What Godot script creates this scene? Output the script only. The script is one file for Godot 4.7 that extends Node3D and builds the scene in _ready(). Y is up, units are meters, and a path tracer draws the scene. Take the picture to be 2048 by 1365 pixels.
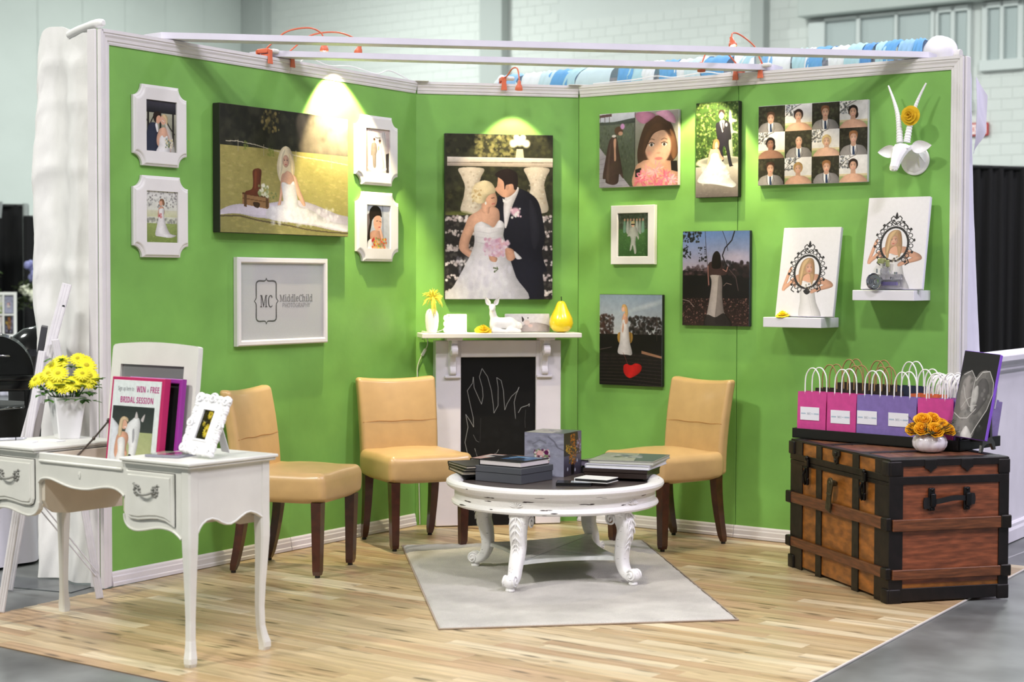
extends Node3D
# A photographer's exhibition booth in a hall. Metres, y up, the camera stands over the origin and looks towards -z.
const UP := Vector3.UP
# booth walls: foot of the left end (x, 0, z) and direction along the wall
const A_L := Vector3(-1.7976, 0, -7.2902)
const A_C := Vector3(-0.5279, 0, -9.2238)
const A_R := Vector3(0.3704, 0, -9.407)
const LEN_L := 2.3132
const LEN_C := 0.9168
const LEN_R := 2.2319
const H := 2.44
var B_L := frame(0.5489, 0.8359)
var B_C := frame(0.9798, 0.1998)
var B_R := frame(0.8068, -0.5909)
var used := {}
var noises := {}
var mats := {}
var rng := RandomNumberGenerator.new()

class G:
	var st := SurfaceTool.new()
	var x := Transform3D.IDENTITY
	var gid := 10
	func _init():
		st.begin(Mesh.PRIMITIVE_TRIANGLES)
		st.set_smooth_group(-1)
	func sm() -> G:
		gid += 1
		st.set_smooth_group(gid)
		return self
	func fl() -> G:
		st.set_smooth_group(-1)
		return self
	func p(v: Vector3, uv := Vector2.ZERO):
		st.set_uv(uv)
		st.add_vertex(x * v)
	func tri(a: Vector3, b: Vector3, c: Vector3, ua := Vector2.ZERO, ub := Vector2.ZERO, uc := Vector2.ZERO):
		p(a, ua); p(c, uc); p(b, ub)
	func quad(a: Vector3, b: Vector3, c: Vector3, d: Vector3, u := Rect2(0, 0, 1, 1)):
		var ua := Vector2(u.position.x, u.end.y)
		var uc := Vector2(u.end.x, u.position.y)
		tri(a, b, c, ua, u.end, uc)
		tri(a, c, d, ua, uc, u.position)
	func face(pts: Array, out: Vector3):
		var n: Vector3 = (pts[1] - pts[0]).cross(pts[2] - pts[0])
		if n.dot(out) < 0:
			pts.reverse()
		for i in range(1, pts.size() - 1):
			tri(pts[0], pts[i], pts[i + 1], Vector2(pts[0].x, pts[0].y), Vector2(pts[i].x, pts[i].y), Vector2(pts[i + 1].x, pts[i + 1].y))
	# a box with chamfered edges
	func box(c: Vector3, s: Vector3, b := 0.0):
		var h := s / 2
		b = minf(b, minf(h.x, minf(h.y, h.z)) * 0.9)
		var q := h - Vector3(b, b, b)
		for a in 3:
			var a1 := (a + 1) % 3
			var a2 := (a + 2) % 3
			for sg in [-1.0, 1.0]:
				var f := []
				for k in [[-1, -1], [1, -1], [1, 1], [-1, 1]]:
					var v := Vector3()
					v[a] = sg * h[a]; v[a1] = k[0] * q[a1]; v[a2] = k[1] * q[a2]
					f.append(c + v)
				var o := Vector3(); o[a] = sg
				face(f, o)
			if b > 0:
				for s1 in [-1.0, 1.0]:
					for s2 in [-1.0, 1.0]:
						var f := []
						for k in [[0, -1], [0, 1], [1, 1], [1, -1]]:
							var v := Vector3()
							v[a1] = s1 * (h[a1] if k[0] == 0 else q[a1])
							v[a2] = s2 * (q[a2] if k[0] == 0 else h[a2])
							v[a] = k[1] * q[a]
							f.append(c + v)
						var o := Vector3(); o[a1] = s1; o[a2] = s2
						face(f, o)
		if b > 0:
			for k in 8:
				var g := Vector3(1 if k & 1 else -1, 1 if k & 2 else -1, 1 if k & 4 else -1)
				face([c + g * Vector3(h.x, q.y, q.z), c + g * Vector3(q.x, h.y, q.z), c + g * Vector3(q.x, q.y, h.z)], g)
	# a box with round edges of radius r, its points moved by bend
	func rbox(c: Vector3, s: Vector3, r: float, k := 3, mid := 1, bend = null):
		var h := s / 2
		r = minf(r, minf(h.x, minf(h.y, h.z)) * 0.999)
		var q := h - Vector3(r, r, r)
		sm()
		var ax := []
		for a in 3:
			var l := []
			for i in k: l.append(-q[a] - r * tan(PI / 4 * (1.0 - float(i) / k)))
			for i in mid + 1: l.append(lerpf(-q[a], q[a], float(i) / mid))
			for i in k: l.append(q[a] + r * tan(PI / 4 * float(i + 1) / k))
			ax.append(l)
		for a in 3:
			var a1 := (a + 1) % 3
			var a2 := (a + 2) % 3
			for sg in [-1.0, 1.0]:
				var m := []
				for i in ax[a1].size():
					var row := []
					for j in ax[a2].size():
						var v := Vector3()
						v[a] = sg * h[a]; v[a1] = ax[a1][i]; v[a2] = ax[a2][j]
						var e := v.clamp(-q, q)
						v = e + (v - e).normalized() * r
						if bend != null: v = bend.call(v)
						row.append(c + v)
					m.append(row)
				for i in m.size() - 1:
					for j in m[0].size() - 1:
						if sg > 0: quad(m[i][j], m[i + 1][j], m[i + 1][j + 1], m[i][j + 1])
						else: quad(m[i][j], m[i][j + 1], m[i + 1][j + 1], m[i + 1][j])
		fl()
	func loft(rings: Array, closed := true, caps := true, smooth := true):
		var n: int = rings[0].size()
		if smooth: sm()
		for i in rings.size() - 1:
			for j in (n if closed else n - 1):
				var j2 := (j + 1) % n
				quad(rings[i][j], rings[i][j2], rings[i + 1][j2], rings[i + 1][j], Rect2(float(j) / n, float(i) / rings.size(), 1.0 / n, 1.0 / rings.size()))
		fl()
		if caps:
			for e in 2:
				var r: Array = Array(rings[0] if e == 0 else rings[-1])
				var c := Vector3()
				for v in r: c += v
				c /= n
				for j in n:
					if e == 0: tri(c, r[(j + 1) % n], r[j])
					else: tri(c, r[j], r[(j + 1) % n])
	func tube(pts: Array, r, n := 8, caps := true):
		var rings := []
		var nn := Vector3.ZERO
		for i in pts.size():
			var t: Vector3 = (pts[mini(i + 1, pts.size() - 1)] - pts[maxi(i - 1, 0)]).normalized()
			if nn == Vector3.ZERO: nn = t.cross(Vector3.RIGHT if absf(t.x) < 0.8 else UP).normalized()
			nn = (nn - t * nn.dot(t)).normalized()
			var b := t.cross(nn)
			var ring := []
			var rr: float = r[i] if r is Array else r
			for j in n:
				var a := TAU * j / n
				ring.append(pts[i] + (nn * cos(a) + b * sin(a)) * rr)
			rings.append(ring)
		loft(rings, true, caps)
	func rod(a: Vector3, b: Vector3, r: float, n := 8):
		tube([a, b], r, n)
	# profile of (radius, height) from the bottom up, turned round y
	func lathe(prof: Array, n := 32, c := Vector3.ZERO, crease := 0.6, turn := 0.0, ribs := 0, depth := 0.0):
		var len := [0.0]
		for i in range(1, prof.size()): len.append(len[-1] + prof[i].distance_to(prof[i - 1]))
		sm()
		for i in prof.size() - 1:
			var d: Vector2 = prof[i + 1] - prof[i]
			if i > 0 and absf(d.angle_to(prof[i] - prof[i - 1])) > crease: sm()
			for j in n:
				var q := []
				for k in [[0, 0], [1, 0], [1, 1], [0, 1]]:
					var a: float = turn + TAU * (j + k[0]) / n
					var v: Vector2 = prof[i + k[1]]
					var rr := v.x * (1.0 - depth * absf(cos(a * ribs / 2.0)) ** 6 if ribs else 1.0)
					q.append(c + Vector3(rr * cos(a), v.y, -rr * sin(a)))
				quad(q[0], q[1], q[2], q[3], Rect2(float(j) / n, 1.0 - len[i + 1] / len[-1], 1.0 / n, (len[i + 1] - len[i]) / len[-1]))
		fl()
	static func inset(poly: Array, b: float) -> Array:
		var o := []
		var n := poly.size()
		for i in n:
			var d1: Vector2 = (poly[i] - poly[(i + n - 1) % n]).normalized()
			var d2: Vector2 = (poly[(i + 1) % n] - poly[i]).normalized()
			var m := Vector2(-d1.y - d2.y, d1.x + d2.x).normalized()
			o.append(poly[i] + m * b / maxf(0.35, m.dot(Vector2(-d1.y, d1.x))))
		return o
	# a counter-clockwise outline in x, y made z0 .. z0 + d thick, its front edge chamfered by b
	func ext(poly: Array, d: float, b := 0.0, z0 := 0.0, smooth := false):
		var n := poly.size()
		var top: Array = inset(poly, b) if b > 0 else poly
		var idx := Geometry2D.triangulate_polygon(PackedVector2Array(top))
		for e in 2:
			for i in range(0, idx.size(), 3):
				var q := []
				for k in 3:
					var v: Vector2 = (top if e == 0 else poly)[idx[i + k]]
					q.append(Vector3(v.x, v.y, z0 + d if e == 0 else z0))
				face(q, Vector3(0, 0, 1 if e == 0 else -1))
		if smooth: sm()
		for i in n:
			var u: Vector2 = poly[i]
			var v: Vector2 = poly[(i + 1) % n]
			quad(Vector3(u.x, u.y, z0), Vector3(v.x, v.y, z0), Vector3(v.x, v.y, z0 + d - b), Vector3(u.x, u.y, z0 + d - b))
			if b > 0:
				var u2: Vector2 = top[i]
				var v2: Vector2 = top[(i + 1) % n]
				quad(Vector3(u.x, u.y, z0 + d - b), Vector3(v.x, v.y, z0 + d - b), Vector3(v2.x, v2.y, z0 + d), Vector3(u2.x, u2.y, z0 + d))
		fl()
	# a surface through f(u, v), both 0..1; two = give it a back side, offset by th
	func grid(nu: int, nv: int, f: Callable, th := 0.0, uvr := Rect2(0, 0, 1, 1)):
		var m := []
		for i in nu + 1:
			var row := []
			for j in nv + 1: row.append(f.call(float(i) / nu, float(j) / nv))
			m.append(row)
		sm()
		for i in nu:
			for j in nv:
				quad(m[i][j], m[i + 1][j], m[i + 1][j + 1], m[i][j + 1], Rect2(uvr.position.x + uvr.size.x * i / nu, uvr.position.y + uvr.size.y * (1.0 - (j + 1.0) / nv), uvr.size.x / nu, uvr.size.y / nv))
		if th > 0:
			sm()
			var o: Vector3 = (m[nu / 2 + 1][nv / 2] - m[nu / 2][nv / 2]).cross(m[nu / 2][nv / 2 + 1] - m[nu / 2][nv / 2]).normalized() * -th
			for i in nu:
				for j in nv: quad(m[i][j] + o, m[i][j + 1] + o, m[i + 1][j + 1] + o, m[i + 1][j] + o)
			fl()
			for i in nu:
				quad(m[i][0] + o, m[i + 1][0] + o, m[i + 1][0], m[i][0])
				quad(m[i + 1][nv] + o, m[i][nv] + o, m[i][nv], m[i + 1][nv])
			for j in nv:
				quad(m[0][j + 1] + o, m[0][j] + o, m[0][j], m[0][j + 1])
				quad(m[nu][j] + o, m[nu][j + 1] + o, m[nu][j + 1], m[nu][j])
		fl()
	func ball(c: Vector3, r: Vector3, n := 12, m := 8):
		var prof := []
		for i in m + 1:
			var a := -PI / 2 + PI * i / m
			prof.append(Vector2(maxf(0.0, cos(a)), sin(a)))
		var keep := x
		x = x * Transform3D(Basis.from_scale(r), c)
		lathe(prof, n, Vector3.ZERO, 4.0)
		x = keep
	# one smooth skin round tapered capsules [a, b, ra, rb]
	func nets(bones: Array, cell: float, k: float):
		var lo := Vector3(1e9, 1e9, 1e9)
		var hi := -lo
		for b in bones:
			var m: float = maxf(b[2], b[3]) + 2.5 * cell
			for e in 2:
				lo = lo.min(b[e] - Vector3(m, m, m)); hi = hi.max(b[e] + Vector3(m, m, m))
		var nx := int((hi.x - lo.x) / cell) + 2
		var ny := int((hi.y - lo.y) / cell) + 2
		var nz := int((hi.z - lo.z) / cell) + 2
		var fd := PackedFloat32Array()
		fd.resize(nx * ny * nz)
		fd.fill(1.0)
		for b in bones:
			var m: float = maxf(b[2], b[3]) + k + 2 * cell
			var l: Vector3 = ((b[0].min(b[1]) - Vector3(m, m, m) - lo) / cell).max(Vector3.ZERO)
			var u: Vector3 = (b[0].max(b[1]) + Vector3(m, m, m) - lo) / cell
			var ba: Vector3 = b[1] - b[0]
			var bl := maxf(ba.length_squared(), 1e-9)
			for iz in range(int(l.z), mini(int(u.z) + 1, nz)):
				for iy in range(int(l.y), mini(int(u.y) + 1, ny)):
					for ix in range(int(l.x), mini(int(u.x) + 1, nx)):
						var pa: Vector3 = lo + Vector3(ix, iy, iz) * cell - b[0]
						var t := clampf(pa.dot(ba) / bl, 0, 1)
						var dd: float = (pa - ba * t).length() - lerpf(b[2], b[3], t)
						var at := (iz * ny + iy) * nx + ix
						var o := fd[at]
						var hh := clampf(0.5 + 0.5 * (o - dd) / k, 0, 1)
						fd[at] = lerpf(o, dd, hh) - k * hh * (1 - hh)
		var vs := {}
		var off := [0, 1, nx, nx + 1, nx * ny, nx * ny + 1, nx * ny + nx, nx * ny + nx + 1]
		for iz in nz - 1:
			for iy in ny - 1:
				for ix in nx - 1:
					var at := (iz * ny + iy) * nx + ix
					var inn := 0
					for e in 8:
						if fd[at + off[e]] < 0: inn += 1
					if inn == 0 or inn == 8: continue
					var c := Vector3()
					var cnt := 0
					for e in 8:
						for ax in 3:
							var bit := 1 << ax
							if e & bit: continue
							var f0 := fd[at + off[e]]
							var f1 := fd[at + off[e | bit]]
							if (f0 < 0) == (f1 < 0): continue
							var v := Vector3(e & 1, (e >> 1) & 1, (e >> 2) & 1)
							v[ax] += f0 / (f0 - f1)
							c += v; cnt += 1
					vs[at] = lo + (Vector3(ix, iy, iz) + c / cnt) * cell
		sm()
		var st3 := [1, nx, nx * ny]
		for at in vs:
			for ax in 3:
				var nb: int = at + st3[ax]
				if (fd[at] < 0) == (fd[nb] < 0): continue
				var s1: int = st3[(ax + 1) % 3]
				var s2: int = st3[(ax + 2) % 3]
				if not (vs.has(at - s1) and vs.has(at - s2) and vs.has(at - s1 - s2)): continue
				if fd[at] < 0: quad(vs[at - s1 - s2], vs[at - s2], vs[at], vs[at - s1])
				else: quad(vs[at - s1], vs[at], vs[at - s2], vs[at - s1 - s2])
		fl()
	func done() -> ArrayMesh:
		st.generate_normals()
		return st.commit()

# ---- flat prints: a small painter; x runs 0..100 across, y in the same units downwards
class Pic:
	var w: int
	var h: int
	var s: float
	var d := PackedByteArray()
	var r := RandomNumberGenerator.new()
	var vol := 0.0
	var side := 0.0
	var grain := 0.05
	func _init(w_: int, h_: int, c: Color, sd := 1):
		w = w_; h = h_; s = w / 100.0; r.seed = sd
		d.resize(w * h * 3)
		for i in w * h:
			d[i * 3] = c.r8; d[i * 3 + 1] = c.g8; d[i * 3 + 2] = c.b8
	func put(x: int, y: int, c: Color, a: float):
		var i := (y * w + x) * 3
		d[i] += int((c.r8 - d[i]) * a); d[i + 1] += int((c.g8 - d[i + 1]) * a); d[i + 2] += int((c.b8 - d[i + 2]) * a)
	func grad(x0: float, y0: float, x1: float, y1: float, c0: Color, c1: Color, a := 1.0):
		for y in range(maxi(0, int(y0 * s)), mini(h, int(y1 * s + 0.5))):
			var c := c0.lerp(c1, clampf((y / s - y0) / (y1 - y0), 0, 1))
			for x in range(maxi(0, int(x0 * s)), mini(w, int(x1 * s + 0.5))): put(x, y, c, a)
	func ell(cx: float, cy: float, rx: float, ry: float, c: Color, a := 1.0, soft := 0.15, rot := 0.0):
		var m := maxf(rx, ry) if rot != 0.0 else 0.0
		var ex := maxf(rx, m); var ey := maxf(ry, m)
		var co := cos(rot); var si := sin(rot)
		for y in range(maxi(0, int((cy - ey) * s)), mini(h, int((cy + ey) * s) + 2)):
			for x in range(maxi(0, int((cx - ex) * s)), mini(w, int((cx + ex) * s) + 2)):
				var dx := (x + 0.5) / s - cx
				var dy := (y + 0.5) / s - cy
				var u := (dx * co + dy * si) / rx
				var v := (dy * co - dx * si) / ry
				var q := u * u + v * v
				if q < 1.0:
					var f := 1.0 - vol * q - side * u
					put(x, y, Color(c.r * f, c.g * f, c.b * f) if vol > 0 else c, a * minf(1.0, (1.0 - sqrt(q)) / maxf(soft, 0.02)))
	func poly(f: Array, c: Color, a := 1.0):
		var n := f.size() / 2
		var lo := 1e9; var hi := -1e9
		for i in n:
			lo = minf(lo, f[i * 2 + 1]); hi = maxf(hi, f[i * 2 + 1])
		for y in range(maxi(0, int(lo * s)), mini(h, int(hi * s) + 1)):
			var yy := (y + 0.5) / s
			var xs := []
			for i in n:
				var j := (i + 1) % n
				var y0: float = f[i * 2 + 1]
				var y1: float = f[j * 2 + 1]
				if (y0 <= yy) != (y1 <= yy): xs.append(lerpf(f[i * 2], f[j * 2], (yy - y0) / (y1 - y0)))
			xs.sort()
			for k in range(0, xs.size() - 1, 2):
				var p0: float = xs[k] * s
				var p1: float = xs[k + 1] * s
				for x in range(clampi(int(p0), 0, w), clampi(int(p1) + 1, 0, w)):
					var cov := minf(x + 1, p1) - maxf(x, p0)
					if cov <= 0: continue
					if vol > 0:
						var t := clampf((x + 0.5 - p0) / maxf(p1 - p0, 1.0), 0, 1) * 2.0 - 1.0
						var br := 1.02 - vol * t * t - side * t
						put(x, y, Color(minf(c.r * br, 1), minf(c.g * br, 1), minf(c.b * br, 1)), a * cov)
					else: put(x, y, c, a * cov)
	# the same outline with rounded corners
	func blob(f: Array, c: Color, a := 1.0):
		var n := f.size() / 2
		var o := []
		for i in n:
			var q := []
			for k in 4:
				var j := (i + k - 1 + n) % n
				q.append(Vector2(f[j * 2], f[j * 2 + 1]))
			for t in 5:
				var v: Vector2 = q[1].cubic_interpolate(q[2], q[0], q[3], t / 5.0)
				o.append(v.x); o.append(v.y)
		var kv := vol; var ks := side
		vol = 0.2; side = 0.07
		poly(o, c, a)
		vol = kv; side = ks
	func line(f: Array, wd: float, c: Color, a := 1.0):
		for i in range(0, f.size() - 2, 2):
			var p := Vector2(f[i], f[i + 1])
			var q := Vector2(f[i + 2], f[i + 3])
			var n := (q - p).orthogonal().normalized() * maxf(wd / 2, 0.5 / s)
			poly([p.x + n.x, p.y + n.y, q.x + n.x, q.y + n.y, q.x - n.x, q.y - n.y, p.x - n.x, p.y - n.y], c, a)
	func spray(x0: float, y0: float, x1: float, y1: float, n: int, r0: float, r1: float, cs: Array, a := 0.7, flat := 1.0):
		for i in n:
			var q := r.randf_range(r0, r1)
			ell(r.randf_range(x0, x1), r.randf_range(y0, y1), q, q * flat, cs[r.randi() % cs.size()], a, 0.5)
	# head and shoulders details; q is half the face's width
	func face(cx: float, cy: float, q: float, skin: Color, hair: Color, turn := 0.0, smile := 0.3):
		var sh := skin.darkened(0.3)
		vol = 0.22; side = 0.08
		ell(cx + turn * q * 0.25, cy, q, q * 1.32, skin, 1, 0.12)
		vol = 0.0; side = 0.0
		ell(cx - q * 0.75, cy + q * 0.1, q * 0.35, q * 0.9, sh, 0.35, 0.9)
		ell(cx + q * 0.45, cy + q * 0.45, q * 0.3, q * 0.25, skin.lerp(Color(0.95, 0.5, 0.45), 0.4), 0.4, 0.9)
		for e in [-1, 1]:
			var ex: float = cx + (e * 0.4 + turn * 0.3) * q
			ell(ex, cy - q * 0.12, q * 0.2, q * 0.1, Color(0.95, 0.93, 0.92), 0.9, 0.3)
			ell(ex, cy - q * 0.12, q * 0.1, q * 0.1, Color(0.15, 0.1, 0.08), 1, 0.3)
			line([ex - q * 0.24, cy - q * 0.2, ex, cy - q * 0.25, ex + q * 0.24, cy - q * 0.18], q * 0.06, Color(0.2, 0.12, 0.1), 0.7)
			line([ex - q * 0.28, cy - q * 0.4, ex, cy - q * 0.48, ex + q * 0.26, cy - q * 0.4], q * 0.09, hair.darkened(0.3), 0.7)
		ell(cx + turn * q * 0.4, cy + q * 0.3, q * 0.18, q * 0.1, sh, 0.6, 0.7)
		ell(cx + turn * q * 0.35, cy + q * 0.66, q * 0.34, q * (0.1 + smile * 0.12), Color(0.72, 0.3, 0.3), 0.9, 0.4)
		if smile > 0.4: ell(cx + turn * q * 0.35, cy + q * 0.64, q * 0.26, q * 0.07, Color(0.97, 0.95, 0.93), 1, 0.3)
	func tex() -> ImageTexture:
		# the mottle of a real photograph: coarse light and dark, and fine grain
		var n := FastNoiseLite.new()
		n.seed = r.seed + 5; n.frequency = 0.035; n.fractal_octaves = 3
		for y in h:
			for x in w:
				var f := 1.0 + grain * (n.get_noise_2d(x, y) + 0.6 * n.get_noise_2d(x * 6.0, y * 6.0 + 700.0)) + r.randf_range(-0.02, 0.02)
				var i := (y * w + x) * 3
				d[i] = mini(255, int(d[i] * f)); d[i + 1] = mini(255, int(d[i + 1] * f)); d[i + 2] = mini(255, int(d[i + 2] * f))
		var im := Image.create_from_data(w, h, false, Image.FORMAT_RGB8, d)
		return ImageTexture.create_from_image(im)

func frame(dx: float, ahead: float) -> Basis:
	var a := Vector3(dx, 0, -ahead).normalized()
	return Basis(a, UP, a.cross(UP))

func wall_at(k: String, u: float, v: float, off := 0.0) -> Transform3D:
	var b: Basis = B_L if k == "L" else B_C if k == "C" else B_R
	var a := A_L if k == "L" else A_C if k == "C" else A_R
	return Transform3D(b, a + b.x * u + UP * v + b.z * off)

func noise(freq: float, oct := 4, ramp := [], as_normal := false, kind := 0) -> NoiseTexture2D:
	var key := str([freq, oct, ramp, as_normal, kind])
	if noises.has(key): return noises[key]
	var t := NoiseTexture2D.new()
	t.width = 512; t.height = 512; t.seamless = true
	var n := FastNoiseLite.new()
	n.seed = 7; n.frequency = freq; n.fractal_octaves = oct
	if kind == 1: n.noise_type = FastNoiseLite.TYPE_CELLULAR
	t.noise = n
	if ramp.size():
		var g := Gradient.new()
		g.offsets = PackedFloat32Array(range(ramp.size()).map(func(i): return float(i) / (ramp.size() - 1)))
		g.colors = PackedColorArray(ramp)
		t.color_ramp = g
	t.as_normal_map = as_normal
	noises[key] = t
	return t

# colour, roughness and options: metal, vary (tone), vs (size of the tone pattern), bump (cm), bs, coat, rim, em, back
func mat(c: Color, rough := 0.6, o := {}) -> StandardMaterial3D:
	var key := str([c, rough, o])
	if mats.has(key): return mats[key]
	var m := StandardMaterial3D.new()
	m.albedo_color = c; m.roughness = rough; m.metallic = o.get("metal", 0.0)
	m.uv1_triplanar = true
	m.uv1_scale = Vector3.ONE * o.get("vs", 1.0)
	if o.has("vary"):
		var a: float = o.vary
		m.albedo_texture = noise(o.get("vf", 0.008), 5, [Color(1 - a, 1 - a, 1 - a), Color(1, 1, 1)])
	if o.has("bump"):
		m.heightmap_enabled = true; m.heightmap_scale = o.bump
		m.heightmap_texture = noise(o.get("bf", 0.05), 4)
	if o.has("coat"):
		m.clearcoat_enabled = true; m.clearcoat = o.coat; m.clearcoat_roughness = 0.15
	if o.has("rim"):
		m.rim_enabled = true; m.rim = o.rim; m.rim_tint = 0.5
	if o.has("em"):
		m.emission_enabled = true; m.emission = o.get("emc", c); m.emission_energy_multiplier = o.em
	if o.has("back"):
		m.backlight_enabled = true; m.backlight = o.back
	if o.has("sss"):
		m.subsurf_scatter_enabled = true; m.subsurf_scatter_strength = o.sss
	mats[key] = m
	return m

func print_mat(t: Texture2D, rough := 0.55) -> StandardMaterial3D:
	var m := StandardMaterial3D.new()
	m.albedo_texture = t; m.albedo_color = Color(0.9, 0.9, 0.9); m.roughness = rough; m.metallic_specular = 0.35
	return m

func numbered(n: String) -> String:
	var k: int = used.get(n, -1) + 1
	used[n] = k
	return n if k == 0 else "%s_%03d" % [n, k]

func tag(o: Node, label: String, cat: String, group := ""):
	o.set_meta("label", label); o.set_meta("category", cat)
	if group: o.set_meta("group", group)

func obj(called: String, g, m: Material, parent: Node = self) -> MeshInstance3D:
	var o := MeshInstance3D.new()
	o.name = numbered(called) if parent == self else called
	o.mesh = g.done() if g is G else g
	o.material_override = m
	parent.add_child(o, true)
	return o

func thing(called: String, label: String, cat: String, t := Transform3D.IDENTITY, group := "") -> Node3D:
	var o := Node3D.new()
	o.name = numbered(called)
	add_child(o)
	o.transform = t
	tag(o, label, cat, group)
	return o

func struct(called: String, g, m: Material, parent: Node = self) -> MeshInstance3D:
	var o := obj(called, g, m, parent)
	if parent == self: o.set_meta("kind", "structure")
	return o

func dup(o: Node3D, t: Transform3D, label: String, group := "") -> Node3D:
	var r: Node3D = o.duplicate()
	r.name = numbered(String(o.name).rstrip("_0123456789"))
	add_child(r)
	r.transform = t
	r.set_meta("label", label)
	if group: r.set_meta("group", group)
	return r

func letters(text: String, size: float, parent: Node3D, at: Vector3, m: Material, font := "Droid Serif", depth := 0.0006, called := "lettering", squeeze := 1.0, weight := 400) -> MeshInstance3D:
	var t := TextMesh.new()
	var f := SystemFont.new()
	f.font_names = PackedStringArray([font])
	f.font_weight = weight
	t.font = f; t.text = text; t.font_size = 64; t.pixel_size = size / 64.0; t.depth = depth; t.curve_step = 2.0
	var o := obj(called, t, m, parent)
	o.position = at
	o.scale = Vector3(squeeze, 1, 1)
	return o

func at(x: float, y: float, ahead: float, b := Basis.IDENTITY) -> Transform3D:
	return Transform3D(b, Vector3(x, y, -ahead))

func arc(c: Vector2, r: float, a0: float, a1: float, n: int) -> Array:
	var o := []
	for i in n + 1:
		var a := deg_to_rad(lerpf(a0, a1, float(i) / n))
		o.append(c + Vector2(cos(a), sin(a)) * r)
	return o

# smooth line through points
func curve(pts: Array, per := 6) -> Array:
	var o := []
	for i in pts.size() - 1:
		for k in per:
			o.append(pts[i].cubic_interpolate(pts[i + 1], pts[maxi(i - 1, 0)], pts[mini(i + 2, pts.size() - 1)], float(k) / per))
	o.append(pts[-1])
	return o

var white: StandardMaterial3D
var trim_m: StandardMaterial3D
var cloth_m: StandardMaterial3D
var black_m: StandardMaterial3D

func _ready():
	rng.seed = 5
	# ---- camera
	var cam := Camera3D.new()
	cam.name = "camera"
	cam.transform = Transform3D(Basis(Vector3(0, 0, -1), -0.0027) * Basis(Vector3.RIGHT, -0.0367), Vector3(0, 1.3602, 0))
	cam.fov = rad_to_deg(2 * atan(682.5 / 3350.0))
	cam.near = 0.1; cam.far = 120.0
	var lens := CameraAttributesPhysical.new()
	lens.frustum_focal_length = 58.9; lens.frustum_focus_distance = 7.9; lens.exposure_aperture = 3.2
	lens.frustum_far = 120.0; lens.frustum_near = 0.1
	cam.attributes = lens
	add_child(cam)
	cam.fov = rad_to_deg(2 * atan(682.5 / 3350.0))
	cam.current = true
	var env := Environment.new()
	env.background_mode = Environment.BG_COLOR
	env.background_color = Color(0.02, 0.02, 0.02)
	env.tonemap_mode = Environment.TONE_MAPPER_LINEAR
	env.tonemap_exposure = 1.0
	env.sdfgi_enabled = true; env.ssao_enabled = true; env.ssil_enabled = true
	var we := WorldEnvironment.new()
	we.name = "world"
	we.environment = env
	add_child(we)
	# ---- unseen hall lamps, out of view, placed to light booth and hall: x, distance ahead, energy, colour, size
	for k in UNSEEN_LAMPS: unseen_hall_lamp(k)
	white = mat(Color(0.9, 0.89, 0.89), 0.45, {"vary": 0.04, "vs": 0.7})
	trim_m = mat(Color(0.9, 0.885, 0.9), 0.4, {"vary": 0.05, "vs": 1.3, "bump": 0.02, "bf": 0.1})
	cloth_m = mat(Color(0.93, 0.93, 0.93), 0.85, {"vary": 0.04, "vs": 1.5, "bump": 0.04, "bf": 0.2, "rim": 0.2})
	black_m = mat(Color(0.06, 0.06, 0.07), 0.45)
	hall()
	booth()
	booth_top()
	left_wall_things()
	center_things()
	right_wall_things()
	chairs()
	coffee_table()
	table_things()
	trunk_and_bags()
	desk()
	left_background()

const UNSEEN_LAMPS := [  # all out of view; right-hand ones tinted lilac to colour right-facing sides
	[-7.5, 1.5, 115.0, Color(1.0, 0.985, 0.95)], [-2.8, -2.5, 75.0, Color(1.0, 0.985, 0.95)], [3.4, 0.8, 62.0, Color(0.985, 0.965, 1.0)], [8.6, 3.6, 85.0, Color(0.965, 0.93, 1.0)],
	[-8.5, 12.0, 60.0, Color(0.98, 1.0, 0.97)], [0.8, 15.5, 60.0, Color(0.98, 1.0, 0.97)], [8.5, 12.5, 60.0, Color(0.975, 0.965, 1.0)],
	[-9.0, 24.0, 75.0, Color(0.97, 1.0, 0.98)], [0.5, 26.0, 80.0, Color(0.97, 1.0, 0.98)], [8.0, 21.0, 80.0, Color(0.97, 1.0, 0.98)], [-4.5, 33.0, 80.0, Color(0.97, 1.0, 0.98)]]

func unseen_hall_lamp(k: Array):
	var t := thing("unseen_ceiling_light", "unseen panel light under the hall ceiling, placed to light booth and hall", "light", at(k[0], 9.3, k[1], B_R), "unseen panel lights under the hall ceiling")
	var g := G.new()
	g.box(Vector3(0, 0.06, 0), Vector3(1.3, 0.1, 1.3), 0.02)
	g.rod(Vector3(0.5, 0.1, 0), Vector3(0.5, 0.7, 0), 0.01)
	g.rod(Vector3(-0.5, 0.1, 0), Vector3(-0.5, 0.7, 0), 0.01)
	obj("housing", g, mat(Color(0.8, 0.8, 0.8), 0.5), t)
	g = G.new()
	g.box(Vector3(0, 0.005, 0), Vector3(1.2, 0.01, 1.2))
	obj("diffuser", g, mat(Color(1, 1, 1), 0.5, {"em": 1.5, "emc": k[3]}), t)
	var l := AreaLight3D.new()
	l.name = "unseen_panel_glow"
	l.area_size = Vector2(1.2, 1.2)
	l.light_energy = k[2]
	l.light_color = k[3]
	l.area_range = 60.0
	l.area_attenuation = 2.0
	l.shadow_enabled = true
	l.transform = Transform3D(Basis(Vector3.RIGHT, -PI / 2), Vector3(0, -0.02, 0))
	t.add_child(l)

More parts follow.
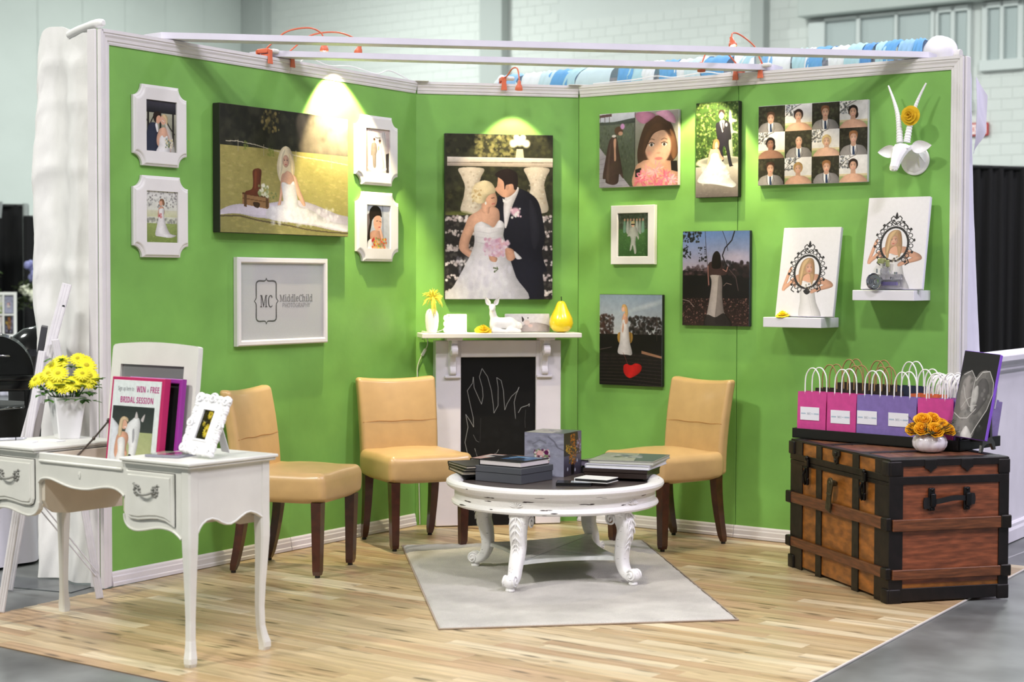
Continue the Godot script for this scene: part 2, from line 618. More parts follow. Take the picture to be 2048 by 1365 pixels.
# ---- the hall: its own axes run with the right-hand booth wall
func hall():
	var hm := mat(Color(0.80, 0.825, 0.81), 0.75, {"vary": 0.05, "vs": 0.15})
	var o := Transform3D(B_R, Vector3(-6.42, 0, -41.04))
	var conc := mat(Color(0.50, 0.515, 0.515), 0.36, {"vary": 0.38, "vs": 0.35, "vf": 0.012, "bump": 0.02, "bf": 0.02})
	var g := G.new()
	g.x = o
	g.box(Vector3(22, -0.156, 21), Vector3(44.4, 0.3, 42.4))
	var fl := struct("floor", g, conc)
	# saw cuts in the slab
	g = G.new(); g.x = o
	for u in [26.55, 32.0]: g.box(Vector3(u, -0.0062, 21), Vector3(0.012, 0.001, 42))
	for w in [27.35]: g.box(Vector3(22, -0.0062, w), Vector3(44, 0.001, 0.012))
	obj("saw_cut", g, mat(Color(0.62, 0.62, 0.63), 0.7), fl)
	g = G.new(); g.x = o
	g.box(Vector3(22, 10.15, 21), Vector3(44.4, 0.3, 42.4))
	struct("ceiling", g, mat(Color(0.82, 0.82, 0.82), 0.9))
	g = G.new(); g.x = o
	g.box(Vector3(22, 5, -0.2), Vector3(44.4, 10.3, 0.394))
	var back := struct("wall_hall_back", g, mat(Color(0.835, 0.85, 0.84), 0.8))
	# block courses: those in sight one by one, the rest joined
	var bg := G.new()
	bg.box(Vector3(0, 0, -0.002), Vector3(0.394, 0.194, 0.014), 0.003)
	var bm: ArrayMesh = bg.done()
	var tones := []
	for i in 4: tones.append(mat(Color(0.855 - 0.004 * i, 0.868 - 0.004 * i, 0.855 - 0.004 * i), 0.75))
	var rest := []
	for r in range(14, 41):
		for c in 48:
			var u := 0.95 + c * 0.4 + (0.2 if r % 2 else 0.0)
			var v := 0.1 + r * 0.2
			if u > 15.0 and v > 5.1 and u < 19.3 or u > 19.7: continue
			if u < 15.1 and v < 5.7 or u > 15.1 and u < 17.2: continue
			if v > 6.85 and u > 9.0: continue
			var t := o * Transform3D(Basis.IDENTITY, Vector3(u, v, 0))
			if u > 9.0 and v < 6.6:
				var m := obj("block", bm, tones[rng.randi() % 4], back)
				m.transform = t
			else: rest.append(t)
	var mm := MultiMesh.new()
	mm.transform_format = MultiMesh.TRANSFORM_3D
	mm.mesh = bm; mm.instance_count = rest.size()
	for i in rest.size(): mm.set_instance_transform(i, rest[i])
	var mi := MultiMeshInstance3D.new()
	mi.name = "blockwork"; mi.multimesh = mm; mi.material_override = tones[1]
	mi.set_meta("kind", "stuff")
	back.add_child(mi)
	# piers
	var pier := mat(Color(0.70, 0.72, 0.71), 0.8)
	for k in [[0.0, 0.74], [7.26, 7.86], [13.85, 14.14]]:
		g = G.new(); g.x = o
		g.box(Vector3((k[0] + k[1]) / 2, 5, 0.12), Vector3(k[1] - k[0], 10, 0.3), 0.01)
		obj("pier", g, pier, back)
	g = G.new(); g.x = o
	g.box(Vector3(19.5, 7.9, 0.15), Vector3(9.2, 3.1, 0.42), 0.02)
	obj("fascia", g, hm, back)
	# windows of the upper rooms
	var wf := mat(Color(0.84, 0.86, 0.855), 0.6)
	var pane := mat(Color(0.70, 0.74, 0.74), 0.3)
	pane.uv1_triplanar = false
	var wn := 0
	for k in [[15.0, 17.55, 4.4, 6.32, [15.34, 15.98, 16.06, 16.74, 16.80, 17.44], 4.6, 6.26], [17.5, 18.2, 4.4, 6.32, [17.59, 17.82, 17.90, 18.13], 4.6, 6.22], [18.4, 19.15, 5.1, 6.32, [18.5, 18.73, 18.8, 19.05], 5.29, 6.22]]:
		wn += 1
		g = G.new(); g.x = o
		var ps: Array = k[4]
		var xs := [k[0]] + ps + [k[1]]
		for i in range(0, xs.size(), 2): g.box(Vector3((xs[i] + xs[i + 1]) / 2, (k[2] + k[3]) / 2, 0.03), Vector3(xs[i + 1] - xs[i], k[3] - k[2], 0.12), 0.008)
		g.box(Vector3((k[0] + k[1]) / 2, (k[6] + k[3]) / 2, 0.03), Vector3(k[1] - k[0], k[3] - k[6], 0.12))
		g.box(Vector3((k[0] + k[1]) / 2, (k[2] + k[5]) / 2, 0.04), Vector3(k[1] - k[0] + 0.06, k[5] - k[2], 0.16), 0.01)
		var f := struct("window_%d" % wn, g, wf)
		for i in range(0, ps.size(), 2):
			g = G.new(); g.x = o
			g.box(Vector3((ps[i] + ps[i + 1]) / 2, (k[5] + k[6]) / 2, 0.0), Vector3(ps[i + 1] - ps[i], k[6] - k[5], 0.02))
			obj("pane", g, pane, f)
	# the smooth wall on the left, with sheet seams
	g = G.new(); g.x = o
	g.box(Vector3(-0.2, 5, 21), Vector3(0.4, 10.3, 42.4))
	var lw := struct("wall_hall_left", g, hm)
	for i in 14:
		g = G.new(); g.x = o
		g.box(Vector3(0.006, 5, 0.9 + i * 1.2), Vector3(0.012, 10, 1.19), 0.005)
		obj("sheet", g, hm, lw)
	g = G.new(); g.x = o
	g.box(Vector3(44.2, 5, 21), Vector3(0.4, 10.3, 42.4))
	struct("wall_hall_right", g, hm)
	g = G.new(); g.x = o
	g.box(Vector3(22, 5, 42.2), Vector3(44.4, 10.3, 0.4))
	struct("wall_hall_front", g, hm)
	# exit sign
	var sg := thing("exit_sign", "red and white EXIT sign on the far block wall", "sign", o * Transform3D(Basis.IDENTITY, Vector3(18.3, 4.075, 0.02)))
	g = G.new()
	g.box(Vector3(0, 0, 0.03), Vector3(0.48, 0.23, 0.06), 0.01)
	obj("housing", g, mat(Color(0.75, 0.18, 0.2), 0.5), sg)
	g = G.new()
	g.box(Vector3(0, 0, 0.062), Vector3(0.42, 0.17, 0.01), 0.002)
	obj("face", g, mat(Color(0.9, 0.85, 0.84), 0.4, {"em": 0.25}), sg)
	letters("EXIT", 0.155, sg, Vector3(0, -0.002, 0.069), mat(Color(0.75, 0.1, 0.13), 0.5, {"em": 0.1}), "Droid Sans", 0.004, "lettering", 1.05)
	# dark drape and the neighbour's half wall on the right
	pleats("black_drape", "black pleated drape hanging behind the white half wall", Vector3(4.2, 0.0, -15.6), Vector3(9.5, 0, -17.6), 2.43, 46, mat(Color(0.022, 0.026, 0.036), 0.8, {"vary": 0.3, "rim": 0.1}))
	half_wall()

func pleats(called: String, label: String, a: Vector3, b: Vector3, top: float, n: int, m: Material, group := "", amp := 0.05):
	var t := thing(called, label, "drape", Transform3D.IDENTITY, group)
	var d := (b - a).normalized()
	var q := d.cross(UP)
	var g := G.new()
	g.grid(n * 6, 6, func(u, v): return a + (b - a) * u + UP * top * v + q * (sin(u * n * TAU) * amp + sin(u * n * 2.3 + 1.0) * amp * 0.6) * (1.0 - 0.5 * v), 0.006)
	obj("cloth", g, m, t)
	g = G.new()
	g.rod(a + UP * (top - 0.01), b + UP * (top - 0.01), 0.022)
	obj("rail", g, mat(Color(0.09, 0.1, 0.1), 0.6), t)

func half_wall():
	var b := frame(0.549, 0.836)
	var t := thing("half_wall", "white panelled half wall with a moulded cap beside the wooden trunk", "partition", Transform3D(b, Vector3(2.36, 0, -8.34)))
	var wm := mat(Color(0.9, 0.885, 0.93), 0.5, {"vary": 0.04})
	var g := G.new()
	g.box(Vector3(2.0, 0.47, -0.05), Vector3(4.0, 0.94, 0.1), 0.003)
	obj("panel", g, wm, t)
	var prof := [Vector2(0, 0), Vector2(0.012, 0), Vector2(0.022, 0.01), Vector2(0.022, 0.022), Vector2(0.034, 0.034), Vector2(0.034, 0.055), Vector2(0.0, 0.055)]
	g = G.new()
	mould(g, prof, Vector3(0, 0.895, 0), Vector3(4, 0.895, 0))
	g.box(Vector3(2.0, 0.968, -0.04), Vector3(4.0, 0.036, 0.2), 0.006)
	obj("cap", g, wm, t)
	g = G.new()
	mould(g, [Vector2(0, 0), Vector2(0.02, 0), Vector2(0.02, 0.06), Vector2(0.014, 0.075), Vector2(0.014, 0.09), Vector2(0.006, 0.1), Vector2(0, 0.1)], Vector3(0, 0, 0), Vector3(4, 0, 0))
	obj("baseboard", g, wm, t)

# a moulding: profile x = out of the wall, y = up, run from a to b (both on the wall face, z out)
func mould(g: G, prof: Array, a: Vector3, b: Vector3, m0 := 0.0, m1 := 0.0, out := Vector3(0, 0, 1), up := UP):
	var d := (b - a).normalized()
	var r0 := []; var r1 := []
	for v in prof:
		r0.append(a + out * v.x + up * v.y + d * m0 * v.y)
		r1.append(b + out * v.x + up * v.y + d * m1 * v.y)
	var flip: bool = d.cross(out).dot(up) > 0
	if flip:
		r0.reverse(); r1.reverse()
	g.loft([r0, r1], true, true, false)

# ---- the booth: laminate floor, rug, walls, trims, drapes
func booth():
	var fr := frame(0.8068, -0.5909)
	# wood patch: corner in front on the left; x along the planks (with the right-hand wall), z towards the camera
	var base := Transform3D(fr, Vector3(-1.98, 0, -6.22))  # left end of the front edge
	var L := 4.0
	var grain := plank_grain()
	var pm := []
	for c in [Color(0.785, 0.695, 0.545), Color(0.745, 0.635, 0.48), Color(0.82, 0.735, 0.59), Color(0.76, 0.64, 0.50), Color(0.775, 0.68, 0.52), Color(0.875, 0.81, 0.68)]:
		var m := StandardMaterial3D.new()
		m.albedo_color = c; m.albedo_texture = grain; m.roughness = 0.36
		pm.append(m)
	var g := G.new()
	g.x = base * Transform3D(Basis(Vector3.RIGHT, -PI / 2), Vector3.ZERO)
	g.ext([Vector2(-0.36, 0.0), Vector2(2.85, 0.0), Vector2(2.572, 3.97), Vector2(-0.797, 3.97)], 0.003, 0.0, -0.006)
	var wf := struct("floor_laminate", g, mat(Color(0.42, 0.34, 0.25), 0.7))
	var row := 0
	var wd := 0.073
	var z := 0.0
	var n := 0
	var rest := G.new()
	while z < 3.98:
		var u := -0.36 - 0.11 * z
		var end := 2.85 - 0.07 * z
		var hold := rng.randf_range(0.15, 0.9)
		while u < end:
			var e := minf(u + hold, end)
			if end - e < 0.1: e = end
			var gg := G.new() if n < 300 else rest
			var uo := rng.randf() * 0.6
			var vo := rng.randi_range(0, 12) / 14.0
			plank(gg, Vector3(u, 0, -z), Vector3(e, 0, -z - wd), Rect2(uo, vo, (e - u) * 0.5, 0.07))
			if n < 300:
				var o := obj("plank", gg, pm[rng.randi() % 6], wf)
				o.transform = base
			u = e
			n += 1
			hold = rng.randf_range(0.5, 0.95)
		z += wd
		row += 1
	if n > 300:
		var o := obj("planks_at_the_back", rest, pm[1], wf)
		o.transform = base
		o.set_meta("kind", "stuff")
	# thin pale edging where the laminate stops on the right
	g = G.new(); g.x = base
	g.x = base * Transform3D(Basis(UP, 0.07), Vector3(2.856, 0, 0))
	g.box(Vector3(0, -0.002, -1.99), Vector3(0.008, 0.0065, 3.98), 0.001)
	obj("edging", g, mat(Color(0.8, 0.78, 0.76), 0.5), wf)
	# rug
	var r := thing("rug", "pale grey cut pile rug under the round coffee table", "rug", at(-0.555, 0, 8.48))
	var c := [Vector3(0, 0, 0), Vector3(0.277, 0, 2.031), Vector3(1.462, 0, 1.837), Vector3(1.24, 0, -0.19)]
	g = G.new()
	g.grid(60, 84, func(u, v):
		var q: Vector3 = c[1].lerp(c[2], u).lerp(c[0].lerp(c[3], u), v)
		var e := minf(minf(u, 1 - u) * 1.25, minf(v, 1 - v) * 2.0)
		return q + UP * (0.012 * smoothstep(0.0, 0.012, e) + 0.0022 * sin(u * 91.0 + sin(v * 53.0) * 2.0) * sin(v * 117.0 + u * 31.0)) + Vector3(sin(v * 140.0), 0, sin(u * 120.0)) * 0.002 * (1.0 if e < 0.005 else 0.0))
	obj("pile", g, mat(Color(0.80, 0.785, 0.76), 0.95, {"vary": 0.16, "vs": 1.0, "vf": 0.006, "bump": 0.7, "bf": 0.35, "rim": 0.4}), r)
	g = G.new()
	var ring := []
	for q in [c[0], c[1], c[2], c[3], c[0]]: ring.append(q + UP * 0.004)
	g.tube(ring, 0.004, 6)
	obj("binding", g, mat(Color(0.62, 0.56, 0.5), 0.8), r)
	# walls
	var green := mat(Color(0.50, 0.725, 0.345), 0.5, {"vary": 0.12, "vs": 0.55, "bump": 0.03, "bf": 0.08})
	for k in [["wall_left", "L", [0.0, 1.256, LEN_L]], ["wall_center", "C", [0.0, LEN_C]], ["wall_right", "R", [0.0, 1.008, LEN_R]]]:
		var us: Array = k[2]
		var w := MeshInstance3D.new()
		g = G.new()
		g.x = wall_at(k[1], 0, 0)
		var e0 := 0.0 if k[1] == "L" else -0.012
		var e1: float = us[-1] if k[1] == "R" else us[-1] + 0.012
		g.box(Vector3((e0 + e1) / 2, H / 2 - 0.005, -0.028), Vector3(e1 - e0, H - 0.03, 0.03))
		w = struct(k[0], g, mat(Color(0.75, 0.7, 0.6), 0.8))
		for i in us.size() - 1:
			g = G.new()
			g.box(Vector3((us[i] + us[i + 1]) / 2, H / 2, -0.0065), Vector3(us[i + 1] - us[i] - (0.003 if k[1] == "R" else 0.0002), H, 0.013), 0.0015 if k[1] == "R" else 0.0)
			var p := obj("panel", g, green, w)
			p.transform = wall_at(k[1], 0, 0)
	# trims: three-step mouldings
	var tp := [Vector2(0, 0), Vector2(0.005, 0), Vector2(0.008, 0.008), Vector2(0.008, 0.014), Vector2(0.012, 0.017), Vector2(0.014, 0.03), Vector2(0.019, 0.04), Vector2(0.019, 0.046), Vector2(0.023, 0.05), Vector2(0.023, 0.064), Vector2(-0.03, 0.064)]
	var bp := [Vector2(0, 0), Vector2(0.015, 0), Vector2(0.015, 0.014), Vector2(0.011, 0.018), Vector2(0.011, 0.04), Vector2(0.008, 0.045), Vector2(0.007, 0.056), Vector2(0.003, 0.064), Vector2(0, 0.064)]
	var tn := 0
	for k in [["L", [0.06, 1.256, LEN_L - 0.012]], ["C", [0.004, LEN_C - 0.004]], ["R", [0.012, 1.003, LEN_R - 0.06]]]:
		for i in k[1].size() - 1:
			tn += 1
			g = G.new(); g.x = wall_at(k[0], 0, 0)
			var m0 := -0.95 if k[0] == "L" and i == 0 else 0.0
			var m1 := 0.95 if k[0] == "R" and i == 1 else 0.0
			mould(g, tp, Vector3(k[1][i] + 0.001, H - 0.062, 0), Vector3(k[1][i + 1] - 0.001, H - 0.062, 0), m0, m1)
			struct("trim_%d" % tn, g, trim_m)
			if k[0] != "C":
				g = G.new(); g.x = wall_at(k[0], 0, 0)
				mould(g, bp, Vector3(k[1][i] + 0.001, 0.003, 0), Vector3(k[1][i + 1] - 0.002, 0.003, 0))
				struct("baseboard_left" if k[0] == "L" else "baseboard_right", g, trim_m).name = ("baseboard_left" if k[0] == "L" else "baseboard_right") + ("_%03d" % i if i else "")
	for k in [["L", 0.0, 1.0], ["R", LEN_R, -1.0]]:
		tn += 1
		g = G.new(); g.x = wall_at(k[0], k[1], 0)
		mould(g, tp.slice(0, 10) + [Vector2(0, 0.064)], Vector3(k[2] * 0.064, 0.004, 0), Vector3(k[2] * 0.064, H - 0.002, 0), 0.0, 0.0, Vector3(0, 0, 1), Vector3(-k[2], 0, 0))
		g.box(Vector3(k[2] * 0.02 - k[2] * 0.026, H / 2 + 0.002, -0.026), Vector3(0.012, H - 0.006, 0.05), 0.002)
		struct("trim_%d" % tn, g, trim_m)
	booth_drapes()

func plank(g: G, a: Vector3, b: Vector3, uv: Rect2):
	var e := 0.0012
	var p := [Vector3(a.x, 0, a.z), Vector3(b.x, 0, a.z), Vector3(b.x, 0, b.z), Vector3(a.x, 0, b.z)]
	var q := [Vector3(a.x + e, 0, a.z - e), Vector3(b.x - e, 0, a.z - e), Vector3(b.x - e, 0, b.z + e), Vector3(a.x + e, 0, b.z + e)]
	g.quad(q[0], q[1], q[2], q[3], uv)
	for i in 4:
		var j := (i + 1) % 4
		g.quad(p[i] - UP * 0.001, p[j] - UP * 0.001, q[j], q[i], uv)
		g.quad(p[i] - UP * 0.003, p[j] - UP * 0.003, p[j] - UP * 0.001, p[i] - UP * 0.001, uv)

func plank_grain() -> ImageTexture:
	var w := 1024; var h := 512
	var d := PackedByteArray()
	d.resize(w * h * 3)
	var n := FastNoiseLite.new()
	n.seed = 3; n.frequency = 0.02; n.fractal_octaves = 4
	var f := FastNoiseLite.new()
	f.seed = 9; f.frequency = 0.03; f.fractal_octaves = 2
	for y in h:
		for x in w:
			var wob := y + 5.0 * n.get_noise_2d(x * 0.16, y * 0.4)
			var v := n.get_noise_2d(x * 0.10, wob * 2.6) * 0.16 + n.get_noise_2d(x * 0.35 + 900, wob * 9.0) * 0.09
			var k := f.get_noise_2d(x * 0.22, y * 1.1 + 300)
			if k > 0.45: v -= (k - 0.45) * 1.1
			v = clampf(0.9 + v, 0.35, 1.0)
			var i := (y * w + x) * 3
			d[i] = int(255 * v); d[i + 1] = int(255 * v * lerpf(0.95, 1.0, v)); d[i + 2] = int(255 * v * lerpf(0.86, 1.0, v))
	return ImageTexture.create_from_image(Image.create_from_data(w, h, false, Image.FORMAT_RGB8, d))

func booth_drapes():
	# white cloth thrown over the end of the left wall
	var n := FastNoiseLite.new()
	n.seed = 4; n.frequency = 1.6
	var t := thing("white_drape", "white cloth hanging over the outer end of the left booth wall", "drape", Transform3D.IDENTITY)
	var top := [Vector3(-2.155, 2.37, -7.62), Vector3(-2.12, 2.475, -7.58), Vector3(-2.03, 2.485, -7.52), Vector3(-1.955, 2.46, -7.46), Vector3(-1.885, 2.468, -7.40), Vector3(-1.815, 2.47, -7.325)]
	var f := func(u: float, v: float):
		var k := u * 5.0
		var i := mini(int(k), 4)
		var q: Vector3 = top[i].cubic_interpolate(top[i + 1], top[maxi(i - 1, 0)], top[mini(i + 2, 5)], k - i)
		var y := q.y * v
		var fold := 0.03 * sin(u * 11.0 + 0.6 + 0.7 * n.get_noise_2d(v * 2, 0)) * smoothstep(1.0, 0.85, v) + 0.02 * n.get_noise_2d(u * 1.2, v * 3.0)
		for cy in [0.42, 0.56, 0.74, 0.86, 0.93]: fold += 0.009 * exp(-pow((v - cy - 0.008 * sin(u * 3)) * 70.0, 2))
		fold += 0.05 * smoothstep(0.4, 0.0, v) * sin(u * 5.0 + v * 14.0) * (1 - u)
		var out := Vector3(-0.15, 0, 0.95)
		return Vector3(q.x + 0.02 * (1 - u) * sin(v * 7.0) + 0.015 * (1.0 - u) * n.get_noise_2d(v * 4.0, 8.0), maxf(y, 0.004), q.z) + out * (fold - 0.01)
	var g := G.new()
	g.grid(48, 110, f, 0.003)
	obj("cloth", g, cloth_m, t)
	g = G.new()
	g.tube(curve([Vector3(-1.97, 2.44, -7.48), Vector3(-1.93, 2.452, -7.445), Vector3(-1.89, 2.46, -7.41), Vector3(-1.82, 2.468, -7.34), Vector3(-1.772, 2.468, -7.30)]), [0.016, 0.017, 0.017, 0.017, 0.017, 0.017, 0.017, 0.017, 0.017, 0.017, 0.017, 0.017, 0.017, 0.017, 0.017, 0.017, 0.018, 0.018, 0.018, 0.019, 0.019, 0.019, 0.018, 0.016, 0.01], 10)
	obj("rolled_edge", g, cloth_m, t)
	# lilac-white cloth at the end of the right wall
	var lil := mat(Color(0.87, 0.86, 0.93), 0.85, {"vary": 0.03, "vs": 1.5, "rim": 0.2})
	t = thing("white_drape", "white cloth hanging at the outer end of the right booth wall behind the trunk", "drape", Transform3D.IDENTITY)
	g = G.new()
	var a := Vector3(2.2, 0, -8.14)
	g.grid(26, 90, func(u: float, v: float):
		var wide := lerpf(0.2, 0.088, smoothstep(-0.2, 1.0, v))
		var y := 2.448 * v - maxf(0.0, u - 0.25) * 0.14 * smoothstep(0.9, 1.0, v)
		return a + Vector3(wide * u, 0, 0) + UP * y + Vector3(0, 0, 1) * (0.012 * sin(u * 8.0 + v * 1.5) * (0.3 + u) + 0.008 * n.get_noise_2d(u * 2, v * 5.0)) + Vector3(0.0, 0, -0.25 * u), 0.003)
	obj("cloth", g, lil, t)
	g = G.new()
	g.grid(12, 24, func(u: float, v: float):
		var y := lerpf(2.1, 2.35, v) - (1.0 - v) * u * 0.12 + 0.09 * u * v * -1.0
		return Vector3(2.25 + 0.062 * u * smoothstep(0.0, 0.4, v), y, -8.155 - 0.04 * u) + Vector3(0, 0, 0.012) * sin(v * 4.0 + u * 3.0), 0.003)
	obj("loose_fold", g, lil, t)

# ---- what stands on the top edge of the walls
func booth_top():
	var bm := mat(Color(0.88, 0.87, 0.93), 0.45, {"vary": 0.04})
	for k in [[0.46, 1.98, 0.09, "long white painted beam across the booth corner, the nearer of the two"], [1.17, 1.14, 0.085, "shorter white painted beam across the booth corner, behind the longer one"]]:
		var a := wall_at("L", k[0], H, -0.005).origin
		var b := wall_at("R", k[1], H, -0.005).origin
		var d := (b - a).normalized()
		var t := Transform3D(Basis(d, UP, d.cross(UP)), (a + b) / 2 + UP * 0.0208)
		var ln := a.distance_to(b) + 0.16
		var g := G.new()
		var w: float = k[2]
		# ends cut to lie on the wall tops
		g.ext([Vector2(-ln / 2 - 0.05, -w / 2), Vector2(ln / 2 + 0.05, -w / 2), Vector2(ln / 2 - 0.03, w / 2), Vector2(-ln / 2 + 0.03, w / 2)], 0.03, 0.002, -0.015)
		var m := obj("beam", g, bm)
		m.transform = t * Transform3D(Basis(Vector3.RIGHT, PI / 2), Vector3.ZERO)
		tag(m, k[3], "beam")
	# flat plates over the two corners
	for k in [["L", LEN_L, "thin white corner plate on top of the left wall joint"], ["R", 0.0, "thin white corner plate on top of the right wall joint"]]:
		var g := G.new()
		g.box(Vector3(0, 0.002, 0.0), Vector3(0.13, 0.004, 0.09), 0.001)
		var m := obj("corner_plate", g, white)
		m.transform = Transform3D(B_C, wall_at(k[0], k[1], H + 0.002, 0.0).origin)
		tag(m, k[2], "bracket")
	# lamps: wall, clamp u, path of the arm (u, y, out), label, spot energy
	clamp_lamp("L", [Vector3(1.085, 2.47, 0.02), Vector3(1.09, 2.50, 0.03), Vector3(1.15, 2.565, 0.08), Vector3(1.255, 2.592, 0.13), Vector3(1.315, 2.57, 0.16), Vector3(1.325, 2.52, 0.17)], Vector3(0.02, -1, -0.03), "orange clamp lamp on the left wall with the tallest arched arm", 0.8)
	clamp_lamp("L", [Vector3(1.25, 2.46, 0.02), Vector3(1.255, 2.50, 0.03), Vector3(1.32, 2.567, 0.09), Vector3(1.44, 2.592, 0.15), Vector3(1.54, 2.57, 0.19), Vector3(1.565, 2.53, 0.20)], Vector3(0.12, -1, -0.42), "orange clamp lamp on the left wall whose arm ends over the large canvas", 4.5, -1)
	clamp_lamp("C", [Vector3(0.485, 2.44, 0.03), Vector3(0.497, 2.482, 0.06), Vector3(0.515, 2.515, 0.11), Vector3(0.532, 2.51, 0.16), Vector3(0.537, 2.46, 0.185), Vector3(0.537, 2.425, 0.19)], Vector3(0, -1, -0.3), "orange clamp lamp on the middle wall above the bridal portrait", 0.7, 1)
	clamp_lamp("R", [Vector3(1.005, 2.46, 0.02), Vector3(1.0, 2.50, 0.03), Vector3(0.985, 2.54, 0.09), Vector3(0.955, 2.56, 0.16), Vector3(0.935, 2.535, 0.21), Vector3(0.918, 2.47, 0.235)], Vector3(-0.15, -1, -0.3), "orange clamp lamp on the right wall with its head hanging down", 1.3, -1)
	clamp_lamp("R", [Vector3(1.15, 2.47, 0.02), Vector3(1.145, 2.51, 0.03), Vector3(1.12, 2.57, 0.04), Vector3(1.085, 2.62, 0.12), Vector3(1.07, 2.625, 0.18), Vector3(1.085, 2.585, 0.22)], Vector3(0.35, -1, 0.15), "orange clamp lamp on the right wall with its lit head turned up towards the room", 1.0)
	# flexes along the wall tops
	var fx := mat(Color(0.9, 0.9, 0.9), 0.4)
	var g := G.new()
	g.x = wall_at("L", 0, H + 0.004, -0.005)
	g.tube(curve([Vector3(1.34, 0.004, 0.01), Vector3(1.42, 0.03, 0.0), Vector3(1.55, 0.004, 0.015), Vector3(1.75, 0.022, 0.0), Vector3(1.95, 0.004, 0.01), Vector3(2.08, 0.035, 0.0), Vector3(2.25, 0.004, 0.0)]), 0.0035, 6)
	tag(obj("flex", g, fx), "white lamp flex lying along the top of the left wall", "cable")
	g = G.new()
	g.x = wall_at("R", 0, H + 0.004, -0.005)
	g.tube(curve([Vector3(0.1, 0.004, 0.01), Vector3(0.35, 0.01, 0.0), Vector3(0.5, 0.02, 0.0), Vector3(0.62, 0.004, 0.01), Vector3(0.8, 0.02, 0.0), Vector3(0.9, 0.004, 0.01), Vector3(0.96, 0.006, 0.0)]), 0.0035, 6)
	tag(obj("flex", g, fx), "white lamp flex lying along the top of the right wall", "cable")
	garland()

func clamp_lamp(w: String, arm: Array, aim: Vector3, label: String, energy: float, low := 0):
	var org := wall_at(w, arm[0].x, H, 0.0)
	var t := thing("clamp_lamp", label, "lamp", org, "orange clamp lamps on the booth walls")
	var om := mat(Color(0.86, 0.44, 0.315), 0.4, {"coat": 0.2})
	var g := G.new()
	var dy := -0.03 if low == 1 else 0.0
	# spring clamp biting the wall top: two jaws, two handles, a hinge
	for s in [-1.0, 1.0]:
		g.ext([Vector2(-0.017, -0.035), Vector2(0.017, -0.035), Vector2(0.012, 0.005), Vector2(0.014, 0.035), Vector2(-0.014, 0.035), Vector2(-0.012, 0.005)], 0.006, 0.0015, 0.028 if s > 0 else -0.052)
	g.x = Transform3D(Basis(Vector3.UP, PI / 2), Vector3(0, 0.006 + dy * 0, -0.009))
	g.rod(Vector3(-0.04, 0.0, 0), Vector3(0.04, 0, 0), 0.009, 10)
	g.x = Transform3D.IDENTITY
	g.rbox(Vector3(0, 0.03, -0.01), Vector3(0.03, 0.022, 0.07), 0.006, 2)
	obj("clamp", g, om, t)
	var pts := []
	for q in arm: pts.append(Vector3(q.x - arm[0].x, q.y - H, q.z))
	pts[0] = Vector3(0, 0.035, 0.0)
	g = G.new()
	g.tube(curve(pts), 0.0042, 8)
	obj("gooseneck", g, om, t)
	g = G.new()
	var p: Vector3 = pts[-1]
	var zb: Vector3 = -aim.normalized()
	var hb := Basis(Quaternion(UP, zb))
	g.x = Transform3D(hb, p)
	g.lathe([Vector2(0, -0.036), Vector2(0.021, -0.036), Vector2(0.022, -0.03), Vector2(0.017, -0.012), Vector2(0.011, -0.004), Vector2(0.009, 0.012), Vector2(0.006, 0.016), Vector2(0.0, 0.016)].slice(1), 18)
	g.lathe([Vector2(0.021, -0.036), Vector2(0.0185, -0.036), Vector2(0.013, -0.012), Vector2(0.0, -0.008)], 18)
	obj("head", g, om, t)
	g = G.new()
	g.x = Transform3D(hb, p)
	g.ball(Vector3(0, -0.026, 0), Vector3(0.013, 0.011, 0.013), 12, 8)
	obj("bulb", g, mat(Color(1, 0.97, 0.85), 0.3, {"em": 14.0}), t)
	g = G.new()
	g.rbox(Vector3(0.035, 0.03, 0.025), Vector3(0.05, 0.022, 0.03), 0.01, 2)
	obj("plug", g, white, t)
	var l := SpotLight3D.new()
	l.name = "lamp_light"
	l.light_color = Color(1.0, 0.93, 0.74)
	l.light_energy = energy
	l.spot_angle = 40.0
	l.spot_angle_attenuation = 0.35
	l.light_size = 0.012
	l.spot_range = 6.0
	l.spot_attenuation = 2.0
	l.shadow_enabled = true
	var lb := Basis(Quaternion(Vector3(0, 0, -1), aim.normalized()))
	l.transform = Transform3D(lb, p + aim.normalized() * 0.045)
	t.add_child(l)

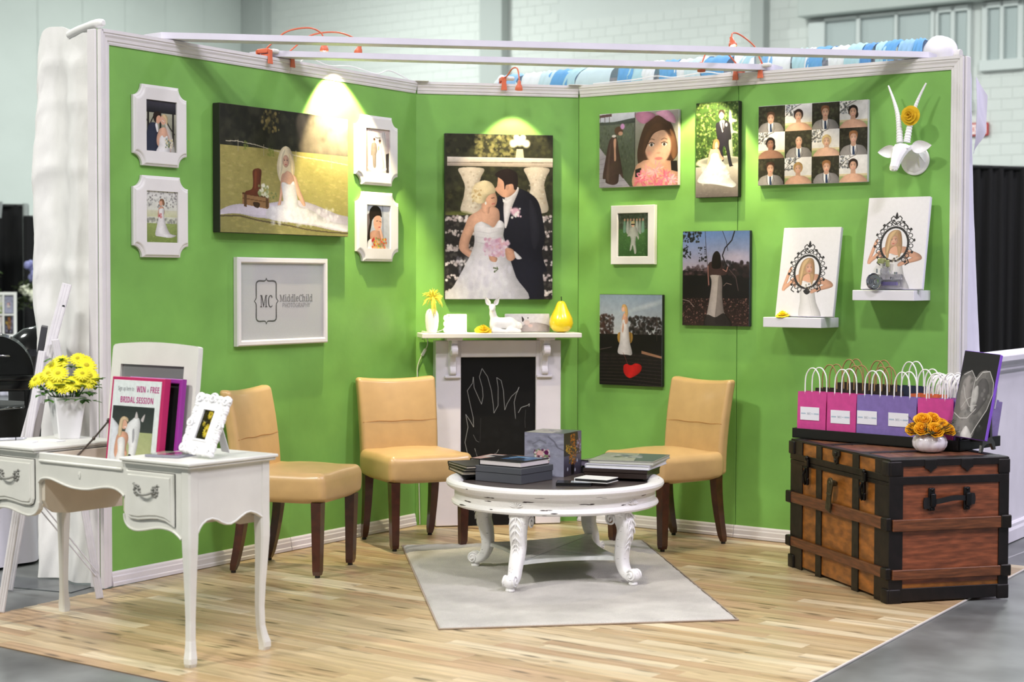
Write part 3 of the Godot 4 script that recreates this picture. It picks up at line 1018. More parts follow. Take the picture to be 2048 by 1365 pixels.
func garland():
	var o := Transform3D(B_R, Vector3(0.3704 + 0.5909 * 0.6, 2.53, -9.407 - 0.8068 * 0.6))
	var t := thing("tulle_swag", "blue and white tulle wound round a rail behind the right booth wall", "swag", o)
	var g := G.new()
	g.rod(Vector3(-1.08, 0, 0), Vector3(1.98, 0, 0), 0.03, 10)
	obj("rail", g, white, t)
	var r2 := RandomNumberGenerator.new()
	r2.seed = 12
	# name, end, tone
	var blu := Color(0.42, 0.68, 0.9); var pal := Color(0.72, 0.88, 0.93); var wht := Color(0.93, 0.96, 0.98)
	var segs := [[-0.93, wht], [-0.80, blu.lerp(wht, 0.3)], [-0.66, wht], [-0.56, pal.lerp(wht, 0.4)], [-0.42, blu], [-0.33, pal], [-0.1, pal.lerp(wht, 0.5)], [0.0, blu], [0.12, pal], [0.2, wht], [0.31, blu], [0.42, wht], [0.52, pal.lerp(wht, 0.5)], [0.66, blu], [0.78, wht], [0.84, pal], [0.9, blu.lerp(wht, 0.2)], [1.05, wht], [1.13, pal], [1.17, wht], [1.28, blu], [1.38, wht], [1.47, pal], [1.53, blu.lerp(Color(0.3, 0.5, 0.8), 0.3)], [1.60, pal], [1.67, blu], [1.74, blu.lerp(wht, 0.35)], [1.79, blu]]
	var u := -1.03
	for s in segs:
		var e: float = s[0]
		var ph := r2.randf() * 6.0
		var lean := r2.randf_range(-0.05, 0.05)
		var r0 := r2.randf_range(0.093, 0.099)
		var a0 := u
		g = G.new()
		g.grid(8, 36, func(v: float, w: float):
			var a := w * TAU
			var x := lerpf(a0 - 0.004, e + 0.004, v)
			var edge := minf(1.0, (x + 1.05) / 0.08)
			var rr := (r0 + 0.006 * sin(v * PI) + 0.0055 * sin(v * 17.0 + ph + 2.5 * sin(a * 2.0))) * sqrt(maxf(0.02, edge))
			return Vector3(x + lean * sin(a), cos(a) * rr * (1.0 if cos(a) > 0 else 1.8), -sin(a) * rr))
		obj("tulle_wrap", g, mat(s[1], 0.8, {"back": Color(0.4, 0.4, 0.4), "rim": 0.3}), t)
		u = e
	g = G.new()
	g.rbox(Vector3(1.865, 0.0, 0), Vector3(0.17, 0.2, 0.2), 0.08, 4, 3, func(v): return v + Vector3(0, 0.006 * sin(v.x * 60 + v.z * 40), 0.004 * sin(v.y * 70)))
	obj("bunched_end", g, mat(Color(0.93, 0.92, 0.96), 0.85), t)

# ---- prints
const SKIN := Color(0.88, 0.67, 0.56)
const LEAF := [Color(0.2, 0.26, 0.12), Color(0.13, 0.17, 0.08), Color(0.3, 0.36, 0.17), Color(0.42, 0.45, 0.25)]

func pic_field() -> ImageTexture:
	var p := Pic.new(440, 282, Color(0.16, 0.16, 0.13), 11)
	p.spray(0, -2, 72, 22, 260, 1.0, 4.0, [Color(0.13, 0.13, 0.11), Color(0.2, 0.2, 0.16), Color(0.26, 0.25, 0.2), Color(0.1, 0.1, 0.09)], 0.5)
	p.spray(30, 1, 44, 12, 40, 0.5, 1.8, [Color(0.75, 0.66, 0.4), Color(0.55, 0.5, 0.3), Color(0.4, 0.36, 0.22)], 0.6)
	p.spray(60, 2, 98, 20, 160, 2.0, 6.0, [Color(0.42, 0.38, 0.32), Color(0.55, 0.5, 0.42), Color(0.36, 0.33, 0.28)], 0.4)
	p.grad(0, 20.5, 100, 66, Color(0.66, 0.62, 0.36), Color(0.6, 0.58, 0.36))
	p.spray(0, 21, 100, 64, 700, 0.6, 2.6, [Color(0.75, 0.7, 0.43), Color(0.56, 0.55, 0.3), Color(0.64, 0.6, 0.33), Color(0.8, 0.74, 0.5)], 0.35, 0.35)
	p.ell(98, 4, 40, 30, Color(1, 0.95, 0.85), 0.5, 1.0)
	p.line([4, 18.5, 12, 18, 26, 19, 40, 21, 62, 23, 84, 24, 100, 25], 0.5, Color(0.8, 0.76, 0.68), 0.9)
	for x in [13, 32, 57, 86]: p.line([x, 16.5 + x * 0.06, x, 22 + x * 0.07], 0.5, Color(0.7, 0.66, 0.56), 0.8)
	p.spray(17, 18, 21, 22, 14, 0.3, 1.0, [Color(0.5, 0.55, 0.25)], 0.7)
	p.spray(34, 20, 40, 24, 18, 0.3, 1.2, [Color(0.5, 0.55, 0.25)], 0.7)
	# blanket
	p.blob([-2, 54, 10, 50, 30, 49, 60, 46, 90, 52, 102, 54, 102, 61, 88, 61, 70, 59, 54, 58, 40, 56.5, 26, 56, 12, 54.5, -2, 55.5], Color(0.86, 0.83, 0.88))
	p.line([0, 56, 14, 55.5, 28, 57.5, 40, 58.5, 52, 59.5, 66, 61.2, 80, 62, 100, 62.4], 0.7, Color(0.3, 0.25, 0.2), 0.75)
	# suitcase, boots, flowers
	p.poly([16, 44, 36, 45.5, 36, 51.5, 16, 49.5], Color(0.6, 0.46, 0.31))
	p.line([16, 44, 36, 45.5], 0.9, Color(0.35, 0.24, 0.15)); p.line([16, 46.5, 36, 48], 0.4, Color(0.4, 0.28, 0.17))
	for x in [17.2, 33.5]: p.poly([x, 44, x + 2, 44.2, x + 2, 51, x, 50.6], Color(0.38, 0.27, 0.18))
	p.blob([24, 48.5, 27, 48.2, 29, 49, 28, 51, 25, 50.6], Color(0.25, 0.17, 0.12))
	p.blob([24, 32, 30, 31.5, 29.6, 38, 29, 44.6, 24, 44.8, 18.5, 44.6, 18.6, 43, 23, 41.6, 24, 38], Color(0.42, 0.22, 0.15))
	p.blob([25, 33, 27, 33, 26.5, 40, 25, 41], Color(0.55, 0.3, 0.2), 0.6)
	p.spray(28, 39, 35, 45, 30, 0.7, 1.5, [Color(0.93, 0.92, 0.85), Color(0.85, 0.86, 0.75), Color(0.55, 0.6, 0.4)], 0.9)
	p.spray(34, 43, 42, 46, 12, 0.4, 0.9, [Color(0.45, 0.5, 0.3)], 0.8)
	# bride on the grass
	p.blob([42, 30, 44, 22, 47.5, 18.5, 52, 19, 55, 24, 56, 30, 54, 36, 50, 33, 45, 37], Color(0.93, 0.87, 0.74))
	p.blob([46, 33, 44, 45, 42.6, 49, 44.6, 50, 47, 42, 52, 34], SKIN.lightened(0.1))
	p.blob([54, 33, 57, 34, 60, 40, 64.5, 47.5, 62.5, 48.5, 57, 42, 54, 37], SKIN.lightened(0.1))
	p.blob([46.5, 34, 50, 31, 54.5, 33, 55.5, 38, 50, 40, 46, 38], SKIN.lightened(0.12))
	p.face(49, 26, 2.6, SKIN.lightened(0.15), Color(0.75, 0.6, 0.4), 0.0, 0.1)
	p.blob([43.5, 26, 45.5, 21, 48.5, 20, 46.8, 24, 46.2, 30, 44, 34], Color(0.95, 0.9, 0.78)); p.blob([53, 22, 55.5, 26, 54.5, 33, 52.6, 29, 51.5, 22.6], Color(0.9, 0.82, 0.66))
	p.blob([45.5, 38, 48, 37, 52, 38, 55.6, 36.5, 58.5, 46, 60, 49, 70, 51, 84, 56, 100, 58, 100, 61, 86, 60, 64, 58, 44, 57.5, 34, 55.5, 36, 50.5, 46, 48.5, 46.5, 44], Color(0.95, 0.94, 0.95))
	p.spray(38, 50, 92, 59, 120, 0.8, 2.2, [Color(1, 1, 1), Color(0.86, 0.85, 0.88), Color(0.93, 0.92, 0.95)], 0.4)
	return p.tex()

func pic_portrait() -> ImageTexture:
	var p := Pic.new(340, 510, Color(0.2, 0.2, 0.14), 12)
	p.spray(0, 0, 100, 76, 700, 1.0, 3.4, [Color(0.15, 0.15, 0.1), Color(0.24, 0.25, 0.16), Color(0.3, 0.3, 0.19), Color(0.12, 0.12, 0.09)], 0.5)
	p.spray(28, 0, 66, 20, 160, 0.8, 2.6, [Color(0.55, 0.53, 0.32), Color(0.42, 0.42, 0.25), Color(0.66, 0.62, 0.4)], 0.5)
	p.poly([66, 13, 72, 13, 73, 21, 65, 21], Color(0.8, 0.77, 0.66))
	for q in [[63, 8, 4.5], [69, 6, 5.5], [75, 8, 4.5], [66, 2.5, 3.5], [72, 2.5, 3.5]]: p.ell(q[0], q[1], q[2], q[2], Color(1, 0.97, 0.88), 1, 0.5)
	# balustrade
	for k in [[24, 31], [85, 30]]:
		var c: float = k[0]; var y: float = k[1]
		var st := Color(0.85, 0.8, 0.73)
		p.blob([c - 11, y, c + 11, y, c + 9, y + 8, c + 7, y + 16, c + 9, y + 26, c + 10, y + 40, c - 9, y + 40, c - 7, y + 26, c - 6, y + 16, c - 9, y + 8], st)
		p.spray(c - 8, y + 2, c + 8, y + 38, 40, 0.6, 2.0, [Color(0.7, 0.63, 0.55), Color(0.93, 0.9, 0.84)], 0.5)
	p.grad(2, 21, 100, 29, Color(0.93, 0.89, 0.84), Color(0.66, 0.6, 0.54))
	p.line([2, 26, 100, 25], 0.7, Color(0.45, 0.4, 0.35), 0.8)
	p.ell(10, 73, 18, 4, Color(0.4, 0.42, 0.2), 0.9, 0.6)
	# steps hidden in petals
	p.grad(0, 74, 100, 150, Color(0.2, 0.19, 0.18), Color(0.16, 0.15, 0.15))
	for k in 6:
		p.spray(0, 74 + k * 13.5, 100, 79 + k * 13.5, 120, 0.8, 2.2, [Color(0.93, 0.88, 0.88), Color(0.8, 0.74, 0.74), Color(0.98, 0.95, 0.94)], 0.8)
		p.spray(0, 81 + k * 13.5, 100, 86 + k * 13.5, 50, 0.8, 2.4, [Color(0.36, 0.34, 0.32), Color(0.14, 0.13, 0.13)], 0.6)
	# groom
	var navy := Color(0.125, 0.125, 0.17)
	p.blob([47, 60, 55, 53, 68, 49, 80, 54, 87, 62, 91, 78, 93, 94, 90, 108, 95, 124, 91, 127, 91, 152, 68, 152, 60, 126, 54, 100, 50, 80], navy)
	p.blob([78, 60, 84, 68, 88, 90, 84, 104, 80, 96], navy.lightened(0.07), 0.6)
	p.blob([55, 58, 66, 48, 68, 51, 62, 66, 56.5, 85, 54.5, 78], Color(0.92, 0.9, 0.92))
	p.poly([53, 58, 57, 60.5, 62, 58, 57.5, 62.5, 53.5, 61.5], Color(0.97, 0.96, 0.98))
	p.blob([48.5, 42, 50, 37, 60, 36, 66, 41, 66, 50, 60, 56, 54, 57, 50, 54.5, 47.5, 52, 45.8, 49.5, 47.8, 47], SKIN)
	p.blob([45.8, 37, 50, 33, 58, 31, 65.5, 34, 67.5, 41, 66.5, 49, 64, 50, 62.5, 45, 57, 46, 55, 50, 54, 43, 50, 39.5], Color(0.15, 0.11, 0.1))
	p.ell(57.5, 48, 2.2, 3, SKIN.darkened(0.1), 1, 0.3)
	p.ell(65, 70, 5.5, 4.6, Color(0.9, 0.72, 0.8), 1, 0.4)
	p.spray(60, 66, 70, 76, 16, 0.8, 1.8, [Color(0.95, 0.82, 0.88), Color(0.97, 0.96, 0.96)], 0.9)
	# bride
	p.blob([22, 75, 30, 70, 36, 66, 46, 66, 50, 70, 50, 80, 46, 88, 36, 84, 28, 86, 22, 100, 24, 106, 34, 110, 34, 115, 24, 113, 14, 106, 13, 98, 18, 84], SKIN.lightened(0.06))
	p.blob([36, 52, 44, 50, 47.4, 56, 48, 61, 46, 65.5, 41.5, 66.5, 40, 72, 34, 70, 34, 60], SKIN.lightened(0.04))
	p.blob([24, 54, 27, 46, 35, 42, 42, 43.5, 46, 49, 46, 53, 41, 55, 38, 58, 36.5, 62, 31, 63, 25.5, 60], Color(0.9, 0.83, 0.68))
	p.spray(24, 50, 33, 62, 26, 0.8, 1.8, [Color(0.75, 0.62, 0.42), Color(0.95, 0.9, 0.78)], 0.7)
	p.ell(37.4, 62.6, 0.9, 1.6, Color(0.95, 0.94, 0.93)); p.line([42.5, 58, 45.5, 57.6], 0.6, Color(0.25, 0.15, 0.12)); p.line([43, 63.5, 46, 62.6], 0.7, Color(0.75, 0.35, 0.35))
	p.blob([27, 84, 33, 79.5, 40, 82, 45, 84.5, 50, 78, 55, 82, 54, 92, 57, 100, 60, 112, 66, 130, 75, 152, 0, 152, 8, 138, 18, 120, 24, 108, 27, 98], Color(0.93, 0.92, 0.95))
	p.spray(10, 112, 62, 150, 80, 1.5, 4.0, [Color(0.85, 0.84, 0.9), Color(0.98, 0.98, 1), Color(0.9, 0.89, 0.94)], 0.35, 1.8)
	for y in [88, 93, 98]: p.line([28, y, 40, y + 2, 53, y - 1], 0.6, Color(0.82, 0.8, 0.85), 0.7)
	p.ell(47, 103, 13, 9, Color(0.9, 0.78, 0.88), 1, 0.25)
	p.spray(36, 95, 59, 111, 90, 1.0, 2.4, [Color(0.95, 0.84, 0.93), Color(0.86, 0.66, 0.78), Color(0.93, 0.75, 0.8), Color(0.97, 0.92, 0.96)], 0.8)
	p.blob([56, 104, 62, 104, 66, 110, 62, 115, 57, 113], SKIN); p.blob([64, 106, 70, 111, 71, 113, 66, 113], Color(0.95, 0.94, 0.96)); p.blob([41, 111, 48, 112, 47, 116, 42, 115], SKIN)
	p.spray(45, 121, 49, 126, 8, 0.6, 1.4, [Color(0.3, 0.36, 0.22)], 0.9)
	return p.tex()

func pic_girl() -> ImageTexture:
	var p := Pic.new(320, 256, Color(0.42, 0.45, 0.38), 13)
	p.grad(0, 0, 46, 10, Color(0.85, 0.85, 0.9), Color(0.78, 0.79, 0.84))
	p.grad(0, 9.5, 46, 80, Color(0.4, 0.42, 0.38), Color(0.3, 0.33, 0.25))
	p.spray(0, 12, 46, 80, 400, 0.4, 1.6, [Color(0.45, 0.48, 0.38), Color(0.33, 0.36, 0.28), Color(0.25, 0.28, 0.2)], 0.4, 1.8)
	p.blob([0, 9, 20, 9, 46, 6, 46, 11, 0, 12], Color(0.3, 0.32, 0.3)); p.poly([0, 1, 16, 0, 16, 3, 0, 4], Color(0.4, 0.3, 0.3))
	for x in [1, 7, 13]: p.line([x, 3, x, 11], 0.7, Color(0.35, 0.3, 0.3))
	p.poly([0, 36, 7, 44, 40, 80, 0, 80], Color(0.7, 0.67, 0.71))
	for k in 7: p.line([0, 50 + k * 5, 8 + k * 5.0, 48 + k * 5], 0.35, Color(0.5, 0.47, 0.5), 0.8)
	p.blob([16, 26, 22, 25, 25, 38, 31, 68, 30, 70, 26, 66, 24.5, 75, 18, 77.5, 9, 75, 8, 71, 4.5, 69, 8, 50, 12, 32], Color(0.33, 0.24, 0.22))
	p.blob([9, 68, 12, 45, 15, 32, 14, 55, 13, 74], Color(0.42, 0.32, 0.29), 0.7)
	p.blob([18.5, 29, 22, 28, 21.6, 40, 22, 50, 19.5, 51, 19, 40], SKIN.darkened(0.05)); p.ell(19, 24.5, 3, 1.6, Color(0.9, 0.86, 0.84))
	p.ell(25, 19, 6, 5.2, Color(0.36, 0.25, 0.2), 1, 0.2); p.ell(27.5, 22, 3.4, 2.6, SKIN.darkened(0.12), 1, 0.3); p.ell(30, 14.5, 3.2, 3.6, Color(0.83, 0.6, 0.8), 1, 0.3)
	p.poly([45.6, 0, 46.4, 0, 46.4, 82, 45.6, 82], Color(0.12, 0.1, 0.1))
	p.grad(46.4, 0, 100, 82, Color(0.62, 0.6, 0.58), Color(0.5, 0.5, 0.4))
	p.blob([52, 60, 49, 44, 54, 24, 62, 10, 74, 5, 88, 10, 96, 24, 100, 44, 96, 52, 88, 56, 60, 58], Color(0.33, 0.22, 0.17))
	p.blob([90, 20, 97, 30, 99, 46, 94, 52, 90, 40], Color(0.55, 0.38, 0.27), 0.8)
	p.blob([46.6, 2, 60, 0, 72, 4, 66, 9, 58, 13, 50, 10], Color(0.75, 0.5, 0.62)); p.blob([72, 2, 86, 0, 95, 6, 97, 14, 88, 12, 80, 7], Color(0.85, 0.62, 0.74))
	p.blob([46.6, 60, 54, 54, 62, 52, 92, 54, 100, 60, 100, 82, 46.6, 82], SKIN); p.poly([46.6, 62, 54, 60, 54, 70, 46.6, 70], Color(0.13, 0.1, 0.1)); p.poly([91, 54, 99, 54, 100, 66, 92, 64], Color(0.13, 0.1, 0.1))
	p.ell(75, 38, 17.5, 21, SKIN.lightened(0.08), 1, 0.12)
	p.blob([58, 28, 68, 14, 84, 15, 92, 28, 84, 21, 70, 24, 62, 36, 57, 46, 56, 38], Color(0.36, 0.24, 0.18))
	for e in [67, 83]:
		p.ell(e, 36, 3.4, 2.0, Color(0.95, 0.93, 0.92), 1, 0.2); p.ell(e, 36, 1.7, 1.9, Color(0.25, 0.2, 0.17), 1, 0.2); p.line([e - 4, 34.6, e, 33.4, e + 4, 35], 0.8, Color(0.25, 0.15, 0.12)); p.line([e - 4, 31, e, 29.6, e + 4, 31], 0.9, Color(0.4, 0.27, 0.2), 0.7)
	p.ell(75.5, 45, 3.4, 1.8, SKIN.darkened(0.2), 0.6, 0.6); p.ell(76, 51, 6, 2, Color(0.8, 0.45, 0.45), 0.9, 0.4)
	p.ell(64, 45, 5, 4, Color(0.95, 0.55, 0.5), 0.35, 1); p.ell(88, 45, 4, 4, Color(0.95, 0.55, 0.5), 0.35, 1)
	for k in 190:
		var a := p.r.randf() * TAU
		var c: Array = [[72, 64], [54, 74], [92, 74], [72, 78], [60, 68], [84, 70]][k % 6]
		var d := p.r.randf_range(1, 9)
		p.ell(c[0] + cos(a) * d, c[1] + sin(a) * d, 3.2, 0.9, [Color(0.97, 0.6, 0.66), Color(0.9, 0.43, 0.52), Color(1, 0.74, 0.76), Color(0.95, 0.5, 0.62)][k % 4], 0.9, 0.3, a)
	return p.tex()

func pic_fountain() -> ImageTexture:
	var p := Pic.new(200, 390, Color(0.2, 0.3, 0.12), 14)
	p.spray(0, 0, 100, 130, 900, 1.0, 3.6, [Color(0.36, 0.46, 0.2), Color(0.15, 0.22, 0.09), Color(0.5, 0.58, 0.3), Color(0.1, 0.14, 0.06), Color(0.66, 0.7, 0.45)], 0.6)
	p.blob([78, 24, 84, 22, 86, 34, 96, 38, 96, 42, 86, 44, 88, 58, 98, 62, 98, 66, 86, 68, 88, 110, 78, 110], Color(0.72, 0.76, 0.7), 0.8)
	p.ell(60, 124, 62, 14, Color(0.8, 0.76, 0.7), 1, 0.1); p.ell(60, 121, 56, 9, Color(0.55, 0.55, 0.5), 1, 0.3)
	p.grad(0, 132, 100, 196, Color(0.78, 0.75, 0.7), Color(0.42, 0.38, 0.37))
	p.spray(0, 150, 100, 195, 90, 1, 4, [Color(0.5, 0.46, 0.44), Color(0.64, 0.6, 0.57)], 0.4, 0.3)
	var s := Color(0.13, 0.12, 0.16)
	p.blob([47, 46, 56, 40, 70, 38, 80, 44, 82, 58, 84, 76, 78, 80, 80, 100, 86, 128, 90, 131, 83, 133, 79, 130, 70, 94, 64, 96, 66, 120, 58, 120, 52, 90, 50, 70], s)
	p.blob([56, 40, 64, 37, 68, 40, 64, 62, 60, 54], Color(0.93, 0.92, 0.92)); p.poly([62, 42, 65, 42, 66, 58, 63, 60], Color(0.25, 0.22, 0.25))
	p.ell(60.5, 27, 6.5, 9, SKIN.lightened(0.25), 1, 0.15); p.blob([53, 22, 56, 16, 64, 16, 68, 22, 67, 26, 60, 20, 54, 26], Color(0.16, 0.12, 0.1)); p.ell(72, 47, 2.6, 4, Color(0.95, 0.93, 0.9))
	p.blob([34, 98, 42, 96, 54, 96, 60, 108, 66, 116, 60, 120, 36, 116, 30, 128, 27, 126], SKIN.lightened(0.1)); p.ell(48, 87, 7, 9, SKIN.lightened(0.12), 1, 0.2); p.blob([40, 92, 43, 78, 52, 76, 56, 84, 54, 96, 51, 82, 46, 84, 44, 96], Color(0.72, 0.5, 0.32))
	p.blob([36, 108, 44, 104, 54, 106, 58, 116, 72, 132, 82, 156, 96, 170, 88, 176, 64, 172, 40, 168, 14, 166, 4, 160, 14, 146, 26, 132, 34, 118], Color(0.97, 0.96, 0.95))
	p.spray(16, 130, 80, 168, 60, 2, 5, [Color(1, 1, 1), Color(0.9, 0.89, 0.88)], 0.4)
	return p.tex()

func pic_grid() -> ImageTexture:
	var p := Pic.new(512, 344, Color(0.8, 0.8, 0.78), 15)
	var dark := [Color(0.2, 0.19, 0.14), Color(0.13, 0.12, 0.09), Color(0.27, 0.25, 0.19)]
	# column, row, man, hair, skin tone, face x, face y, smile
	var ppl := [[1, Color(0.36, 0.25, 0.18), 0.0, 11.5, 11, 0.0], [0, Color(0.2, 0.13, 0.12), 0.0, 12.5, 10, 0.1], [1, Color(0.5, 0.33, 0.22), 0.0, 12, 8.5, 0.2], [0, Color(0.16, 0.12, 0.1), 0.0, 12, 9.5, 0.8],
		[0, Color(0.12, 0.09, 0.08), 0.45, 11.5, 10.5, 0.3], [1, Color(0.75, 0.65, 0.58), 0.0, 13, 9, 0.7], [0, Color(0.85, 0.75, 0.55), -0.1, 13.5, 10.5, 0.0], [1, Color(0.62, 0.42, 0.26), 0.0, 12.5, 8.5, 0.9],
		[1, Color(0.3, 0.2, 0.15), 0.0, 11.5, 9, 0.1], [0, Color(0.7, 0.56, 0.36), 0.0, 12.5, 10, 0.9], [1, Color(0.6, 0.42, 0.27), 0.0, 13.5, 9.5, 0.2], [0, Color(0.18, 0.12, 0.1), 0.0, 12.5, 9, 0.8]]
	for i in 12:
		var k: Array = ppl[i]
		var x := (i % 4) * 25.0
		var y := (i / 4) * 22.4
		var cell := Pic.new(128, 115, Color(0.9, 0.9, 0.9), 20 + i)
		# painted in its own cell, 4 units to one of the sheet
		if k[0] == 1 or i == 4 and false:
			cell.grad(0, 0, 100, 90, dark[0], dark[1])
			cell.spray(0, 0, 100, 90, 160, 2, 8, dark + [Color(0.33, 0.34, 0.24)], 0.5)
		else:
			cell.grad(0, 0, 100, 60, Color(0.93, 0.92, 0.93), Color(0.88, 0.87, 0.87))
			cell.grad(0, 62, 100, 70, Color(0.86, 0.8, 0.66), Color(0.8, 0.76, 0.6)); cell.grad(0, 70, 100, 92, Color(0.62, 0.68, 0.46), Color(0.5, 0.56, 0.36))
			cell.spray(0, 0, 42, 42, 70, 1, 5, [Color(0.3, 0.31, 0.3), Color(0.2, 0.2, 0.2), Color(0.5, 0.53, 0.6)], 0.6)
			cell.line([0, 40, 20, 20, 44, 6, 60, 0], 2.0, Color(0.25, 0.22, 0.2), 0.8)
		var cx: float = k[3] * 4
		var cy: float = k[4] * 4
		var sk := SKIN.lightened(0.08).lerp(Color(0.36, 0.22, 0.17), k[2]) if k[2] > 0 else SKIN.lightened(0.1 - k[2])
		var hr: Color = k[1]
		if k[0] == 1:
			cell.blob([cx - 42, 92, cx - 38, 66, cx - 14, 56, cx + 14, 56, cx + 38, 64, cx + 44, 92], Color(0.58, 0.56, 0.56))
			cell.poly([cx - 10, 54, cx + 10, 54, cx + 8, 70, cx + 2, 92, cx - 8, 92], Color(0.93, 0.93, 0.94)); cell.poly([cx - 3, 60, cx + 3, 60, cx + 6, 92, cx - 3, 92], Color(0.16, 0.23, 0.36))
			cell.line([cx - 12, 57, cx - 14, 76, cx - 5, 92], 1.5, Color(0.4, 0.39, 0.4)); cell.line([cx + 11, 57, cx + 16, 76, cx + 8, 92], 1.5, Color(0.4, 0.39, 0.4))
			cell.poly([cx - 9, cy, cx + 9, cy, cx + 9, 58, cx, 62, cx - 9, 58], sk.darkened(0.15))
			if i != 5: cell.ell(cx, cy - 6, 15.5, 19, hr, 1, 0.1)
			cell.face(cx, cy, 13, sk, hr, 0.1, k[5])
			if i != 5: cell.blob([cx - 15, cy - 4, cx - 14, cy - 20, cx, cy - 25, cx + 14, cy - 20, cx + 14, cy - 4, cx + 10, cy - 13, cx - 4, cy - 15, cx - 11, cy - 10], hr)
			else: cell.ell(cx - 2, cy - 13, 7, 4, Color(1, 0.95, 0.9), 0.5, 1)
		else:
			cell.ell(cx, cy - 5, 18, 20, hr, 1, 0.1)
			if i == 3 or i == 4: cell.ell(cx + 8, cy + 8, 12, 14, hr, 1, 0.2)
			cell.poly([cx - 8, cy + 4, cx + 8, cy + 4, cx + 9, 64, cx - 9, 64], sk.darkened(0.12))
			cell.blob([cx - 44, 94, cx - 36, 72, cx - 12, 62, cx + 12, 62, cx + 38, 72, cx + 46, 94], sk)
			cell.face(cx, cy, 13, sk, hr, -0.1, k[5])
			cell.blob([cx - 16, cy + 2, cx - 15, cy - 16, cx, cy - 24, cx + 15, cy - 16, cx + 16, cy + 2, cx + 10, cy - 12, cx - 6, cy - 14], hr)
		var x0 := int(x * p.s); var y0 := int(y * p.s)
		for yy in range(0, 115):
			if y0 + yy >= p.h: break
			for xx in 128:
				var a := (yy * 128 + xx) * 3
				p.put(x0 + xx, y0 + yy, Color8(cell.d[a], cell.d[a + 1], cell.d[a + 2]), 1.0)
	return p.tex()

func pic_woods() -> ImageTexture:
	var p := Pic.new(300, 372, Color(0.1, 0.09, 0.1), 16)
	p.grad(0, 0, 100, 52, Color(0.38, 0.5, 0.72), Color(0.72, 0.66, 0.72))
	p.ell(80, 34, 34, 12, Color(0.8, 0.72, 0.78), 0.5, 1)
	p.spray(0, 46, 100, 62, 300, 1, 4, [Color(0.25, 0.19, 0.2), Color(0.14, 0.11, 0.12), Color(0.42, 0.31, 0.33)], 0.6)
	p.grad(0, 58, 100, 90, Color(0.08, 0.07, 0.08), Color(0.09, 0.07, 0.08))
	p.spray(60, 40, 100, 60, 80, 2, 5, [Color(0.1, 0.09, 0.1), Color(0.16, 0.12, 0.13)], 0.8)
	p.grad(0, 88, 100, 126, Color(0.13, 0.09, 0.09), Color(0.2, 0.14, 0.13))
	p.spray(0, 88, 100, 124, 700, 0.4, 1.3, [Color(0.62, 0.45, 0.42), Color(0.4, 0.26, 0.25), Color(0.12, 0.08, 0.08), Color(0.3, 0.2, 0.18)], 0.7)
	p.spray(0, 0, 28, 14, 70, 0.8, 2.4, [Color(0.07, 0.08, 0.07), Color(0.14, 0.15, 0.13)], 0.9)
	p.spray(0, 18, 12, 36, 30, 0.8, 2.2, [Color(0.07, 0.08, 0.07)], 0.9); p.spray(24, 20, 36, 40, 30, 0.8, 2.0, [Color(0.08, 0.08, 0.08)], 0.8)
	p.line([78, 0, 74, 12, 64, 22, 60, 32, 66, 46, 68, 62], 1.6, Color(0.09, 0.07, 0.08)); p.line([60, 0, 66, 14, 68, 26], 0.7, Color(0.12, 0.1, 0.1)); p.line([34, 0, 36, 30, 38, 46], 0.7, Color(0.15, 0.12, 0.12)); p.line([70, 50, 80, 60, 84, 78], 0.9, Color(0.35, 0.28, 0.28))
	p.line([0, 90, 10, 92, 18, 100], 0.9, Color(0.6, 0.52, 0.5)); p.line([62, 72, 66, 68, 74, 70], 0.8, Color(0.5, 0.42, 0.4))
	p.blob([36, 124, 38, 106, 42, 84, 44, 66, 42, 56, 56, 56, 60, 68, 60, 84, 63, 106, 72, 124], Color(0.68, 0.64, 0.63))
	p.blob([50, 120, 52, 90, 54, 64, 57, 58, 60, 70, 60, 84, 63, 106, 66, 122], Color(0.4, 0.36, 0.36), 0.6)
	p.blob([35, 126, 37, 110, 50, 113, 64, 108, 74, 126], Color(0.1, 0.08, 0.08), 0.85)
	p.blob([38, 46, 43, 40, 57, 40, 60, 48, 66, 52, 67, 46, 69, 48, 67, 56, 60, 58, 42, 58, 41, 70, 38.5, 72, 38, 58], Color(0.26, 0.18, 0.18))
	p.line([38.6, 45, 38.8, 58, 40, 71], 1.0, Color(0.85, 0.6, 0.55), 0.8); p.line([60.5, 50, 66, 53, 68, 47], 0.9, Color(0.85, 0.6, 0.55), 0.8)
	p.blob([45, 48, 45, 34, 49, 27, 54, 27, 57.5, 34, 57, 48], Color(0.1, 0.07, 0.07))
	return p.tex()

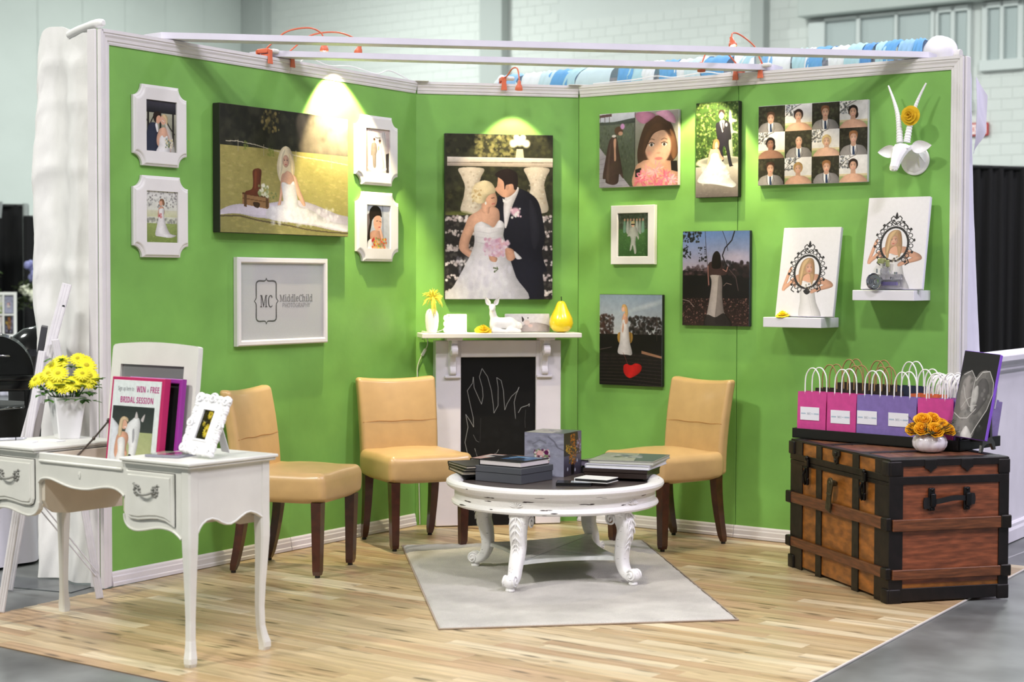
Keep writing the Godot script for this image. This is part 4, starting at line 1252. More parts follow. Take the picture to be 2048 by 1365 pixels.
func pic_heart() -> ImageTexture:
	var p := Pic.new(300, 372, Color(0.08, 0.07, 0.07), 17)
	p.grad(0, 0, 100, 60, Color(0.55, 0.62, 0.7), Color(0.76, 0.76, 0.78))
	p.ell(80, 14, 40, 5, Color(0.85, 0.86, 0.88), 0.6, 1.0, -0.25); p.ell(40, 24, 40, 5, Color(0.7, 0.74, 0.78), 0.5, 1.0, -0.2)
	p.spray(48, 30, 100, 60, 300, 1, 3.5, [Color(0.15, 0.13, 0.13), Color(0.24, 0.2, 0.2), Color(0.09, 0.08, 0.08)], 0.7)
	p.spray(0, 28, 22, 56, 120, 1, 3.5, [Color(0.15, 0.11, 0.1), Color(0.25, 0.16, 0.14)], 0.7)
	p.grad(0, 54, 100, 84, Color(0.07, 0.06, 0.06), Color(0.09, 0.08, 0.07))
	p.grad(0, 80, 100, 126, Color(0.12, 0.1, 0.1), Color(0.08, 0.07, 0.07))
	for k in 9: p.line([0, 84 + k * 4.6, 50, 82.5 + k * 4.8, 100, 84 + k * 5.0], 0.5 + k * 0.05, Color(0.3, 0.25, 0.24), 0.6)
	p.poly([68, 76, 100, 83, 100, 86, 68, 80], Color(0.62, 0.46, 0.36)); p.line([0, 76, 20, 72], 1.0, Color(0.3, 0.26, 0.26)); p.line([92, 28, 92, 62], 0.5, Color(0.3, 0.25, 0.22))
	p.blob([31, 52, 52, 52, 51, 66, 32, 66], Color(0.75, 0.58, 0.28)); for x in [33, 49]: p.poly([x, 52, x + 1.4, 52, x + 1.4, 66, x, 66], Color(0.4, 0.28, 0.14))
	p.blob([36, 36, 39, 26, 44, 26, 46, 34, 45, 44, 40, 48, 37, 46], SKIN)
	p.blob([38, 34, 44, 36, 47, 46, 49, 64, 53, 81, 44, 82, 30, 80, 33, 64, 34, 48, 36, 38], Color(0.86, 0.84, 0.86))
	p.blob([38, 38, 39.5, 44, 38, 52, 36.6, 48], SKIN.darkened(0.05)); p.blob([41, 30, 44.5, 32, 44, 40, 41, 38], SKIN.darkened(0.1))
	p.ell(38.4, 19.5, 3.2, 4.4, SKIN.lightened(0.1), 1, 0.2); p.blob([36, 18, 37.5, 13.6, 42, 13.5, 45, 18, 46, 27, 43, 30, 41, 24, 40, 17], Color(0.8, 0.64, 0.42))
	p.line([38, 79, 42, 86, 46, 95], 0.5, Color(0.55, 0.3, 0.28))
	p.blob([39, 101, 40, 96.5, 45, 94.5, 51, 96.5, 58, 93.6, 66, 95, 68.5, 100, 64, 107, 52, 113.5, 45, 112.5, 40, 107], Color(0.8, 0.12, 0.12))
	return p.tex()

func pic_oval(k: int) -> ImageTexture:
	var p := Pic.new(300, 444, Color(0.93, 0.92, 0.94), 18 + k)
	p.grain = 0.012
	var y := 72.0 + k * 2.0
	var x := 49.0
	# dress, arms
	p.blob([x - 10, y + 22, x + 6, y + 20, x + 14, y + 30, x + 20, y + 52, x + 30, y + 78, x - 6, y + 78, x - 8, y + 50], Color(0.885, 0.875, 0.88))
	for i in 4: p.line([x + 4 + i * 4, y + 36 + i * 4, x + 10 + i * 4, y + 56, x + 17 + i * 4, y + 78], 0.7, Color(0.78, 0.76, 0.76), 0.5)
	p.blob([x - 22, y + 14, x - 14, y + 6, x + 18, y + 6, x + 24, y + 12, x + 22, y + 26, x - 18, y + 28], SKIN)
	p.blob([x - 17, y + 22, x - 6, y + 17, x + 6, y + 20, x + 16, y + 16, x + 16, y + 30, x - 14, y + 30], Color(0.93, 0.91, 0.91))
	p.blob([x - 20, y + 18, x - 34, y + 30, x - 38, y + 34, x - 42, y + 30, x - 34, y + 2, x - 30, y - 6, x - 27, y - 4, x - 32, y + 14, x - 34, y + 22, x - 24, y + 12], SKIN)
	p.blob([x + 22, y + 12, x + 38, y + 16, x + 46, y + 22, x + 44, y + 28, x + 22, y + 34, x + 10, y + 38, x + 10, y + 32, x + 30, y + 24, x + 20, y + 22], SKIN.darkened(0.08))
	# hair and face
	p.blob([x - 12, y + 22, x - 15, y + 4, x - 11, y - 14, x - 2, y - 21, x + 8, y - 19, x + 12, y - 6, x + 13, y + 10, x + 9, y + 24, x + 4, y + 6, x - 6, y + 10, x - 8, y + 24], Color(0.74, 0.6, 0.45))
	p.face(x + (2.0 if k == 0 else -1.0), y - 4, 7.2, SKIN.lightened(0.06), Color(0.55, 0.4, 0.28), 0.5 if k == 0 else -0.3, 0.2)
	p.blob([x - 11, y - 6, x - 8, y - 16, x + 2, y - 20, x, y - 13, x - 5, y - 6, x - 8, y + 12, x - 12, y + 16], Color(0.83, 0.7, 0.53)); p.blob([x + 4, y - 17, x + 10, y - 10, x + 11, y + 8, x + 8, y - 2], Color(0.68, 0.52, 0.38))
	# black scrolled oval frame
	var bl := Color(0.17, 0.16, 0.17)
	var pts := []
	for i in 37:
		var a := TAU * i / 36
		pts.append(x + cos(a) * 22.5); pts.append(y + 2 + sin(a) * 27.5)
	p.line(pts, 3.6, bl)
	for i in 22:
		var a := -PI / 2 + (i - 10.5) * 0.26
		if absf(a - PI / 2) < 0.5: continue
		var c := Vector2(x + cos(a) * 27.5, y + 1 + sin(a) * 33.0)
		var q := []
		for j in 9:
			var b := a + PI + j * 0.75
			q.append(c.x + cos(b) * 3.4); q.append(c.y + sin(b) * 3.4)
		p.line(q, 1.2, bl)
		if i % 2 == 0: p.ell(c.x + cos(a) * 5, c.y + sin(a) * 5, 1.5, 2.6, bl, 1, 0.1, a)
	for s in [-1, 1]:
		p.line([x, y - 30, x + s * 7, y - 34, x + s * 9, y - 40, x + s * 5, y - 44, x + s * 2, y - 40], 1.5, bl); p.line([x + s * 9, y - 36, x + s * 16, y - 30, x + s * 20, y - 24, x + s * 24, y - 20], 1.5, bl)
		p.line([x + s * 22, y + 24, x + s * 26, y + 32, x + s * 20, y + 36], 1.6, bl)
	p.blob([x - 2.5, y - 42, x, y - 50, x + 2.5, y - 42, x, y - 38], bl)
	if k == 0: p.blob([x - 4, y + 34, x + 4, y + 30, x + 8, y + 36, x + 2, y + 40], bl)
	# bow of ribbon and flowers under her arm
	p.spray(x - 2, y + 22, x + 10, y + 34, 14, 1, 2.4, [Color(0.55, 0.5, 0.42), Color(0.9, 0.89, 0.88), Color(0.3, 0.28, 0.25)], 0.8)
	return p.tex()

func pic_small(k: String) -> ImageTexture:
	var p := Pic.new(150, 186, Color(0.5, 0.5, 0.45), 40)
	var wht := Color(0.94, 0.93, 0.93)
	if k == "pavilion":
		p.grad(0, 0, 100, 30, Color(0.3, 0.29, 0.34), Color(0.13, 0.13, 0.15)); p.grad(0, 30, 100, 126, Color(0.7, 0.7, 0.62), Color(0.42, 0.42, 0.36))
		for x in [6, 46, 88]: p.poly([x, 26, x + 6, 26, x + 6, 110, x, 110], Color(0.16, 0.14, 0.14))
		p.line([0, 44, 14, 60, 26, 40, 44, 34], 3, Color(0.17, 0.15, 0.15)); p.line([60, 36, 80, 64, 96, 80], 3, Color(0.17, 0.15, 0.15))
		p.blob([0, 126, 2, 90, 10, 62, 24, 54, 38, 60, 44, 90, 46, 126], Color(0.2, 0.22, 0.3)); p.blob([32, 58, 40, 56, 42, 74, 37, 76], wht)
		p.ell(41, 44, 10, 13, SKIN, 1, 0.15); p.blob([27, 48, 26, 34, 34, 27, 46, 28, 50, 36, 42, 36, 36, 42, 34, 54], Color(0.18, 0.13, 0.12))
		p.blob([40, 80, 50, 66, 70, 66, 80, 84, 84, 120, 60, 124, 40, 110, 36, 96], SKIN.lightened(0.1)); p.ell(58, 46, 10, 13, SKIN.lightened(0.1), 1, 0.15); p.blob([54, 36, 62, 32, 72, 38, 72, 54, 68, 62, 66, 46], Color(0.85, 0.75, 0.58)); p.blob([64, 54, 84, 74, 98, 126, 84, 126, 76, 90], Color(0.9, 0.88, 0.88), 0.6)
		p.blob([46, 92, 54, 84, 62, 88, 72, 84, 76, 100, 78, 126, 36, 126, 44, 108], wht); p.line([54, 47, 61, 50], 1.4, Color(0.97, 0.95, 0.93)); p.spray(66, 92, 90, 114, 40, 2, 4, [Color(0.85, 0.8, 0.55), Color(0.5, 0.6, 0.6), Color(0.9, 0.87, 0.8), Color(0.4, 0.45, 0.3)], 0.9)
	elif k == "meadow":
		p.grad(0, 0, 100, 126, Color(0.93, 0.93, 0.92), Color(0.8, 0.82, 0.7)); p.spray(0, 0, 100, 40, 130, 1, 4, [Color(0.5, 0.5, 0.5), Color(0.75, 0.76, 0.74), Color(0.35, 0.33, 0.34)], 0.5)
		p.grad(0, 46, 100, 62, Color(0.86, 0.86, 0.76), Color(0.83, 0.84, 0.68)); p.spray(0, 66, 100, 78, 60, 2, 5, [Color(0.62, 0.62, 0.6), Color(0.5, 0.52, 0.46)], 0.6); p.grad(0, 78, 100, 126, Color(0.62, 0.68, 0.42), Color(0.5, 0.58, 0.3))
		p.spray(0, 78, 100, 124, 120, 1, 3, [Color(0.7, 0.75, 0.45), Color(0.42, 0.5, 0.25)], 0.5, 0.5)
		p.blob([40, 44, 46, 38, 56, 38, 60, 50, 54, 62, 44, 64, 38, 62], SKIN); p.ell(48, 28, 6, 8.5, SKIN, 1, 0.2); p.blob([44, 24, 48, 18, 57, 20, 60, 30, 54, 34, 52, 24], Color(0.55, 0.4, 0.3))
		p.blob([42, 44, 58, 42, 58, 58, 64, 80, 78, 102, 98, 106, 80, 112, 46, 110, 30, 106, 36, 80, 42, 58], wht); p.spray(40, 54, 50, 64, 12, 2, 4, [Color(0.85, 0.6, 0.6), Color(0.7, 0.3, 0.35)], 0.9)
	elif k == "doorway":
		p.grad(0, 0, 100, 126, Color(0.86, 0.78, 0.76), Color(0.7, 0.66, 0.68)); p.poly([0, 0, 10, 0, 12, 126, 0, 126], Color(0.66, 0.56, 0.54)); p.poly([14, 10, 86, 10, 88, 112, 12, 112], Color(0.93, 0.91, 0.91)); p.poly([86, 70, 100, 66, 100, 126, 88, 126], Color(0.2, 0.18, 0.2))
		p.ell(50, 112, 42, 12, Color(0.87, 0.85, 0.87), 1, 0.1); p.line([40, 24, 50, 26, 64, 25], 2.5, Color(0.3, 0.28, 0.32)); p.blob([16, 14, 30, 12, 22, 60, 18, 100], Color(0.8, 0.78, 0.78)); p.blob([70, 12, 84, 14, 86, 90, 78, 50], Color(0.82, 0.8, 0.8))
		p.blob([26, 46, 34, 40, 46, 42, 50, 62, 46, 74, 44, 108, 34, 108, 30, 78, 24, 76], Color(0.6, 0.55, 0.52)); p.ell(38, 34, 5, 7, SKIN.lightened(0.1), 1, 0.2); p.ell(38, 30, 5, 4, Color(0.3, 0.2, 0.17))
		p.blob([54, 48, 60, 44, 68, 48, 70, 66, 80, 108, 46, 108, 52, 72], wht); p.ell(61, 37, 4.6, 6, SKIN.lightened(0.1), 1, 0.2); p.ell(61, 33, 5, 5, Color(0.35, 0.25, 0.2)); p.blob([54, 50, 58, 48, 58, 60, 52, 60], SKIN)
	elif k == "braid":
		p.grad(0, 0, 100, 126, Color(0.78, 0.8, 0.84), Color(0.7, 0.72, 0.75)); p.poly([66, 0, 72, 0, 76, 126, 68, 126], Color(0.62, 0.64, 0.68)); p.poly([0, 30, 14, 24, 10, 126, 0, 126], Color(0.45, 0.4, 0.4))
		p.blob([4, 126, 10, 92, 22, 76, 46, 72, 64, 82, 72, 126], SKIN.darkened(0.1)); p.ell(48, 50, 18, 25, SKIN, 1, 0.1)
		p.blob([14, 50, 14, 20, 28, 4, 48, 3, 62, 14, 66, 34, 56, 30, 40, 32, 26, 44, 22, 60, 16, 84, 20, 112, 12, 124, 2, 112, 8, 80], Color(0.15, 0.11, 0.1))
		p.line([42, 46, 50, 45], 1.6, Color(0.15, 0.1, 0.1)); p.line([56, 46, 64, 48], 1.6, Color(0.15, 0.1, 0.1)); p.ell(56, 63, 5, 2.2, Color(0.75, 0.35, 0.35)); p.blob([4, 126, 8, 104, 24, 98, 30, 126], wht)
		p.blob([56, 70, 62, 66, 74, 98, 66, 106], SKIN.lightened(0.12)); p.spray(26, 94, 86, 124, 90, 2, 5, [Color(0.85, 0.35, 0.2), Color(0.93, 0.7, 0.25), Color(0.75, 0.2, 0.2), Color(0.5, 0.6, 0.35), Color(0.8, 0.75, 0.6)], 0.9)
	elif k == "lawn":
		p.grad(0, 0, 100, 150, Color(0.3, 0.34, 0.28), Color(0.22, 0.34, 0.2)); p.spray(0, 0, 100, 40, 160, 2, 5, [Color(0.2, 0.24, 0.19), Color(0.4, 0.44, 0.38), Color(0.3, 0.33, 0.28)], 0.6); p.grad(0, 46, 100, 130, Color(0.3, 0.46, 0.25), Color(0.2, 0.33, 0.17)); p.spray(0, 46, 100, 126, 260, 1, 4, [Color(0.36, 0.52, 0.3), Color(0.2, 0.34, 0.18)], 0.4, 0.5)
		for i in 7: p.blob([18 + i * 10, 24, 24 + i * 10, 24, 26 + i * 10, 52 + i % 2 * 6, 16 + i * 10, 54], [Color(0.45, 0.6, 0.52), Color(0.66, 0.68, 0.66), Color(0.56, 0.6, 0.57)][i % 3]); p.ell(21 + i * 10, 19, 3.4, 4.4, SKIN.darkened(0.1), 1, 0.3)
		p.blob([36, 48, 44, 40, 58, 40, 68, 66, 66, 76, 60, 66, 57, 84, 60, 110, 54, 116, 48, 92, 44, 104, 38, 106, 42, 78, 38, 66, 30, 66], Color(0.68, 0.69, 0.66)); p.ell(48, 32, 6.5, 8.5, SKIN.lightened(0.1), 1, 0.2); p.ell(48, 27, 6.5, 5, Color(0.75, 0.68, 0.5)); p.poly([42, 31, 55, 31, 55, 34, 42, 34], Color(0.12, 0.12, 0.12))
	elif k == "horse":
		p.grad(0, 0, 100, 58, Color(0.2, 0.23, 0.22), Color(0.26, 0.29, 0.27)); p.grad(0, 52, 100, 140, Color(0.68, 0.72, 0.52), Color(0.75, 0.77, 0.58))
		p.blob([-4, 34, 8, 32, 22, 50, 30, 90, 24, 128, -4, 128], Color(0.88, 0.9, 0.93))
		p.blob([38, 38, 50, 26, 56, 22, 66, 24, 70, 40, 68, 66, 64, 96, 58, 108, 48, 104, 46, 80, 40, 70, 34, 60], Color(0.93, 0.94, 0.95)); p.blob([55, 24, 58, 10, 63, 22], Color(0.8, 0.78, 0.78)); p.blob([70, 26, 79, 14, 76, 30], Color(0.8, 0.78, 0.78)); p.blob([52, 50, 56, 46, 58, 66, 54, 74], Color(0.5, 0.5, 0.53), 0.6); p.blob([48, 98, 58, 104, 68, 118, 50, 122, 40, 118], Color(0.2, 0.18, 0.18))
		p.blob([14, 66, 22, 54, 38, 54, 44, 66, 40, 84, 44, 96, 40, 102, 30, 92, 24, 100, 34, 116, 42, 122, 36, 128, 24, 118, 12, 98], SKIN); p.blob([18, 70, 28, 64, 36, 70, 38, 100, 46, 128, 10, 128, 20, 96], Color(0.95, 0.95, 0.95))
		p.ell(31, 38, 8, 11, SKIN.lightened(0.08), 1, 0.2); p.blob([18, 60, 19, 32, 26, 22, 38, 24, 40, 32, 30, 28, 27, 42, 26, 60], Color(0.85, 0.76, 0.62)); p.ell(34, 43, 2.6, 1.2, Color(0.97, 0.9, 0.9))
		p.spray(30, 114, 46, 124, 14, 1, 3, [Color(0.75, 0.2, 0.2), Color(0.3, 0.4, 0.2), Color(0.9, 0.85, 0.8)], 0.9)
	elif k == "daisies":
		p.grad(0, 0, 100, 126, Color(0.22, 0.2, 0.1), Color(0.14, 0.14, 0.07))
		for q in [[60, 16, 22], [70, 84, 30], [30, 58, 12], [88, 40, 12]]:
			for i in 16: p.ell(q[0] + cos(i * 0.4) * q[2] * 0.6, q[1] + sin(i * 0.4) * q[2] * 0.6, q[2] * 0.45, q[2] * 0.13, Color(0.85, 0.75, 0.15).lightened(0.12 * (i % 3)), 0.95, 0.2, i * 0.4)
			p.ell(q[0], q[1], q[2] * 0.25, q[2] * 0.25, Color(0.45, 0.36, 0.1))
		p.spray(0, 0, 40, 126, 70, 2, 6, [Color(0.1, 0.13, 0.07), Color(0.3, 0.3, 0.14)], 0.5); p.line([10, 46, 40, 52, 50, 46], 1.2, Color(0.85, 0.85, 0.8), 0.7)
	elif k == "veil":
		p = Pic.new(200, 300, Color(0.1, 0.1, 0.1), 43)
		var g1 := Color(0.8, 0.79, 0.78)
		p.blob([4, 150, 2, 60, 10, 40, 30, 34, 44, 44, 54, 34, 74, 30, 92, 44, 98, 66, 90, 96, 70, 128, 58, 152], Color(0.45, 0.44, 0.43))
		p.blob([10, 80, 12, 52, 26, 42, 38, 52, 40, 80, 34, 104, 18, 104], Color(0.6, 0.58, 0.57)); p.blob([48, 90, 52, 56, 66, 44, 82, 52, 88, 72, 76, 92, 60, 108, 50, 106], Color(0.36, 0.35, 0.35)); p.blob([42, 70, 54, 58, 60, 76, 54, 100, 44, 104], Color(0.75, 0.74, 0.73))
		p.blob([14, 150, 16, 110, 36, 102, 56, 112, 62, 150], Color(0.55, 0.54, 0.53)); p.spray(8, 40, 90, 140, 40, 3, 8, [Color(0.7, 0.69, 0.68), Color(0.3, 0.3, 0.3)], 0.3)
		p.line([10, 42, 30, 33, 44, 46, 42, 70, 46, 90], 1.4, g1); p.line([46, 50, 60, 34, 80, 31, 96, 50, 99, 70, 90, 98, 66, 132, 56, 150], 1.8, g1); p.line([2, 110, 20, 118, 40, 116, 60, 98], 1.6, g1); p.line([14, 60, 24, 80, 40, 96, 60, 92], 1.2, g1); p.line([18, 100, 30, 84, 44, 78], 1.0, g1)
		p.blob([30, 150, 40, 130, 56, 140, 60, 150], Color(0.9, 0.89, 0.88)); p.poly([0, 0, 100, 0, 100, 28, 60, 24, 0, 30], Color(0.09, 0.09, 0.09), 0.8)
	elif k == "bouquet":
		p.grad(0, 0, 100, 126, Color(0.6, 0.6, 0.68), Color(0.66, 0.67, 0.76)); p.spray(0, 0, 100, 70, 60, 5, 14, [Color(0.42, 0.42, 0.47), Color(0.76, 0.77, 0.83), Color(0.55, 0.55, 0.6)], 0.3, 0.5); p.line([60, 10, 76, 24, 84, 40, 100, 48], 4, Color(0.36, 0.35, 0.4), 0.5); p.line([20, 34, 40, 20, 56, 30], 4, Color(0.4, 0.4, 0.44), 0.4)
		p.ell(44, 66, 21, 20, Color(0.36, 0.4, 0.32), 1, 0.3); p.spray(26, 48, 62, 84, 110, 2, 5, [Color(0.93, 0.85, 0.85), Color(0.9, 0.6, 0.66), Color(0.4, 0.16, 0.34), Color(0.5, 0.56, 0.42), Color(0.96, 0.95, 0.93)], 0.9); p.ell(40, 58, 8, 8, Color(0.93, 0.72, 0.72)); p.ell(48, 76, 8, 6, Color(0.96, 0.95, 0.93)); p.ell(56, 56, 6, 7, Color(0.4, 0.12, 0.32)); p.spray(34, 84, 56, 92, 14, 1, 3, [Color(0.2, 0.24, 0.17)], 0.9)
	elif k == "wildflowers":
		p.grad(0, 0, 100, 70, Color(0.13, 0.16, 0.16), Color(0.2, 0.2, 0.25)); p.grad(0, 66, 100, 126, Color(0.36, 0.36, 0.45), Color(0.25, 0.22, 0.25)); p.poly([72, 0, 78, 0, 90, 60, 100, 60, 100, 0], Color(0.6, 0.6, 0.75), 0.6)
		p.poly([40, 90, 60, 90, 58, 122, 42, 122], Color(0.12, 0.1, 0.1)); p.spray(30, 40, 70, 92, 120, 1.5, 4, [Color(0.85, 0.55, 0.12), Color(0.9, 0.7, 0.2), Color(0.65, 0.36, 0.1), Color(0.3, 0.33, 0.17)], 0.9); p.spray(38, 6, 62, 40, 60, 1.5, 4, [Color(0.8, 0.48, 0.12), Color(0.5, 0.26, 0.1)], 0.9); p.spray(12, 34, 34, 60, 40, 1.5, 4, [Color(0.85, 0.68, 0.2), Color(0.6, 0.48, 0.17)], 0.9); p.spray(70, 24, 96, 64, 30, 2, 5, [Color(0.6, 0.4, 0.45), Color(0.7, 0.7, 0.83)], 0.7)
		for q in [[22, 104], [76, 84], [64, 110]]: p.ell(q[0], q[1], 5, 7, Color(0.8, 0.82, 0.9), 0.9, 0.5)
	elif k == "sleeping":
		p = Pic.new(200, 90, Color(0.85, 0.84, 0.86), 44)
		p.grad(0, 0, 100, 45, Color(0.87, 0.86, 0.88), Color(0.8, 0.78, 0.79)); p.blob([30, 46, 38, 30, 60, 22, 90, 26, 102, 34, 102, 46], Color(0.7, 0.66, 0.66)); p.ell(48, 22, 8, 8, Color(0.83, 0.76, 0.75), 1, 0.3); p.blob([38, 20, 37, 6, 42, 14], Color(0.2, 0.17, 0.17)); p.ell(51, 10, 1.6, 1.6, Color(0.1, 0.1, 0.1)); p.ell(56, 30, 7, 5, Color(0.85, 0.74, 0.72), 1, 0.4)
	elif k == "flames":
		p = Pic.new(420, 930, Color(0.055, 0.055, 0.06), 45)
		p.spray(0, 0, 100, 221, 60, 6, 26, [Color(0.075, 0.075, 0.08), Color(0.045, 0.045, 0.05)], 0.3)
		var ck := Color(0.82, 0.82, 0.82)
		p.line([14, 150, 12, 138, 6, 112, 10, 92, 7, 75, 13, 84, 17.5, 92, 17, 80, 12, 58, 9, 44, 16, 34, 17, 26, 18, 40, 26, 58, 28, 62, 30, 52, 29, 40, 25, 26, 28.5, 15, 36, 26, 41, 44, 43.5, 62, 44.5, 74, 50, 64, 50, 40, 48, 27, 54, 31, 57, 44, 59, 70, 62, 62, 68, 52, 76, 45, 78, 40, 74, 50, 71.5, 60, 73.5, 82], 0.75, ck, 0.75)
		p.line([77, 74, 81, 67, 90, 64, 92, 62, 91.5, 66], 0.8, ck, 0.8); p.line([87, 70, 86, 84, 86.5, 94], 0.6, ck, 0.3); p.line([17, 102, 21, 110, 25, 112], 0.6, ck, 0.5); p.line([19, 120, 22, 130, 23, 142], 0.8, ck, 0.7); p.line([38, 130, 40, 142, 44, 136, 42, 144], 0.9, ck, 0.7); p.line([45, 128, 48, 127, 51, 122], 0.8, ck, 0.7); p.line([27, 80, 26, 112], 0.5, ck, 0.25); p.line([14, 150, 10, 156, 12, 160, 18, 158], 1.0, ck, 0.8)
		p.spray(20, 80, 80, 150, 40, 3, 9, [Color(0.12, 0.12, 0.13)], 0.25)
	return p.tex()

# ---- pictures on the walls
func canvas(w: String, u0: float, u1: float, v0: float, v1: float, d: float, tex: Texture2D, edge: Color, label: String, called := "canvas_print", group := "") -> Node3D:
	return canvas_at(wall_at(w, (u0 + u1) / 2, (v0 + v1) / 2, 0.002), u1 - u0, v1 - v0, d, tex, edge, label, called, group)

func canvas_at(tf: Transform3D, w: float, h: float, d: float, tex: Texture2D, edge: Color, label: String, called := "canvas_print", group := "") -> Node3D:
	var t := thing(called, label, "picture", tf, group)
	var g := G.new()
	g.box(Vector3(0, 0, d / 2), Vector3(w, h, d), 0.002)
	obj("wrapped_edge", g, mat(edge, 0.6, {"bump": 0.02, "bf": 0.4}), t)
	g = G.new()
	var x := w / 2 - 0.0015; var y := h / 2 - 0.0015
	var z := d + 0.0006
	g.quad(Vector3(-x, -y, z), Vector3(x, -y, z), Vector3(x, y, z), Vector3(-x, y, z))
	for s in [[Vector3(-x, -y, z), Vector3(x, -y, z)], [Vector3(x, -y, z), Vector3(x, y, z)], [Vector3(x, y, z), Vector3(-x, y, z)], [Vector3(-x, y, z), Vector3(-x, -y, z)]]:
		g.quad(s[0] - Vector3(0, 0, 0.0012), s[1] - Vector3(0, 0, 0.0012), s[1], s[0], Rect2(0.01, 0.01, 0.01, 0.01))
	obj("print", g, print_mat(tex, 0.5), t)
	return t

func scalloped_frame(u: float, v: float, w: float, h: float, tex: Texture2D, label: String):
	var t := thing("picture_frame", label, "picture frame", wall_at("L", u, v, 0.002), "scalloped white frames on the left booth wall")
	var iw := w * 0.285; var ih := h * 0.315
	var steps := [[0.0, 0.0], [0.0, 0.012], [0.004, 0.015], [0.007, 0.0155], [0.011, 0.021], [0.014, 0.022]]
	var n := 8
	var mk := func(inset: float, z: float) -> Array:
		var o := []
		var hw := w / 2 - inset; var hh := h / 2 - inset; var r := 0.052 + inset * 0.4
		for q in [[1, -1, 180, 90], [1, 1, 270, 180], [-1, 1, 360, 270], [-1, -1, 90, 0]]:
			for i in n + 1:
				var a := deg_to_rad(lerpf(q[2], q[3], float(i) / n))
				o.append(Vector3(q[0] * hw + cos(a) * r, q[1] * hh + sin(a) * r, z))
		return o
	var g := G.new()
	var rings := []
	for s in steps: rings.append(mk.call(s[0], s[1]))
	g.loft(rings, true, false, false)
	var last: Array = rings[-1]
	var cr := [Vector3(iw, -ih, 0.022), Vector3(iw, ih, 0.022), Vector3(-iw, ih, 0.022), Vector3(-iw, -ih, 0.022)]
	for k in 4:
		for i in n: g.tri(last[k * (n + 1) + i], last[k * (n + 1) + i + 1], cr[k])
		var a: Vector3 = last[k * (n + 1) + n]
		var b: Vector3 = last[((k + 1) % 4) * (n + 1)]
		g.quad(a, b, cr[(k + 1) % 4], cr[k])
		var lo := Vector3(0, 0, -0.008)
		g.quad(cr[k], cr[(k + 1) % 4], cr[(k + 1) % 4] + lo, cr[k] + lo)
	g.box(Vector3(0, 0, 0.004), Vector3(w * 0.75, h * 0.75, 0.008))
	obj("moulding", g, white, t)
	g = G.new()
	g.box(Vector3(0, 0, 0.011), Vector3(iw * 2, ih * 2, 0.006))
	obj("backing", g, mat(Color(0.3, 0.3, 0.3), 0.8), t)
	g = G.new()
	g.quad(Vector3(-iw, -ih, 0.0146), Vector3(iw, -ih, 0.0146), Vector3(iw, ih, 0.0146), Vector3(-iw, ih, 0.0146))
	obj("print", g, print_mat(tex, 0.35), t)

# a square frame of mitred rails round the opening
func rails(g: G, w: float, h: float, rail: float, d: float, z := 0.0, b := 0.003):
	var prof := [Vector2(0, z), Vector2(rail, z), Vector2(rail, z + d - b), Vector2(rail - b, z + d), Vector2(b, z + d), Vector2(0, z + d - b)]
	var c := [Vector2(-1, -1), Vector2(1, -1), Vector2(1, 1), Vector2(-1, 1)]
	for k in 4:
		var r := []
		for e in [c[k], c[(k + 1) % 4]]:
			var ring := []
			for v in prof: ring.append(Vector3(e.x * (w / 2 - rail + v.x), e.y * (h / 2 - rail + v.x), v.y))
			r.append(ring)
		for i in prof.size():
			var j := (i + 1) % prof.size()
			var m: Vector3 = (r[0][i] + r[0][j] + r[1][i] + r[1][j]) / 4
			var cen := Vector3()
			for ring in r:
				for q in ring: cen += q
			g.face([r[0][i], r[1][i], r[1][j], r[0][j]], m - cen / (prof.size() * 2))

